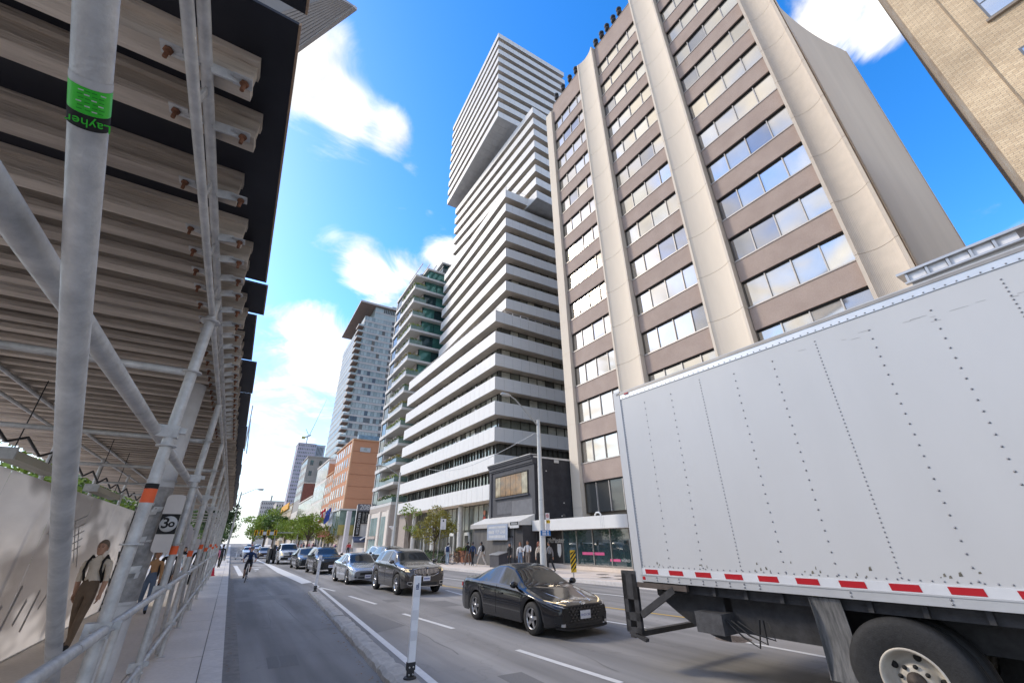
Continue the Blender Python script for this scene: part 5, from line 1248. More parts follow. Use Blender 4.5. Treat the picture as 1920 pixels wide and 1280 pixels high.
    def patch(nm, xs, zt_, zb_, mt, off=.012, par=t, both=False, thick=.03):
        for sgn in ((1, -1) if both else (1,)):
            r0, r1, r2, r3 = [], [], [], []
            for x in np.linspace(xs[0], xs[-1], 14):
                zt1 = float(np.interp(x, xs, zt_)); zb1 = float(np.interp(x, xs, zb_)); y = yf(x, zb1)-off; y2 = yf(x, zt1)-off
                r0.append((sgn*x, y, zb1)); r1.append((sgn*x, y2, zt1)); r2.append((sgn*x, y2+thick+off, zt1)); r3.append((sgn*x, y+thick+off, zb1))
            mb = MB().grid([r3, r0, r1, r2], False); o = B(mb, nm, mt, par)
        return o
    sp['front'](t, patch, B, yf, Ln, W, lambda x: float(np.interp(x, d, top)))
    # rear lights
    for sgn in (1, -1):
        i = ns-6; B(MB().cbox((sgn*G[i][3][0]*.80, yl[-3]+.02, belt[i]*.86), .22, .06, .10), 'tail_light', m_tail)
    return t
def plate(t, B, y, z, txt=None, w=.31, h=.16):
    p = B(MB().box(-w/2, w/2, y-.012, y, z-h/2, z+h/2), 'number_plate', m_plate)
    if txt is None or txt != 'DHZA 282':
        for q in range(6): B(MB().box(-.12+q*.042, -.092+q*.042, y-.0135, y-.0121, z-.03, z+.03), 'plate_mark', m_plt, p)
    else: text('plate_lettering', txt, .062, m_plt, p, (0, y-.014, z-.005), FACE_BACK, .0006, world=False)

# ---------------------------------------------------- black saloon with wide dark grille
def front_saloon(t, patch, B, yf, Ln, W, zt):
    xs = [0, .3, .55, .62]; 
    g = patch('grille', [-.62, -.5, 0, .5, .62], [.56, .615, .635, .615, .56], [.40, .31, .30, .31, .40], m_plas, .006)
    for r_ in range(5):
        for c_ in range(-5, 6):
            x = c_*.105+(.052 if r_ % 2 else 0); z = .335+r_*.058
            if abs(x) > .53-.04*abs(r_-2.5): continue
            y = yf(x, z)-.022; B(MB().prism([(x-.045, y, z+.004), (x, y, z+.028), (x+.045, y, z+.004), (x, y, z-.004)], (0, .016, 0)), 'grille_facet', M('grille_facet', (.10, .10, .105), .25, .8), g)
    patch('headlight', [.50, .62, .74, .83], [.640, .668, .700, .725], [.585, .600, .635, .690], m_lens, .010, both=True)
    patch('light_strip', [.50, .66, .83], [.650, .690, .736], [.638, .674, .722], m_lenso, .016, both=True)
    patch('lower_grille', [-.55, 0, .55], [.255, .26, .255], [.21, .20, .21], m_plas, .01)
    patch('splitter', [-.78, -.5, 0, .5, .78], [.235, .20, .19, .20, .235], [.205, .165, .155, .165, .205], m_plas, .035)
    patch('fog_intake', [.58, .70, .80], [.42, .44, .45], [.27, .27, .33], m_plas, .01, both=True)
    patch('bumper_trim', [.60, .70], [.30, .30], [.24, .25], M('silver_trim', (.55, .56, .58), .3, .6), .02, both=True)
    plate(t, B, -Ln/2-.03, .445, 'DHZA 282')
    e = B(MB().lathe([(.075, -.006), (.088, -.004), (.088, .006), (.075, .008)], (0, 0, 0), 'y', 28), 'badge', m_chrome); e.scale = (1, 1, .55); e.location = (0, yf(0, .655)-.010, .66)
    yb_ = yf(0, .655)-.02
    B(MB().bar((-.035, yb_, .632), (-.022, yb_, .688), .016, .012).bar((.022, yb_, .632), (.035, yb_, .688), .016, .012).bar((-.03, yb_, .655), (.03, yb_, .665), .012, .012), 'badge_letter', m_chrome)
    for sgn in (1, -1):
        B(MB().tube([(sgn*.32, -Ln/2+.12, zt(.12)+.004), (sgn*.45, -Ln/2+.6, zt(.6)-.003), (sgn*.58, -Ln/2+1.1, zt(1.1)-.02)], .008, 5), 'bonnet_crease', t.children[0].data.materials[0])
        B(MB().tube([(sgn*.1, -Ln/2+1.20, zt(1.2)+.012), (sgn*.62, -Ln/2+1.32, zt(1.32)-.02)], .008, 5), 'wiper', m_plas)
saloon = dict(L=4.68, W=1.84, R=.335, axles=(.87, 3.59), top=[(0, .60), (.05, .655), (.25, .715), (.65, .80), (1.15, .91), (1.3, .965), (1.98, 1.345), (2.4, 1.415), (2.85, 1.40), (3.45, 1.25), (3.95, 1.08), (4.3, 1.04), (4.55, 1.03), (4.63, .95), (4.68, .80)],
    belt=[(0, .57), (.3, .685), (1.1, .85), (1.5, .90), (3.0, .945), (3.9, .99), (4.4, .985), (4.68, .78)], roofw=[(0, .84), (1.1, .83), (1.35, .80), (2.0, .64), (3.2, .62), (3.9, .72), (4.3, .82), (4.68, .84)],
    ws=(1.22, 2.02), rearw=(3.0, 3.9), sidew=((1.42, 2.42), (2.50, 3.55)), seams=(1.28, 2.46, 3.4), handles=(2.2, 3.2), paint=paint('paint_black', (.012, .012, .014), .2), trim=m_plas, front=front_saloon, rim=m_alloy, spokes=5, spw=.16)
make_car('black_saloon', 'glossy black saloon with wide faceted grille following the white box truck', saloon, (7.28, 11.12, 0), R(2.1))
# ---------------------------------------------------- dark SUV with waterfall grille
def front_suv(t, patch, B, yf, Ln, W, zt):
    for sgn in (1, -1):
        xs = [sgn*.05, sgn*.3, sgn*.56]; xs2 = sorted(xs)
        o = patch('grille', xs2, [.98, .975, .93] if sgn > 0 else [.93, .975, .98], [.70, .70, .80] if sgn > 0 else [.80, .70, .70], m_plas, .01)
        for k in range(8):
            x = sgn*(.08+k*.063); y = yf(x, .85)-.03; zt_ = .97-.05*(k/7)**2; zb_ = .71+.09*(k/7)**2
            B(MB().box(x-.011, x+.011, y, y+.02, zb_, zt_), 'grille_bar', m_chrome, o)
        patch('grille_surround', xs2, [1.0, .995, .95] if sgn > 0 else [.95, .995, 1.0], [.98, .975, .93] if sgn > 0 else [.93, .975, .98], m_chrome, .02)
        patch('grille_surround', xs2, [.70, .70, .80] if sgn > 0 else [.80, .70, .70], [.68, .68, .78] if sgn > 0 else [.78, .68, .68], m_chrome, .02)
    patch('headlight', [.60, .72, .86], [.97, .965, .95], [.86, .855, .87], m_lenso, .012, both=True)
    patch('lower_grille', [-.5, 0, .5], [.46, .46, .46], [.36, .36, .36], m_plas, .008)
    patch('fog_surround', [.60, .70, .80], [.50, .51, .50], [.38, .37, .42], m_chrome, .010, both=True); patch('fog_intake', [.62, .70, .78], [.48, .49, .48], [.40, .39, .43], m_plas, .016, both=True)
    patch('bumper_chrome', [-.55, 0, .55], [.345, .335, .345], [.325, .315, .325], m_chrome, .02)
    plate(t, B, -Ln/2-.035, .60); B(MB().cbox((0, -Ln/2-.03, .86), .05, .02, .16), 'badge', m_chrome)
suv_top = [(0, .66), (.04, .93), (.15, 1.0), (.5, 1.07), (1.15, 1.15), (1.28, 1.18), (1.95, 1.60), (2.4, 1.70), (3.4, 1.69), (4.1, 1.60), (4.5, 1.26), (4.66, 1.12), (4.74, .75)]
suv = dict(L=4.74, W=1.93, R=.385, zb=.26, axles=(.95, 3.78), top=suv_top, belt=[(0, .64), (.2, .93), (1.1, 1.08), (1.6, 1.12), (3.2, 1.16), (4.2, 1.18), (4.74, .7)],
    roofw=[(0, .86), (1.15, .84), (1.35, .80), (2.0, .68), (3.6, .66), (4.4, .76), (4.74, .82)], ws=(1.2, 1.98), rearw=(4.12, 4.52), sidew=((1.42, 2.42), (2.50, 3.38), (3.46, 4.15)), seams=(1.3, 2.46, 3.45), handles=(2.2, 3.2),
    paint=paint('paint_charcoal', (.060, .055, .052), .5), trim=m_chrome, front=front_suv, spokes=10, spw=.07, rim=m_chrome)
make_car('charcoal_suv', 'charcoal brown SUV with chrome waterfall grille behind the black saloon', suv, (7.18, 21.05, 0), R(2.5))
# ---------------------------------------------------- silver saloon and the queue behind
def front_plain(gz0=.36, gz1=.50, hl=(.60, .68), gm=m_plas, lens=m_lens, pt=None):
    def f(t, patch, B, yf, Ln, W, zt):
        k = W/1.8
        patch('grille', [-.42*k, 0, .42*k], [gz1-.01, gz1, gz1-.01], [gz0+.04, gz0+.03, gz0+.04], gm, .008)
        patch('lower_grille', [-.5*k, 0, .5*k], [gz0-.03, gz0-.02, gz0-.03], [gz0-.11, gz0-.11, gz0-.11], m_plas, .008)
        patch('headlight', [.48*k, .62*k, .80*k], [hl[1], hl[1]+.03, hl[1]+.06], [hl[0], hl[0]-.01, hl[0]+.03], lens, .012, both=True)
        patch('fog_light', [.58*k, .70*k], [gz0+.0, gz0+.0], [gz0-.07, gz0-.07], m_plas, .010, both=True)
        plate(t, B, -Ln/2-.03, gz0-.02, pt)
    return f
sil = dict(L=4.54, W=1.77, R=.32, axles=(.86, 3.46), top=[(0, .60), (.05, .70), (.3, .79), (.7, .88), (1.1, .95), (1.25, .99), (1.85, 1.38), (2.3, 1.465), (2.9, 1.45), (3.4, 1.32), (3.85, 1.12), (4.2, 1.08), (4.45, 1.05), (4.54, .8)],
    belt=[(0, .58), (.3, .75), (1.0, .89), (1.5, .93), (3.0, .97), (3.9, 1.02), (4.54, .8)], roofw=[(0, .84), (1.1, .82), (1.3, .80), (1.95, .66), (3.2, .64), (3.9, .76), (4.54, .84)], ws=(1.15, 1.9), rearw=(3.0, 3.82), sidew=((1.35, 2.35), (2.43, 3.45)), seams=(1.22, 2.39, 3.3), handles=(2.15, 3.1),
    paint=paint('paint_silver', (.52, .54, .56), .7), front=front_plain(.40, .56, (.62, .70)), spokes=5, spw=.12)
f0 = gz(647, 1095); make_car('silver_saloon', 'silver four-door saloon between the charcoal SUV and a black crossover', sil, (f0.x+.8, f0.y+1.41, 0), R(2.5), None, 80)
rav = dict(suv); rav.update(L=4.6, W=1.86, R=.36, axles=(.92, 3.6), paint=paint('paint_black2', (.014, .016, .018), .3), front=front_plain(.52, .80, (.84, .92)), spokes=5, spw=.1, trim=m_plas, rim=m_alloyd)
f0 = gz(586, 1076); make_car('black_crossover', 'black crossover with slim headlights behind the silver saloon', rav, (f0.x+.85, f0.y+1.4, 0), R(2.5), None, 72)
tes = dict(L=4.75, W=1.92, R=.36, zb=.22, axles=(.87, 3.76), top=[(0, .66), (.05, .76), (.3, .86), (.8, .97), (1.1, 1.03), (2.0, 1.52), (2.5, 1.61), (3.2, 1.57), (4.0, 1.32), (4.5, 1.12), (4.75, .9)], belt=[(0, .64), (.3, .82), (1.0, .97), (1.6, 1.02), (3.2, 1.06), (4.2, 1.08), (4.75, .85)],
    roofw=[(0, .85), (1.1, .83), (1.3, .80), (2.1, .66), (3.6, .64), (4.4, .78), (4.75, .84)], ws=(1.1, 2.05), rearw=(3.2, 4.3), sidew=((1.45, 2.45), (2.53, 3.7)), seams=(1.3, 2.49), handles=(), paint=paint('paint_graphite', (.035, .038, .042), .5), front=front_plain(.38, .42, (.70, .78), m_plas, m_lens), spokes=5, rim=m_alloyd)
f0 = gz(553, 1066.5); make_car('graphite_car', 'graphite electric hatchback with plain nose ahead of the white pickup', tes, (f0.x+.9, f0.y+1.5, 0), R(2.5), None, 72)
def front_pick(t, patch, B, yf, Ln, W, zt):
    g = patch('grille', [-.62, 0, .62], [1.12, 1.13, 1.12], [.70, .70, .70], m_plas, .02)
    for z in (.80, .92, 1.03): patch('grille_bar', [-.6, 0, .6], [z+.02, z+.02, z+.02], [z-.02, z-.02, z-.02], M('grey_plastic', (.05, .05, .055), .5), .04)
    patch('headlight', [.66, .76, .92], [1.12, 1.12, 1.10], [.86, .84, .86], m_lenso, .02, both=True); patch('bumper', [-.95, -.7, 0, .7, .95], [.66, .66, .66, .66, .66], [.42, .38, .38, .38, .42], m_plas, .06)
    plate(t, B, -Ln/2-.08, .52); B(MB().lathe([(0, -.01), (.1, 0), (0, .01)], (0, -Ln/2-.03, .93), 'y', 20), 'badge', M('badge_blue', (.03, .06, .2), .4))
pick = dict(cat='pickup', L=5.6, W=2.02, R=.41, zb=.40, sig=.05, axles=(1.0, 4.5), top=[(0, .75), (.05, 1.15), (.2, 1.22), (1.2, 1.30), (1.35, 1.32), (1.95, 1.86), (2.4, 1.94), (3.2, 1.93), (3.45, 1.75), (3.6, 1.30), (3.65, 1.28), (5.5, 1.27), (5.6, 1.1)], belt=[(0, .72), (.2, 1.12), (1.2, 1.22), (3.4, 1.25), (5.6, 1.05)],
    roofw=[(0, .88), (1.25, .86), (2.0, .72), (3.2, .72), (3.6, .9), (5.6, .9)], ws=(1.3, 1.98), rearw=(3.25, 3.5), sidew=((1.55, 2.35), (2.42, 3.15)), seams=(1.4, 2.4, 3.25), handles=(2.2,), paint=paint('paint_white', (.72, .72, .71), .0), front=front_pick, spokes=8, rim=m_alloy, mirror_mat=m_plas)
f0 = gz(518, 1057.5); make_car('white_pickup', 'white pickup truck with tall black grille and warm headlights in the traffic queue', pick, (f0.x+.9, f0.y+1.8, 0), R(2.5), None, 72)
# dark flatbed load behind the pickup cab
pl = thing('flatbed_load', 'dark tool racks rising beside the white pickup cab', 'rack', (f0.x-.55, f0.y+3.4, 0)); 
for dx, hgt in ((0, 1.45), (.35, 1.8)): MB().box(f0.x-.75+dx, f0.x-.5+dx, f0.y+1.9, f0.y+5.2, .35, hgt).build('rack', m_plas, pl)
for dy in (2.1, 4.8): MB().lathe([(.2, -.1), (.36, -.1), (.38, 0), (.36, .1), (.2, .1)], (f0.x-.6, f0.y+dy, .38), 'x', 20).build('wheel', m_tyre, pl)
# more of the queue, small in the picture
def far_car(px, dx, col, base, label, rz=R(2.5), warm=False, nm='queue_car', x=None):
    s_ = dict(base); s_.update(paint=paint('paint_%s' % col[0], col[1], .3), front=front_plain(*( (.40, .56, (.62, .70)) if base is sil else (.52, .80, (.84, .92)) ), lens=m_lenso if warm else m_lens))
    p = gz(*px); make_car(nm, label, s_, ((x if x is not None else p.x)+dx, p.y+1.4, 0), rz, 'cars queueing up the street', 48)
far_car((481, 1046.5), .85, ('bronze', (.05, .03, .025)), sil, 'small dark bronze saloon with glowing headlights in the next lane', warm=True)
far_car((451, 1043), .85, ('white2', (.70, .70, .70)), sil, 'white saloon with dark roof waiting behind the leading cyclist')
far_car((472, 1033), .85, ('silver2', (.5, .52, .54)), sil, 'silver saloon behind the bronze car with lit headlights')
far_car((463, 1031), .5, ('black3', (.015, .015, .018)), suv, 'black SUV stopped beside the far cyclist in the red top')
far_car((479, 1030), .6, ('white3', (.72, .72, .70)), suv, 'white van-like SUV further up the queue')
far_car((512, 1040), .9, ('red3', (.35, .03, .03)), sil, 'dark red saloon just behind the white pickup')
far_car((474, 1026), .6, ('grey3', (.3, .3, .31)), sil, 'grey saloon at the signals')
# opposite direction, seen over the roofs of the queue
far_car((655, 1068), 0, ('white4', (.70, .69, .66)), suv, 'white taxi driving away beyond the silver saloon', R(182), x=11.0)
far_car((700, 1072), 0, ('black4', (.03, .03, .035)), suv, 'dark SUV driving away beyond the charcoal SUV', R(182), x=10.6)
far_car((545, 1048), 0, ('red4', (.40, .05, .04)), sil, 'red saloon driving away beyond the pickup', R(182), x=10.6)

# ================================================================ white box truck
m_tw = M('truck_white', (.52, .52, .52), .36, 0, .05, 1.2, .35, 1.3, v2=.5, vs2=.5, stretch=(1, 1, .35))
m_alu = M('truck_aluminium', (.60, .61, .62), .38, .5, .06, 3)
m_redt = M('red_tape', (.42, .012, .02), .35, 0, .05); m_wht = M('white_tape', (.66, .67, .69), .35, .1, .05)
m_steel = M('chassis_black', (.045, .045, .048), .6, .2, .3, 6, .2, 20); m_dirt = M('mud_flap', (.20, .195, .19), .85, 0, 0, 6, .3, 20, col2=(.08, .08, .08), stretch=(1, 4, .6))
TX, TY = 6.4, 6.08
trk = thing('box_truck', 'large white riveted box truck with red and white reflective strip', 'truck', (TX, TY, 0), R(2.1))
B = lambda mb, nm, mt, par=trk: mb.build(nm, mt, par, world=False)
TL, TW, ZR, ZM, ZS, ZTT, ZTOP = -7.6, 2.55, 1.325, 1.43, 1.525, 4.67, 4.83
n = 12; pw = 7.45/n
for i in range(n): B(MB().box(0, .03, -.13-(i+1)*pw, -.13-i*pw, ZS, ZTT), 'side_panel', m_tw)
B(MB().box(.03, TW, TL+.02, -.02, ZR+.05, ZTOP-.05), 'box_body', m_tw); B(MB().box(-.001, TW, TL, 0, ZTOP-.05, ZTOP), 'roof', m_tw)
B(MB().box(-.012, .02, TL, -.06, ZTT, ZTOP-.06), 'top_rail', m_alu); B(MB().box(-.02, .02, TL, -.05, ZTOP-.065, ZTOP-.02), 'roof_edge', M('rail_brown_grey', (.30, .28, .26), .5, .4))  # aluminium top rail with a darker brown-grey edge strip above it
B(MB().box(-.02, .10, -.135, .04, ZR-.02, ZTOP+.02), 'rear_frame', m_tw)
B(MB().box(-.016, .03, TL, -.14, ZM, ZS+.005), 'tape_backing', m_wht); B(MB().box(-.024, .03, TL, -.1, ZR, ZM-.004), 'lower_rail', m_alu); B(MB().box(-.032, .0, TL, -.1, ZM-.012, ZM+.004), 'rail_lip', m_alu)
y = -.22; k = 0
while y > TL+.4:
    B(MB().prism([(-.0165, y, ZM+.015), (-.0165, y-.27, ZM+.015), (-.0165, y-.27+.012, ZS-.01), (-.0165, y+.012, ZS-.01)], (-.0025, 0, 0)), 'red_tape', m_redt); y -= .50; k += 1
B(MB().box(-.027, -.024, -.20, -.14, ZR+.025, ZM-.03), 'red_tape', m_redt)
def rivets(nm, pts, r):
    mb = MB()
    for p in pts: mb.lathe([(r, 0), (r*.8, -r*.5), (0, -r*.75)], p, 'x', 6)
    B(mb, nm, M('rivet', (.24, .24, .25), .4, .5))['kind'] = 'stuff'
for i in range(n+1):
    yy = -.13-i*pw; dense = i % 3 == 0; st = .052 if dense else .125
    rivets('rivet_row', [(-.001, yy+.012, ZS+.05+q*st) for q in range(int((ZTT-ZS-.1)/st))], .0125 if not dense else .0105)
rivets('rivet_row', [(-.001, -.2-q*.1, ZS+.035) for q in range(72)], .0105); rivets('rivet_row', [(-.013, -.2-q*.1, ZTT+.02) for q in range(72)], .0105); rivets('rivet_row', [(-.001, -.16, ZS+.05+q*.05) for q in range(62)], .008)
rivets('rail_bolt', [(-.025, -.45-q*.22, ZR+.03+(q2*.04)) for q in range(9) for q2 in (0, 1)]+[(-.025, -3.3-q*.9, ZR+.03+q2*.04) for q in range(5) for q2 in (0, 1)], .014)
random.seed(31)
for k in range(26):      # scuffs above the strip
    yy = -random.choice((.5, 1.35, 2.2, 2.35, 2.6, 2.75, 3.0, 3.5, 4.2, 4.4, 4.9))+random.gauss(0, .05); zz = ZS+.03+abs(random.gauss(0, .05)); w, h = random.uniform(.01, .035), random.uniform(.012, .05)
    B(MB().add([(-.002, yy, zz), (-.002, yy-w, zz+.004), (-.002, yy-w*.8, zz+h), (-.002, yy-w*.2, zz+h*.8)], [(0, 1, 2, 3)]), 'scuff', M('scuff_dark', (.16, .15, .12), .9, 0, .5, 30))
for k in range(18):
    yy = -3.6-random.uniform(0, 3.0); zz = ZTT-.28+.05*math.sin(yy*1.3)+random.gauss(0, .03); w = random.uniform(.05, .2)
    B(MB().add([(-.002, yy, zz), (-.002, yy-w, zz-.006), (-.002, yy-w, zz), (-.002, yy, zz+.006)], [(0, 1, 2, 3)]), 'scrape', M('scrape_grey', (.40, .40, .40), .8))
B(MB().cbox((-.02, -.32, ZTOP-.075), .02, .1, .03), 'marker_lamp', m_tail)
# chassis
B(MB().box(.75, .95, TL, -.2, .82, ZR).box(1.6, 1.8, TL, -.2, .82, ZR), 'frame_rails', m_steel); B(MB().box(.12, TW-.1, TL+.1, -.3, ZR-.14, ZR+.05), 'floor_beams', m_steel)
for q in range(14): B(MB().box(.06, TW-.06, -.4-q*.5-.05, -.4-q*.5, ZR-.13, ZR), 'cross_member', m_steel)
# lift gate upright with slots
g = MB(); y0, y1 = .02, .36
for (za, zb_) in ((ZR-.30, ZR+.15), (ZR-.62, ZR-.50), (ZR-.80, ZR-.72)): g.box(-.03, .03, y0, y1, za, zb_)
g.box(-.03, .03, y0, y0+.10, ZR-.80, ZR+.1).box(-.03, .03, y1-.10, y1, ZR-.80, ZR+.1).box(-.03, .28, y1-.03, y1, ZR-.78, ZR+.12)
B(g, 'lift_gate_upright', m_steel); B(MB().bar((0, .3, ZR-.80), (0, -.05, ZR-.88), .08, .05).box(-.02, 2.2, .2, .3, ZR-.88, ZR-.80), 'step_bar', m_steel)
B(MB().box(.3, 2.3, .28, .34, ZR-.1, ZR+1.3), 'lift_platform', m_steel)
B(MB().bar((0, .0, ZR-.52), (0, -.75, ZR-.09), .05, .10), 'brace', m_steel); B(MB().box(-.02, .05, -1.0, .05, ZR-.10, ZR-.02), 'gate_beam', M('rusty_beam', (.10, .08, .07), .8, .2, .3, 6))
g = MB(); 
for q in range(9):
    a0, a1 = -.15-q*.14, -.15-(q+1)*.14; f = lambda u: ZR-.12-.62*math.sin(min(1, -u/1.4)*1.5)
    g.add([(.3, a0, f(a0)), (.3, a1, f(a1)), (.3, a1, ZR-.1), (.3, a0, ZR-.1)], [(0, 1, 2, 3)])
B(g, 'gate_shroud', m_steel); B(MB().box(.02, .42, -1.5, -1.05, .70, .97), 'battery_box', M('box_grey', (.075, .075, .08), .7, .2, .3, 8, .3, 20))
B(MB().box(.35, 2.2, -2.8, -1.5, .72, ZR-.05), 'tool_tank', m_steel)
for q in range(3): B(MB().tube([(.1, -1.5-q*.1, .9), (.08, -1.75-q*.1, .72+.03*q), (.1, -1.95-q*.12, .62+.06*q), (.15, -2.0-q*.05, .95)], .012, 6), 'air_hose', m_plas)
rows = [[(.02+.06*math.sin(u*3), -2.78-.36*v/5+.0, ZR-.02-.86*u) for v in range(6)] for u in np.linspace(0, 1, 7)]
fl = MB().grid(rows); fl.grid([[(p[0]+.012, p[1], p[2]) for p in r] for r in rows], True, True); B(fl, 'mud_flap', m_dirt)
rows = [[(.02+.60*v/5, -2.80-.02*math.sin(v), ZR-.02-.86*u) for v in range(6)] for u in np.linspace(0, 1, 7)]; B(MB().grid(rows), 'mud_flap', m_dirt)
# dual rear wheels
RW = .585
for (xc, inner) in ((.16, 0), (.47, 1), (2.08, 1), (2.39, 0)):
    yc = -3.62; wd = .14
    prof = [(.30, -wd*.8), (.37, -wd*.95), (.50, -wd), (.56, -wd*.88), (RW, -wd*.7), (RW, wd*.7), (.56, wd*.88), (.50, wd), (.37, wd*.95), (.30, wd*.8)]
    w_ = B(MB().lathe(prof, (xc, yc, RW), 'x', 56), 'wheel', m_tyre)
    for gx_ in (-.05, .0, .05): B(MB().lathe([(RW+.001, gx_-.008), (RW+.003, gx_), (RW+.001, gx_+.008)], (xc, yc, RW), 'x', 56), 'tread_groove', m_under, w_)
    if not inner:
        s = -1 if xc < 1 else 1; m_rimw = M('wheel_white', (.62, .59, .52), .5, .1, 0, 4, .1, 30, col2=(.40, .35, .29), v2=.3)
        rm = B(MB().lathe([(.305, s*wd*.82), (.29, s*wd*.9), (.275, s*wd*.78), (.262, s*wd*.3), (.235, -s*.02), (.17, -s*.045), (.155, s*.03), (.12, s*.05), (0, s*.05)], (xc, yc, RW), 'x', 40), 'rim', m_rimw, w_)
        for q in range(5): a = 2*math.pi*q/5+.55; B(MB().lathe([(0, 0), (.036, 0), (.036, .004)], (xc+s*.008-s*.022, yc+.215*math.cos(a), RW+.215*math.sin(a)), 'x', 14), 'hand_hole', m_dark, w_)
        for q in range(8): a = 2*math.pi*q/8+.2; B(MB().lathe([(0, s*.02), (.022, s*.015), (.022, 0)], (xc+s*.05, yc+.135*math.cos(a), RW+.135*math.sin(a)), 'x', 10), 'wheel_nut', m_dark, w_)
        B(MB().lathe([(0, s*.10), (.07, s*.085), (.085, s*.03), (.085, 0)], (xc+s*.04, yc, RW), 'x', 20), 'hub', M('hub_rust', (.07, .055, .045), .7, .4, .4, 12), w_)
B(MB().tube([(.2, -3.62, RW), (2.35, -3.62, RW)], .1, 12), 'axle', m_steel)
# cab ahead of the box, mostly outside the picture
B(MB().box(.1, 2.4, TL-2.2, TL-.25, .6, 3.0), 'cab', m_tw); B(MB().lathe([(.3, -.13), (.5, -.13), (RW, 0), (.5, .13), (.3, .13)], (.25, TL-1.2, RW), 'x', 32), 'wheel', m_tyre)
# ================================================================ people
SK = [M('skin_light', (.52, .31, .22), .55, 0, .05), M('skin_tan', (.36, .20, .13), .55, 0, .05), M('skin_dark', (.16, .085, .055), .55, 0, .05)]
def cloth(n, c): return M('cloth_'+n, c, .85, 0, .12, 6, .25, 25)
CL = dict(black=cloth('black', (.018, .018, .02)), cream=cloth('cream', (.78, .71, .61)), brown=cloth('brown', (.17, .125, .09)), tan=cloth('tan', (.46, .27, .14)), jeans=cloth('jeans', (.12, .17, .26)), ljeans=cloth('ljeans', (.30, .38, .46)),
          white=cloth('white', (.70, .68, .66)), navy=cloth('navy', (.022, .045, .12)), grey=cloth('grey', (.20, .20, .21)), beige=cloth('beige', (.58, .50, .42)), red=cloth('red', (.45, .05, .05)), pink=cloth('pink', (.6, .2, .28)), teal=cloth('teal', (.02, .16, .14)), taupe=cloth('taupe', (.17, .14, .12)))
HR = dict(brown=M('hair_brown', (.10, .055, .03), .6, 0, .3, 30), black=M('hair_black', (.012, .010, .010), .5, 0, .2, 30), grey=M('hair_grey', (.22, .17, .13), .6, 0, .3, 30), auburn=M('hair_auburn', (.20, .06, .03), .55, 0, .3, 30))
PEOPLE = []
def limb(a, ang, ln, fwd=-1):    # point at the end of a limb swung forward by ang (radians) in the sagittal plane
    return Vector((a.x, a.y+fwd*math.sin(ang)*ln, a.z-math.cos(ang)*ln))
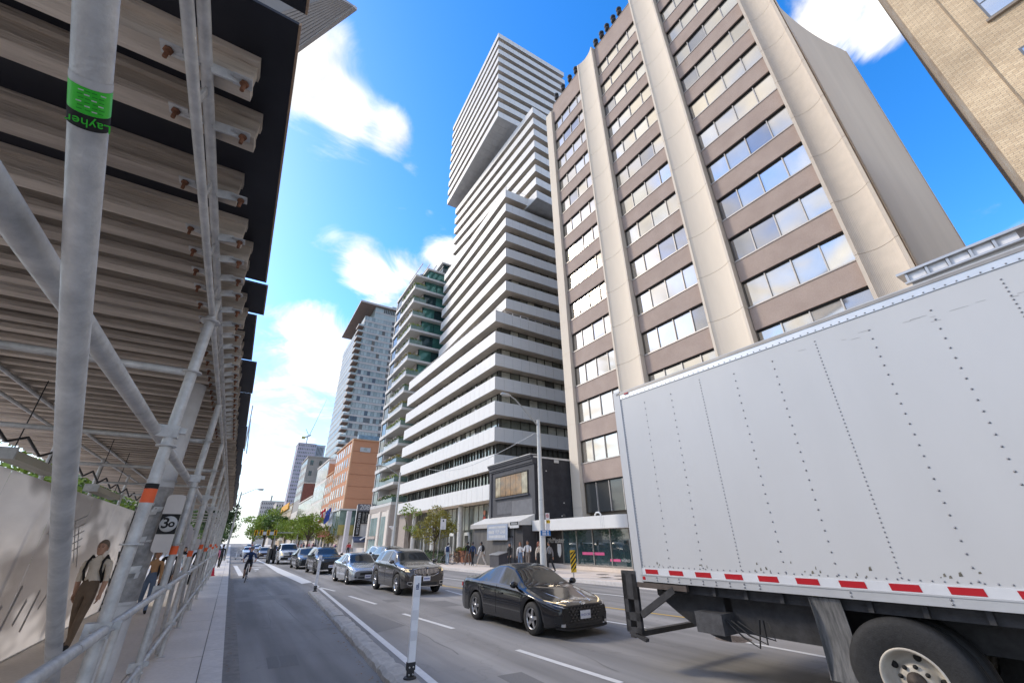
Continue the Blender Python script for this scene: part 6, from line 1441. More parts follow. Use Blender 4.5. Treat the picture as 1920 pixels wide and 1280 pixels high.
def person(label, loc, h=1.74, rz=0., top='black', bot='jeans', skin=0, hair='brown', shoe='black', sleeves='long', stride=.35, arms=(.3, -.3), elbow=(.25, .25), longhair=False, bag=None, group=None, cap=None, pose=None, female=False, headturn=0., legskin=False, helmet=None, hold=None):
    k = h/1.75; J = {}
    w = .93 if female else 1.0
    J['pel'] = Vector((0, 0, .96)); J['spi'] = Vector((0, .01, 1.12)); J['che'] = Vector((0, .0, 1.32)); J['nec'] = Vector((0, .0, 1.47)); J['hb'] = Vector((0, -.012, 1.545))
    for s, sg in (('l', 1), ('r', -1)):
        i = 0 if s == 'l' else 1
        J['cl'+s] = Vector((sg*.09*w, 0, 1.42)); J['sh'+s] = Vector((sg*.185*w, .0, 1.405)); J['el'+s] = limb(J['sh'+s], arms[i], .29)+Vector((sg*.045, 0, 0)); J['wr'+s] = limb(J['el'+s], arms[i]+elbow[i], .255)+Vector((sg*.0, 0, 0))
        J['hip'+s] = Vector((sg*.09, 0, .91)); a = stride*(1 if s == 'l' else -1); J['kn'+s] = limb(J['hip'+s], a+.08*(a > 0), .43); J['an'+s] = limb(J['kn'+s], a*.75-(.28*abs(stride)/.35 if a < 0 else .0), .41)
        d = J['an'+s]-J['kn'+s]; J['to'+s] = J['an'+s]+Vector((sg*.015, -.15, -.045))
    if pose: 
        for q, v in pose.items(): J[q] = Vector(v)
    # keep the lowest foot on the ground
    low = min(J['anl'].z, J['anr'].z)
    if not pose:
        for q in J: J[q].z += .085-low
        for s in 'lr': J['to'+s].z = max(.035, J['an'+s].z-.05)
    E_ = [('pel', 'spi', 'b'), ('spi', 'che', 't'), ('che', 'nec', 't'), ('nec', 'hb', 's')]
    RD = dict(pel=(.145, .115), spi=(.125, .10), che=(.150, .105), nec=(.055, .058), hb=(.052, .055))
    if female: RD.update(spi=(.112, .095), che=(.132, .10), pel=(.148, .12))
    for s in 'lr':
        E_ += [('che', 'cl'+s, 't'), ('cl'+s, 'sh'+s, 't'), ('sh'+s, 'el'+s, 't'), ('el'+s, 'wr'+s, 's' if sleeves == 'short' else 't'), ('pel', 'hip'+s, 'b'), ('hip'+s, 'kn'+s, 'b'), ('kn'+s, 'an'+s, 's' if legskin else 'b'), ('an'+s, 'to'+s, 'f')]
        RD.update({'cl'+s: (.075, .07), 'sh'+s: (.066, .066), 'el'+s: (.048, .048), 'wr'+s: (.030, .034), 'hip'+s: (.088, .092), 'kn'+s: (.064, .066), 'an'+s: (.046, .05), 'to'+s: (.042, .034)})
    names = list(J); idx = {q: i for i, q in enumerate(names)}
    me = bpy.data.meshes.new('person'); bm = bmesh.new(); lay = bm.verts.layers.skin.verify(); vs = [bm.verts.new(J[q]*k) for q in names]
    for q, v in zip(names, vs): v[lay].radius = (RD[q][0]*k, RD[q][1]*k); v[lay].use_root = (q == 'pel')
    for a, b_, _ in E_: bm.edges.new((vs[idx[a]], vs[idx[b_]]))
    bm.to_mesh(me); bm.free()
    o = bpy.data.objects.new('person', me); COL.objects.link(o); o.location = loc; o.rotation_euler = (0, 0, rz)
    m1 = o.modifiers.new('skin', 'SKIN'); m1.use_smooth_shade = True; m1.branch_smoothing = .3; m2 = o.modifiers.new('sub', 'SUBSURF'); m2.levels = 2; m2.render_levels = 2
    tag(o, label, 'person', group)
    PEOPLE.append((o, J, E_, RD, k, dict(t=CL[top], b=CL[bot], s=SK[skin], f=CL[shoe])))
    # head details
    hd = J['hb']+Vector((0, -.015, .105)); 
    PEOPLE[-1][5]['head'] = hd
    PEOPLE[-1][5]['hands'] = [(J['wr'+s], (J['wr'+s]-J['el'+s]).normalized(), 1 if s == 'l' else -1) for s in 'lr']
    PEOPLE[-1][5]['lip'] = M('lips', (.36, .13, .11), .5); PEOPLE[-1][5]['eye'] = m_dark
    if helmet:
        hm = MB(); rows = []
        for i in range(6):
            t_ = i/5*math.pi*.5; rows.append([(k*(hd.x+.118*math.sin(t_)*math.cos(a)), k*(hd.y+.005+.145*math.sin(t_)*math.sin(a)), k*(hd.z+.035+.125*math.cos(t_))) for a in np.linspace(0, 2*math.pi, 19)])
        hm.grid(rows); hm.tube([(k*.085, k*hd.y, k*(hd.z+.03)), (k*.05, k*(hd.y-.05), k*(hd.z-.12)), (-k*.05, k*(hd.y-.05), k*(hd.z-.12)), (-k*.085, k*hd.y, k*(hd.z+.03))], .006*k, 5); hm.build('helmet', helmet, o, world=False)
    elif cap:
        hm = MB(); rows = []
        for i in range(6):
            t_ = i/5*math.pi*.5; rows.append([(k*(hd.x+.092*math.sin(t_)*math.cos(a)), k*(hd.y+.115*math.sin(t_)*math.sin(a)), k*(hd.z+.035+.10*math.cos(t_))) for a in np.linspace(0, 2*math.pi, 17)])
        hm.grid(rows); hm.box(-.06*k, .06*k, k*(hd.y-.2), k*(hd.y-.09), k*(hd.z+.03), k*(hd.z+.042)); hm.build('cap', CL[cap], o, world=False)
    if not helmet:
        hr = MB(); rows = []
        for i in range(9):
            t_ = i/8
            ring = []
            for a in np.linspace(0, 2*math.pi, 21):
                front = max(0., -math.sin(a))          # -Y is the face
                lim = (.32+.34*(1-front**.5))*math.pi if not longhair else (.34+.40*(1-front**.4))*math.pi
                th = t_*lim; jit = 1+.03*math.sin(a*9+i*1.7)
                ring.append((k*(hd.x+.089*jit*math.sin(th)*math.cos(a)), k*(hd.y+.008+.110*jit*math.sin(th)*math.sin(a)), k*(hd.z+.012+.132*jit*math.cos(th))))
            rows.append(ring)
        hr.grid(rows)
        if longhair:
            rows = []
            for i in range(6):
                t_ = i/5; rows.append([(k*(hd.x+(.098+.01*t_)*math.cos(a)), k*(hd.y+.02+(.085-.02*t_)*math.sin(a)+.02*t_), k*(hd.z+.02-.32*t_)) for a in np.linspace(-.35, math.pi+.35, 13)])
            hr.grid(rows)
        hr.build('hair', HR[hair], o, world=False)
    if bag:
        bp = MB(); y0 = J['che'].y+.11
        rows = []
        for (z, wd, dp) in ((1.02, .10, .04), (1.05, .135, .11), (1.22, .14, .145), (1.38, .125, .11), (1.45, .07, .04)):
            rows.append([(k*wd*math.cos(a)*(1+.12*abs(math.sin(2*a))), k*(y0+dp*.55+dp*.6*math.sin(a)), k*(z+(.0))) for a in np.linspace(0, 2*math.pi, 17)])
        bp.grid(rows)
        for sg in (1, -1): bp.tube([(k*sg*.11, k*(y0+.02), k*1.42), (k*sg*.115, k*.0, k*1.495), (k*sg*.115, k*(-.105), k*1.40), (k*sg*.125, k*(-.115), k*1.25), (k*sg*.14, k*.05, k*1.08)], .022*k, 6)
        bp.build('backpack', CL[bag], o, world=False)
    return o
def finish_people():
    bpy.context.view_layer.update(); dg = bpy.context.evaluated_depsgraph_get(); fin = []
    for (o, J, E_, RD, k, mt) in PEOPLE:
        fin.append(bpy.data.meshes.new_from_object(o.evaluated_get(dg)))
    for (o, J, E_, RD, k, mt), me in zip(PEOPLE, fin):
        o.modifiers.clear(); order = ['s', 't', 'b', 'f']
        me.materials.clear()
        for q in order: me.materials.append(mt[q])
        me.materials.append(mt['lip']); me.materials.append(mt['eye'])
        segs = [(J[a]*k, J[b]*k, (RD[a][0]+RD[b][0])*.5*k, order.index(c)) for a, b, c in E_]
        for p in me.polygons:
            best, bi = 1e9, 0
            for a, b, r, mi in segs:
                ab = b-a; t = max(0., min(1., (p.center-a).dot(ab)/max(1e-9, ab.length_squared))); dd = (p.center-(a+ab*t)).length/r
                if dd < best: best, bi = dd, mi
            p.material_index = bi; p.use_smooth = True
        bm = bmesh.new(); bm.from_mesh(me)
        def add(mb, mi):
            vv = [bm.verts.new(v) for v in mb.v]
            for f in mb.f:
                if len(set(f)) < 3: continue
                try: ff = bm.faces.new([vv[i] for i in f]); ff.material_index = mi; ff.smooth = True
                except ValueError: pass
        hd = mt['head']; rows = []
        # head: loft of horizontal rings, narrow chin to round skull
        for (dz, rx, ry, oy) in ((-.125, .012, .012, -.045), (-.118, .036, .038, -.040), (-.10, .052, .058, -.026), (-.07, .062, .074, -.012), (-.03, .070, .086, -.002), (.01, .075, .093, .004), (.05, .076, .096, .008), (.085, .069, .088, .010), (.11, .052, .066, .010), (.125, .02, .026, .010)):
            rows.append([(k*(hd.x+rx*math.cos(a)), k*(hd.y+oy+ry*math.sin(a)), k*(hd.z+dz)) for a in np.linspace(0, 2*math.pi, 19)])
        add(MB().grid(rows), 0)
        fy = hd.y-.088
        nose = MB().add([Vector(p)*k for p in ((hd.x-.007, fy, hd.z+.018), (hd.x+.007, fy, hd.z+.018), (hd.x+.017, fy+.004, hd.z-.032), (hd.x-.017, fy+.004, hd.z-.032), (hd.x, fy-.026, hd.z-.028))], [(0, 1, 4), (1, 2, 4), (2, 3, 4), (3, 0, 4)]); add(nose, 0)
        for sg in (1, -1):
            add(MB().ball((k*(hd.x+sg*.077), k*(hd.y+.008), k*(hd.z-.012)), .011*k, .022*k, .032*k, 8, 6), 0)
            add(MB().ball((k*(hd.x+sg*.030), k*(fy+.006), k*(hd.z+.012)), .012*k, .006*k, .006*k, 8, 5), 5)
            add(MB().box(k*(hd.x+sg*.031-.017), k*(hd.x+sg*.031+.017), k*(fy-.001), k*(fy+.01), k*(hd.z+.030), k*(hd.z+.036)), 5)
        add(MB().ball((k*hd.x, k*(fy+.012), k*(hd.z-.062)), .024*k, .008*k, .007*k, 10, 5), 4)
        for (wr, dr, sg) in mt['hands']:
            side = dr.cross(Vector((1, 0, 0))).normalized() if abs(dr.x) < .9 else Vector((0, 1, 0)); fwd_ = Vector((0, -1, 0)); fwd_ = (fwd_-dr*fwd_.dot(dr)).normalized(); out = dr.cross(fwd_)*1.0
            pc = wr+dr*.05
            add(MB().tube([(wr-dr*.01)*k, pc*k, (wr+dr*.085)*k], [.028*k, .038*k, .034*k], 8), 0)
            for f in range(4):
                off = fwd_*(.026-.0175*f); ln = (.068, .076, .070, .055)[f]
                b0 = wr+dr*.075+off; inn = Vector((-sg, 0, 0))*.012
                add(MB().tube([b0*k, (b0+dr*ln*.5+inn*.5)*k, (b0+dr*ln+inn*2)*k], [.0095*k, .009*k, .007*k], 6), 0)
            b0 = wr+dr*.03+fwd_*.028
            add(MB().tube([b0*k, (b0+dr*.03+fwd_*.022)*k, (b0+dr*.062+fwd_*.026)*k], [.012*k, .0105*k, .008*k], 6), 0)
        bm.to_mesh(me); bm.free()
        old = o.data; o.data = me; bpy.data.meshes.remove(old)

# --- walkway under the scaffold
def at(px, py, z=.14): p = gz(px, py, z); return (p.x, p.y, z)
person('grey-haired person in a cream henley shirt and brown trousers walking past the hoarding', at(122, 1218), 1.93, R(-12), 'cream', 'brown', 0, 'grey', 'black', 'short', .26, (.02, -.30), (.18, .15), bag='black')
person('person in a tan sweater and jeans with a crossbody strap', at(262, 1150), 1.68, R(8), 'tan', 'jeans', 1, 'brown', 'black', 'long', .22, (.1, .15), (.6, 1.0), female=True)
person('person all in black with a small chest badge walking in the scaffold', at(292, 1138), 1.82, R(-6), 'black', 'black', 1, 'black', 'black', 'long', .3, (.25, -.2), (.3, .25))
person('person in a white cap and pale top behind the black-clad walker', at(318, 1106), 1.72, R(0), 'white', 'grey', 0, 'brown', 'black', 'long', .25, cap='white')
person('person with long dark hair, black top and light blue jeans', at(332, 1082), 1.68, R(20), 'black', 'ljeans', 0, 'black', 'white', 'long', .3, longhair=True, female=True)
person('person in a long dark coat leaning by the scaffold braces', at(356, 1096), 1.76, R(10), 'black', 'black', 1, 'brown', 'black', 'long', .15, female=True, longhair=True)
person('person in a teal hooded top and dark trousers among the far braces', at(371, 1086), 1.74, R(-10), 'teal', 'black', 2, 'black', 'black', 'long', .2)
person('person in a black jacket walking away on the open pavement beyond the scaffold', at(409, 1064), 1.80, R(172), 'black', 'black', 1, 'black', 'black', 'long', .33, bag=None)
person('person in a pink top half hidden by the last scaffold posts', at(399, 1067), 1.66, R(170), 'pink', 'grey', 1, 'brown', 'white', 'long', .2, female=True)
# --- far pavement
R_ = 'people on the far pavement'
person('person with a purple backpack and pale jeans beside the parked bicycles', at(838, 1059), 1.72, R(150), 'white', 'ljeans', 1, 'black', 'white', 'long', .2, bag='navy')
person('person in a dark hooded top and brown trousers in front of the planters', at(876, 1060), 1.80, R(175), 'black', 'brown', 1, 'black', 'white', 'long', .3)
person('person in a navy jacket and black trousers walking beside another in dark clothes', at(885.5, 1061), 1.76, R(185), 'navy', 'black', 1, 'black', 'white', 'long', -.28)
person('person in a white shirt and cream trousers striding with a black backpack', at(902, 1061), 1.82, R(200), 'white', 'beige', 1, 'black', 'white', 'long', .45, bag='black')
def at2(px, x, py=1045): p = gx(px, py, x); return (x, p.y, .14)
person('person in a black hood with long dark hair near the hoarding door', at2(956, 17.6), 1.66, R(-60), 'black', 'black', 0, 'black', 'black', 'long', .2, longhair=True, female=True)
person('person with reddish hair in a white top by the dark hoarding return', at2(975.5, 17.4), 1.70, R(-30), 'white', 'jeans', 1, 'auburn', 'black', 'long', .2, longhair=True, female=True)
person('bearded person in a white shirt looking at a phone', at2(990, 17.2), 1.82, R(-50), 'white', 'taupe', 1, 'black', 'black', 'long', .2, (.5, .5), (1.1, 1.1), bag='grey')
person('person with very long auburn hair in a patterned top by the lamp post', at2(1010, 17.0), 1.74, R(30), 'beige', 'black', 0, 'auburn', 'black', 'long', .2, longhair=True, female=True)
person('person in a grey jacket stepping behind the lamp post', at2(1031, 17.6), 1.76, R(200), 'grey', 'black', 1, 'black', 'black', 'long', .3)
# small figures far up both pavements
random.seed(77)
for i in range(22):
    x = random.uniform(14.6, 18.5); y = random.uniform(70, 150); person('small walker far up the right pavement', (x, y, .14), random.uniform(1.6, 1.85), R(random.choice((0, 180))+random.uniform(-15, 15)), random.choice(('black', 'white', 'grey', 'navy', 'pink', 'beige', 'red')), random.choice(('jeans', 'black', 'beige')), random.randint(0, 2), 'black', 'black', 'long', .3, group='walkers far up the right pavement')
for i in range(5):
    x = random.uniform(-3.5, -.8); y = random.uniform(62, 120); person('small walker far up the left pavement', (x, y, .14), random.uniform(1.6, 1.85), R(random.choice((0, 180))), random.choice(('black', 'white', 'grey', 'navy')), random.choice(('jeans', 'black')), 1, 'black', 'black', 'long', .3, group='walkers far up the left pavement')

# ================================================================ bicycles
def bicycle(label, loc, rz, col, group=None, lean=0., steer=0.):
    t = thing('bicycle', label, 'bicycle', loc, rz, group); t.rotation_euler = (0, lean, rz)
    B = lambda mb, nm, mt, par=t: mb.build(nm, mt, par, world=False)
    mf_ = M('bike_%s' % col[0], col[1], .35, .3, .05, coat=.5)
    for y in (-.52, .52):
        w = B(MB().lathe([(.325, -.016), (.345, -.012), (.352, 0), (.345, .012), (.325, .016)], (0, y, .352), 'x', 36), 'wheel', m_tyre)
        sp = MB()
        for q in range(16): a = 2*math.pi*q/16; sp.tube([(.012*(-1)**q, y, .352), (0, y+.325*math.cos(a), .352+.325*math.sin(a))], .0022, 3, False)
        sp.lathe([(.313, -.009), (.326, 0), (.313, .009)], (0, y, .352), 'x', 36); sp.tube([(-.05, y, .352), (.05, y, .352)], .016, 8); B(sp, 'spokes', m_alloy, w)
    bb, st, hd, rear = (0, .08, .30), (0, .20, .80), (0, -.36, .82), (0, .52, .352)
    f = MB(); f.tube([bb, st], .016, 8).tube([bb, (0, -.37, .74)], .019, 8).tube([(0, .19, .77), hd], .016, 8).tube([(0, -.375, .70), (0, -.345, .90)], .02, 8)
    for sg in (.05, -.05): f.tube([bb, (sg, .52, .352)], .010, 6).tube([(0, .19, .76), (sg, .52, .352)], .009, 6)
    B(f, 'frame', mf_); fk = MB()
    for sg in (.045, -.045): fk.tube([(sg*.5, -.38, .70), (sg, -.44, .52), (sg, -.52, .352)], .011, 6)
    B(fk, 'fork', mf_); B(MB().tube([(0, -.345, .88), (0, -.39, 1.0)], .014, 8).tube([(-.30, -.36, 1.02), (-.18, -.42, 1.01), (.18, -.42, 1.01), (.30, -.36, 1.02)], .012, 8), 'handlebar', m_plas)
    B(MB().tube([st, (0, .225, .93)], .013, 8).ball((0, .22, .95), .075, .13, .03, 10, 6).ball((0, .11, .95), .03, .09, .022, 8, 6), 'saddle', m_plas)
    c = MB().lathe([(.085, -.004), (.085, .004), (.07, .004), (.07, -.004)], (.05, .08, .30), 'x', 20).tube([(.06, .08, .30), (.07, .02, .14)], .011, 6).tube([(-.06, .08, .30), (-.07, .14, .46)], .011, 6).box(.06, .15, -.03, .06, .125, .145).box(-.15, -.06, .10, .19, .45, .47); B(c, 'crank', m_alloyd)
    return t
p = gz(457, 1091)
bx_, by_ = p.x+.05, p.y+.2
bicycle('black bicycle ridden by the cyclist in a navy top', (bx_, by_, 0), R(-3), ('black', (.02, .02, .022)))
cyc = dict(pel=(0, .16, 1.04), spi=(0, .06, 1.18), che=(0, -.08, 1.33), nec=(0, -.17, 1.46), hb=(0, -.215, 1.53), cll=(.09, -.12, 1.42), clr=(-.09, -.12, 1.42), shl=(.19, -.13, 1.39), shr=(-.19, -.13, 1.39), ell=(.31, -.22, 1.16), elr=(-.31, -.22, 1.16), wrl=(.29, -.36, 1.06), wrr=(-.29, -.36, 1.06),
           hipl=(.10, .12, 1.0), hipr=(-.10, .12, 1.0), knl=(.13, -.26, .80), knr=(-.13, -.20, .68), anl=(.11, .05, .54), anr=(-.11, .04, .26), tol=(.12, -.10, .50), tor=(-.12, -.12, .20))
person('cyclist in a navy T-shirt, dark shorts, sunglasses and grey helmet on a black bicycle', (bx_, by_, 0), 1.80, R(-3), 'navy', 'black', 0, 'black', 'black', 'short', pose=cyc, legskin=True, helmet=M('helmet_grey', (.10, .10, .11), .4, 0, .1))
p = gz(470, 1052); bicycle('dark bicycle ridden by the far cyclist in red', (p.x+.3, p.y+14, 0), R(-3), ('black', (.02, .02, .022)))
person('far cyclist in a red top and red helmet behind the leading cyclist', (p.x+.3, p.y+14, 0), 1.78, R(-3), 'red', 'black', 0, 'black', 'black', 'short', pose=cyc, legskin=True, helmet=M('helmet_red', (.40, .03, .03), .4))
for i, (px, rz_, col) in enumerate(((822, 60, ('olive', (.12, .13, .04))), (836, 85, ('grey', (.25, .25, .25))), (846, 95, ('maroon', (.2, .03, .03))), (859, 80, ('black', (.02, .02, .022))))):
    q = gz(px, 1057, .14); bicycle(['olive bicycle at the kerb end of the bicycle stand', 'grey bicycle in front of the person with the purple backpack', 'maroon bicycle leaning at the stand beside a planter', 'black bicycle nearest the terracotta planter'][i], (q.x, q.y, .14), R(rz_), col, 'parked bicycles', R(5))

# ================================================================ street lamps, signals, signs
m_polew = M('pole_pale', (.56, .55, .52), .7, 0, .08, 2, .1, 30); m_lampg = M('lamp_grey', (.42, .42, .41), .45, .4)
def street_lamp(label, base, top_z, tip, r=.13, mat=m_polew, group=None):
    t = thing('street_lamp', label, 'street lamp', base, 0, group); x, y, z = base
    MB().tube([(x, y, z-.02), (x, y, (z+top_z)/2), (x, y, top_z+.4)], [r*1.25, r, r*.72], 14).build('pole', mat, t)
    tip = Vector(tip); a = Vector((x, y, top_z)); m1 = a.lerp(tip, .45)+Vector((0, 0, .10)); m2 = a.lerp(tip, .8)+Vector((0, 0, .14))
    MB().tube([a, m1, m2, tip], [.05, .045, .04, .035], 8).build('arm', m_lampg, t)
    d = (tip-m2).normalized(); d.z = 0
    MB().tube([tip-d*.1, tip+d*.15, tip+d*.55, tip+d*.68], [.05, .12, .13, .05], 12).build('lamp_head', m_lampg, t)
    return t
pt = gx(1009, 790, 15.0); tp = gy(955, 741, pt.y)
street_lamp('tall pale concrete street lamp carrying parking signs and a blue sign', (15.0, pt.y, .14), pt.z-.3, tp, .15)
pt = gx(750, 892, 15.2); tp = gy(716, 873, pt.y); street_lamp('pale street lamp in front of the balcony house', (15.2, pt.y, .14), pt.z, tp, .14)
pt = gy(452, 928, 66); tp = gy(484, 917, 66); street_lamp('grey street lamp beside the left pavement trees', (-.26, 66, .14), pt.z, tp, .11, m_lampg)
for (b, t_, e) in (((501, 1013), (503, 987), (495, 984)), ((519, 1005), (521, 980), (513, 976))):
    pt = gx(*t_, 13.9); tp = gy(*e, pt.y); street_lamp('small far street lamp near the signals', (13.9, pt.y, .14), pt.z, tp, .12, m_lampg, 'far street lamps')
lamp_y = gx(1009, 790, 15.0).y
def sign_panel(name, label, c, w, h, mat, parent_things=(), thick=.012):
    t = thing(name, label, 'sign', c); MB().box(c[0]-w/2, c[0]+w/2, c[1]-thick, c[1], c[2]-h/2, c[2]+h/2).build('panel', mat, t); return t
m_sgw = M('sign_white', (.74, .73, .74), .45, 0, .03); m_sgr = M('sign_red', (.55, .03, .03), .45); m_sgb = M('sign_blue', (.02, .16, .46), .45, 0, .03); m_sgy = M('sign_yellow', (.70, .45, .02), .45)
ly = lamp_y-.20
def lp(px, py): return gy(px, py, ly)
a, b_ = lp(1022.5, 961), lp(1030.5, 979)
np_ = sign_panel('no_parking_sign', 'white no-parking sign with red circle high on the concrete lamp post', ((a.x+b_.x)/2, ly, (a.z+b_.z)/2), abs(b_.x-a.x), abs(a.z-b_.z), m_sgw)
c = lp(1026, 966.5); MB().lathe([(.075, -.02), (.10, -.02), (.10, -.014), (.075, -.014)], (c.x, ly, c.z), 'y', 20).bar((c.x-.06, ly-.016, c.z+.06), (c.x+.06, ly-.016, c.z-.06), .006, .022).build('red_circle', m_sgr, np_); text('letter', 'P', .13, m_dark, np_, (c.x, ly-.0145, c.z), FACE_BACK, .001)
for q in range(2): MB().cbox((c.x, ly-.014, b_.z+.05+.05*q), .14, .004, .02).build('print_line', m_dark, np_)
a, b_ = lp(1024, 974.5), lp(1031, 980.5); ys_ = sign_panel('yellow_plate', 'small yellow plate with black symbols under the no-parking sign', ((a.x+b_.x)/2, ly-.02, (a.z+b_.z)/2), abs(b_.x-a.x), abs(a.z-b_.z), m_sgy); MB().cbox(((a.x+b_.x)/2-.05, ly-.036, (a.z+b_.z)/2), .06, .006, .06).cbox(((a.x+b_.x)/2+.06, ly-.036, (a.z+b_.z)/2), .07, .006, .04).build('symbols', m_dark, ys_)
a, b_ = lp(1023, 980.5), lp(1031, 993); sign_panel('blank_plate', 'blank white plate between the yellow plate and the blue sign', ((a.x+b_.x)/2, ly, (a.z+b_.z)/2), abs(b_.x-a.x), abs(a.z-b_.z), m_sgw)
a, b_ = lp(1012.5, 993.5), lp(1031.5, 1003.5); bl_ = sign_panel('blue_sign', 'blue direction sign with three white lines on the concrete lamp post', ((a.x+b_.x)/2, ly-.03, (a.z+b_.z)/2), abs(b_.x-a.x), abs(a.z-b_.z), m_sgb)
for q in range(3):
    z_ = b_.z+(a.z-b_.z)*(.2+.3*q); MB().cbox(((a.x+b_.x)/2-.09, ly-.045, z_), .26, .006, .045).cbox(((a.x+b_.x)/2+.17, ly-.045, z_), .10, .006, .045).build('print_line', m_sgw, bl_)
MB().box(a.x-.015, b_.x+.015, ly-.041, ly-.031, b_.z-.015, b_.z).box(a.x-.015, b_.x+.015, ly-.041, ly-.031, a.z, a.z+.015).build('border', m_sgw, bl_)
for z_ in (2.6, 3.3, 4.1): MB().lathe([(.16, 0), (.165, .01), (.16, .03)], (15.0, lamp_y, z_), 'z', 14).build('strap', m_lampg, bpy.data.objects['street_lamp'])
# kerb sign in front of the locust tree
q0 = gx(818, 1056, 15.4); q1 = gx(829, 975, 15.4)
ks = thing('kerb_sign', 'white parking sign with a dark arrow symbol on a thin leaning steel post', 'sign', (15.4, q0.y, .14))
MB().tube([(15.4, q0.y, .1), (15.4, q1.y+.1, q1.z+.3)], .03, 8).build('post', m_rail, ks); a, b_ = gy(826.5, 972, q1.y), gy(835.5, 992, q1.y)
MB().box(a.x, b_.x, q1.y-.02, q1.y, b_.z, a.z).build('panel', m_sgw, ks); cx = (a.x+b_.x)/2; MB().cbox((cx, q1.y-.025, a.z-.16), .12, .008, .14).build('symbol', m_dark, ks)
for q in range(3): MB().cbox((cx, q1.y-.025, b_.z+.08+.07*q), .2, .006, .02).build('print_line', M('print_soft', (.4, .4, .42), .6), ks)
# black and yellow striped marker board
y_ = 17.65; a, b_ = gy(1068.5, 1031, y_), gy(1081, 1072, y_)
mk = thing('marker_board', 'black and yellow diagonally striped hazard marker board at the kerb', 'sign', ((a.x+b_.x)/2, y_, .14)); x0, x1, z0, z1 = a.x, b_.x, b_.z, a.z
MB().box(x0, x1, y_-.012, y_, z0, z1).build('board', m_sgy, mk); MB().tube([((x0+x1)/2, y_+.03, .1), ((x0+x1)/2, y_+.03, z1-.1)], .03, 8).build('post', m_rail, mk)
w = x1-x0; st = (z1-z0)/4.6
for q in range(6):
    zc = z0+q*st-.10
    pol = [(x0, zc), (x1, zc+w*.95), (x1, zc+w*.95+st*.5), (x0, zc+st*.5)]
    pol = [(x, min(max(z, z0), z1)) for x, z in pol]
    if max(p[1] for p in pol)-min(p[1] for p in pol) < .02: continue
    MB().prism([(x, y_-.013, z) for x, z in pol], (0, -.003, 0)).build('stripe', m_dark, mk)
# traffic signals
YS = 128.0
ts = thing('signal_mast', 'signal mast arm with street name board across the far crossing', 'traffic signal', (14.2, YS, .14))
zz = gy(500, 999, YS).z
MB().tube([(14.2, YS, .1), (14.2, YS, zz+.6)], .14, 10).build('pole', m_lampg, ts); MB().tube([(14.2, YS, zz+.1), (gy(480, 997, YS).x, YS, zz+.1)], .08, 8).build('arm', m_lampg, ts)
a, b_ = gy(493, 997, YS), gy(519, 1001, YS); MB().box(a.x, b_.x, YS-.12, YS-.06, b_.z-.15, a.z+.1).build('name_board', M('board_blue_white', (.55, .62, .70), .5, 0, .2, 1), ts)
for px in (480, 490, 503, 516.5):
    c = gy(px, 998, YS); h = thing('traffic_signal', 'yellow traffic signal head hanging at the far crossing', 'traffic signal', (c.x, YS-.2, c.z), 0, 'yellow signal heads')
    MB().box(c.x-.34, c.x+.34, YS-.35, YS-.13, c.z-.6, c.z+.6).build('housing', M('signal_yellow', (.78, .45, .0), .5), h)
    for q in range(3): MB().lathe([(0, 0), (.14, 0), (.16, -.12), (.17, 0)], (c.x, YS-.36, c.z+.38-q*.38), 'y', 12).build('lens', m_tail if q == 0 else m_dark, h)
    MB().tube([(c.x, YS-.2, c.z+.5), (c.x, YS, zz+.12)], .04, 6).build('hanger', m_lampg, h)
# flags at the hotel
for i, (px, cA, cB) in enumerate((((603, 978), (.55, .02, .03), (.75, .72, .70)), ((613, 978), (.05, .09, .35), (.05, .09, .35)), ((622, 980), (.72, .72, .72), (.55, .55, .62)))):
    c = gx(*px, 18.6); f = thing('flag', ['red and white flag on a slanted pole at the hotel', 'dark blue flag between two paler flags at the hotel', 'white flag on a slanted pole next to the blue flag'][i], 'flag', (c.x+2, c.y, c.z), 0)
    MB().tube([(c.x+2.2, c.y, c.z+.2), (c.x-.8, c.y, c.z+2.4)], .05, 6).build('staff', m_rail, f); rows = []
    for u in range(9): rows.append([(c.x-.7+.75*v*.32+.12*math.sin(u*.9+v), c.y+.2*math.sin(u*1.1+v*.7), c.z+2.3-u*.36+v*.2) for v in range(6)])
    mb = MB().grid(rows)
    for q in range(len(mb.mi)): mb.mi[q] = 0 if (i or (q//5) % 8 in (0, 1, 6, 7) or (q % 5) == 2) else 1
    mb.build('cloth', [M('flag%da' % i, cA, .8), M('flag%db' % i, cB, .8)], f)
# hedge and planters before the lobby
def planter(px, mat, label, lm, w=1.0, h=.8):
    q = gz(px, 1054.5, .14); x, y = q.x+1.2, q.y+1; t = thing('planter', label, 'planter', (x, y, .14))
    MB().box(x-w/2, x+w/2, y-w/2, y+w/2, .14, .14+h).box(x-w/2-.04, x+w/2+.04, y-w/2-.04, y+w/2+.04, .14+h-.08, .14+h).build('box', mat, t)
    lf = MB(); 
    for q_ in range(6): leaves(lf, (x+random.uniform(-.3, .3), y+random.uniform(-.3, .3), .14+h+.15), .32, .32, .28, 60, .07, .1)
    lf.build('foliage', lm, t, fix=False)
m_terra = M('terracotta', (.42, .17, .09), .8, 0, .15, 3)
planter(862, m_terra, 'terracotta box planter with clipped green shrub beside the bicycles', m_leafl, 1.5, 1.0); planter(849, M('planter_wood', (.20, .12, .07), .8), 'dark timber planter with tall grasses behind the bicycles', m_leafy, .9, .9); planter(894, M('planter_olive', (.30, .25, .12), .8), 'olive planter behind the pair of dark-clad walkers', m_leafy, .9, 1.0)
h0, h1 = gx(801, 1040, 17.4), gx(833, 1040, 17.4); lf = MB()
for q in range(26): leaves(lf, (17.4+random.uniform(-.25, .25), h1.y+(h0.y-h1.y)*q/25, .72), .34, .3, .52, 95, .055, .5)
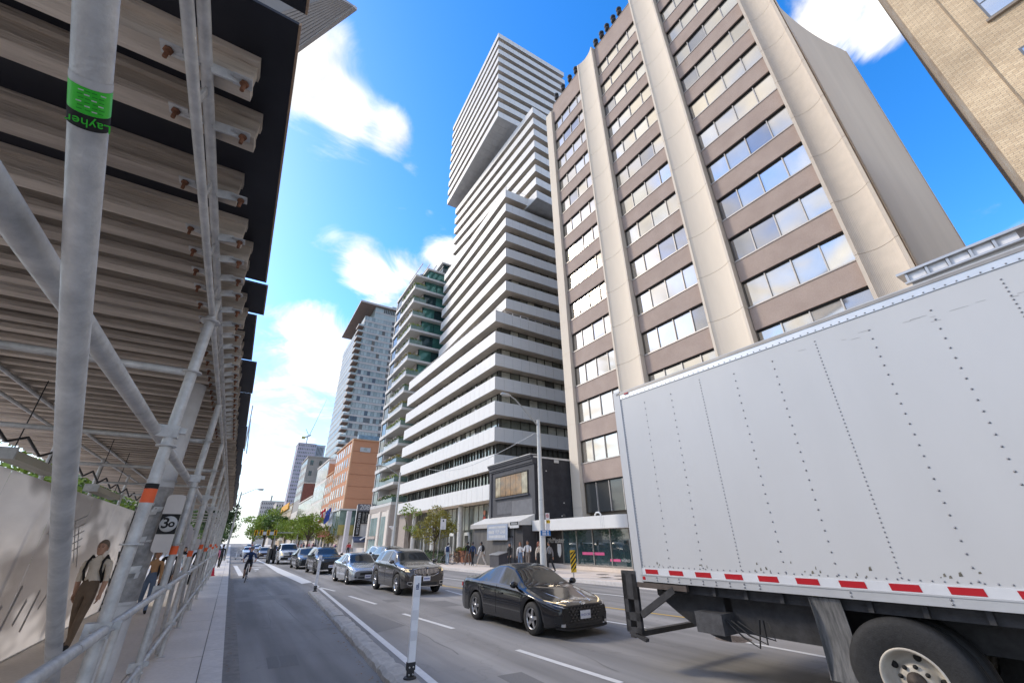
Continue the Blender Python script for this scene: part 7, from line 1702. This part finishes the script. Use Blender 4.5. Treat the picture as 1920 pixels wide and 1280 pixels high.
hd = thing('hedge', 'low dark clipped hedge in front of the tower lobby', 'hedge', (17.4, (h0.y+h1.y)/2, .14)); lf.build('foliage', m_leafd, hd, fix=False); MB().box(17.1, 17.7, h1.y, h0.y, .14, .95).build('core', m_leafd, hd)
# white uplight lamp and orange bin near the lobby
q = gx(733, 1020, 16.6); ul = thing('bowl_lamp', 'slim post with white bowl-shaped lamp before the stone pier', 'lamp', (16.6, q.y, .14)); MB().tube([(16.6, q.y, .1), (16.6, q.y, 3.4)], .05, 8).build('post', m_polew, ul); MB().lathe([(.05, 3.3), (.4, 3.6), (.45, 3.7), (0, 3.72)], (16.6, q.y, 0), 'z', 16).build('bowl', m_sgw, ul)
# overhead cable from the lamp post to the tower
a, b_ = gy(1003, 812, lamp_y), fr1.p(20, .5, 11.5)
pts = [a.lerp(b_, q/8)-Vector((0, 0, 1.1*math.sin(math.pi*q/8))) for q in range(9)]
tag(MB().tube(pts, .02, 5).build('overhead_cable', m_rail), 'thin cable from the concrete lamp post to the white tower', 'cable')
# light ground sign board (dark slab) beside the black hood person
q = gx(935, 1045, 17.9); sb = thing('newspaper_box', 'low dark sloped-top box at the hoarding', 'box', (17.9, q.y, .14)); MB().prism([(17.5, q.y-.7, .14), (18.3, q.y-.7, .14), (18.3, q.y-.7, 1.15), (17.5, q.y-.7, .98)], (0, 1.4, 0)).build('case', m_blk, sb); MB().prism([(17.45, q.y-.75, .98), (18.35, q.y-.75, 1.17), (18.35, q.y-.75, 1.22), (17.45, q.y-.75, 1.03)], (0, 1.5, 0)).build('lid', m_rail, sb)
finish_people()
def letters_to_mesh():
    bpy.context.view_layer.update(); dg = bpy.context.evaluated_depsgraph_get()
    fonts = [o for o in list(SC.objects) if o.type == 'FONT']
    data = [bpy.data.meshes.new_from_object(o.evaluated_get(dg)) for o in fonts]
    for o, me in zip(fonts, data):
        n = bpy.data.objects.new(o.name.split('.')[0], me); COL.objects.link(n); n.parent = o.parent; n.location = o.location; n.rotation_euler = o.rotation_euler; n.scale = o.scale
        bpy.data.objects.remove(o)
letters_to_mesh()
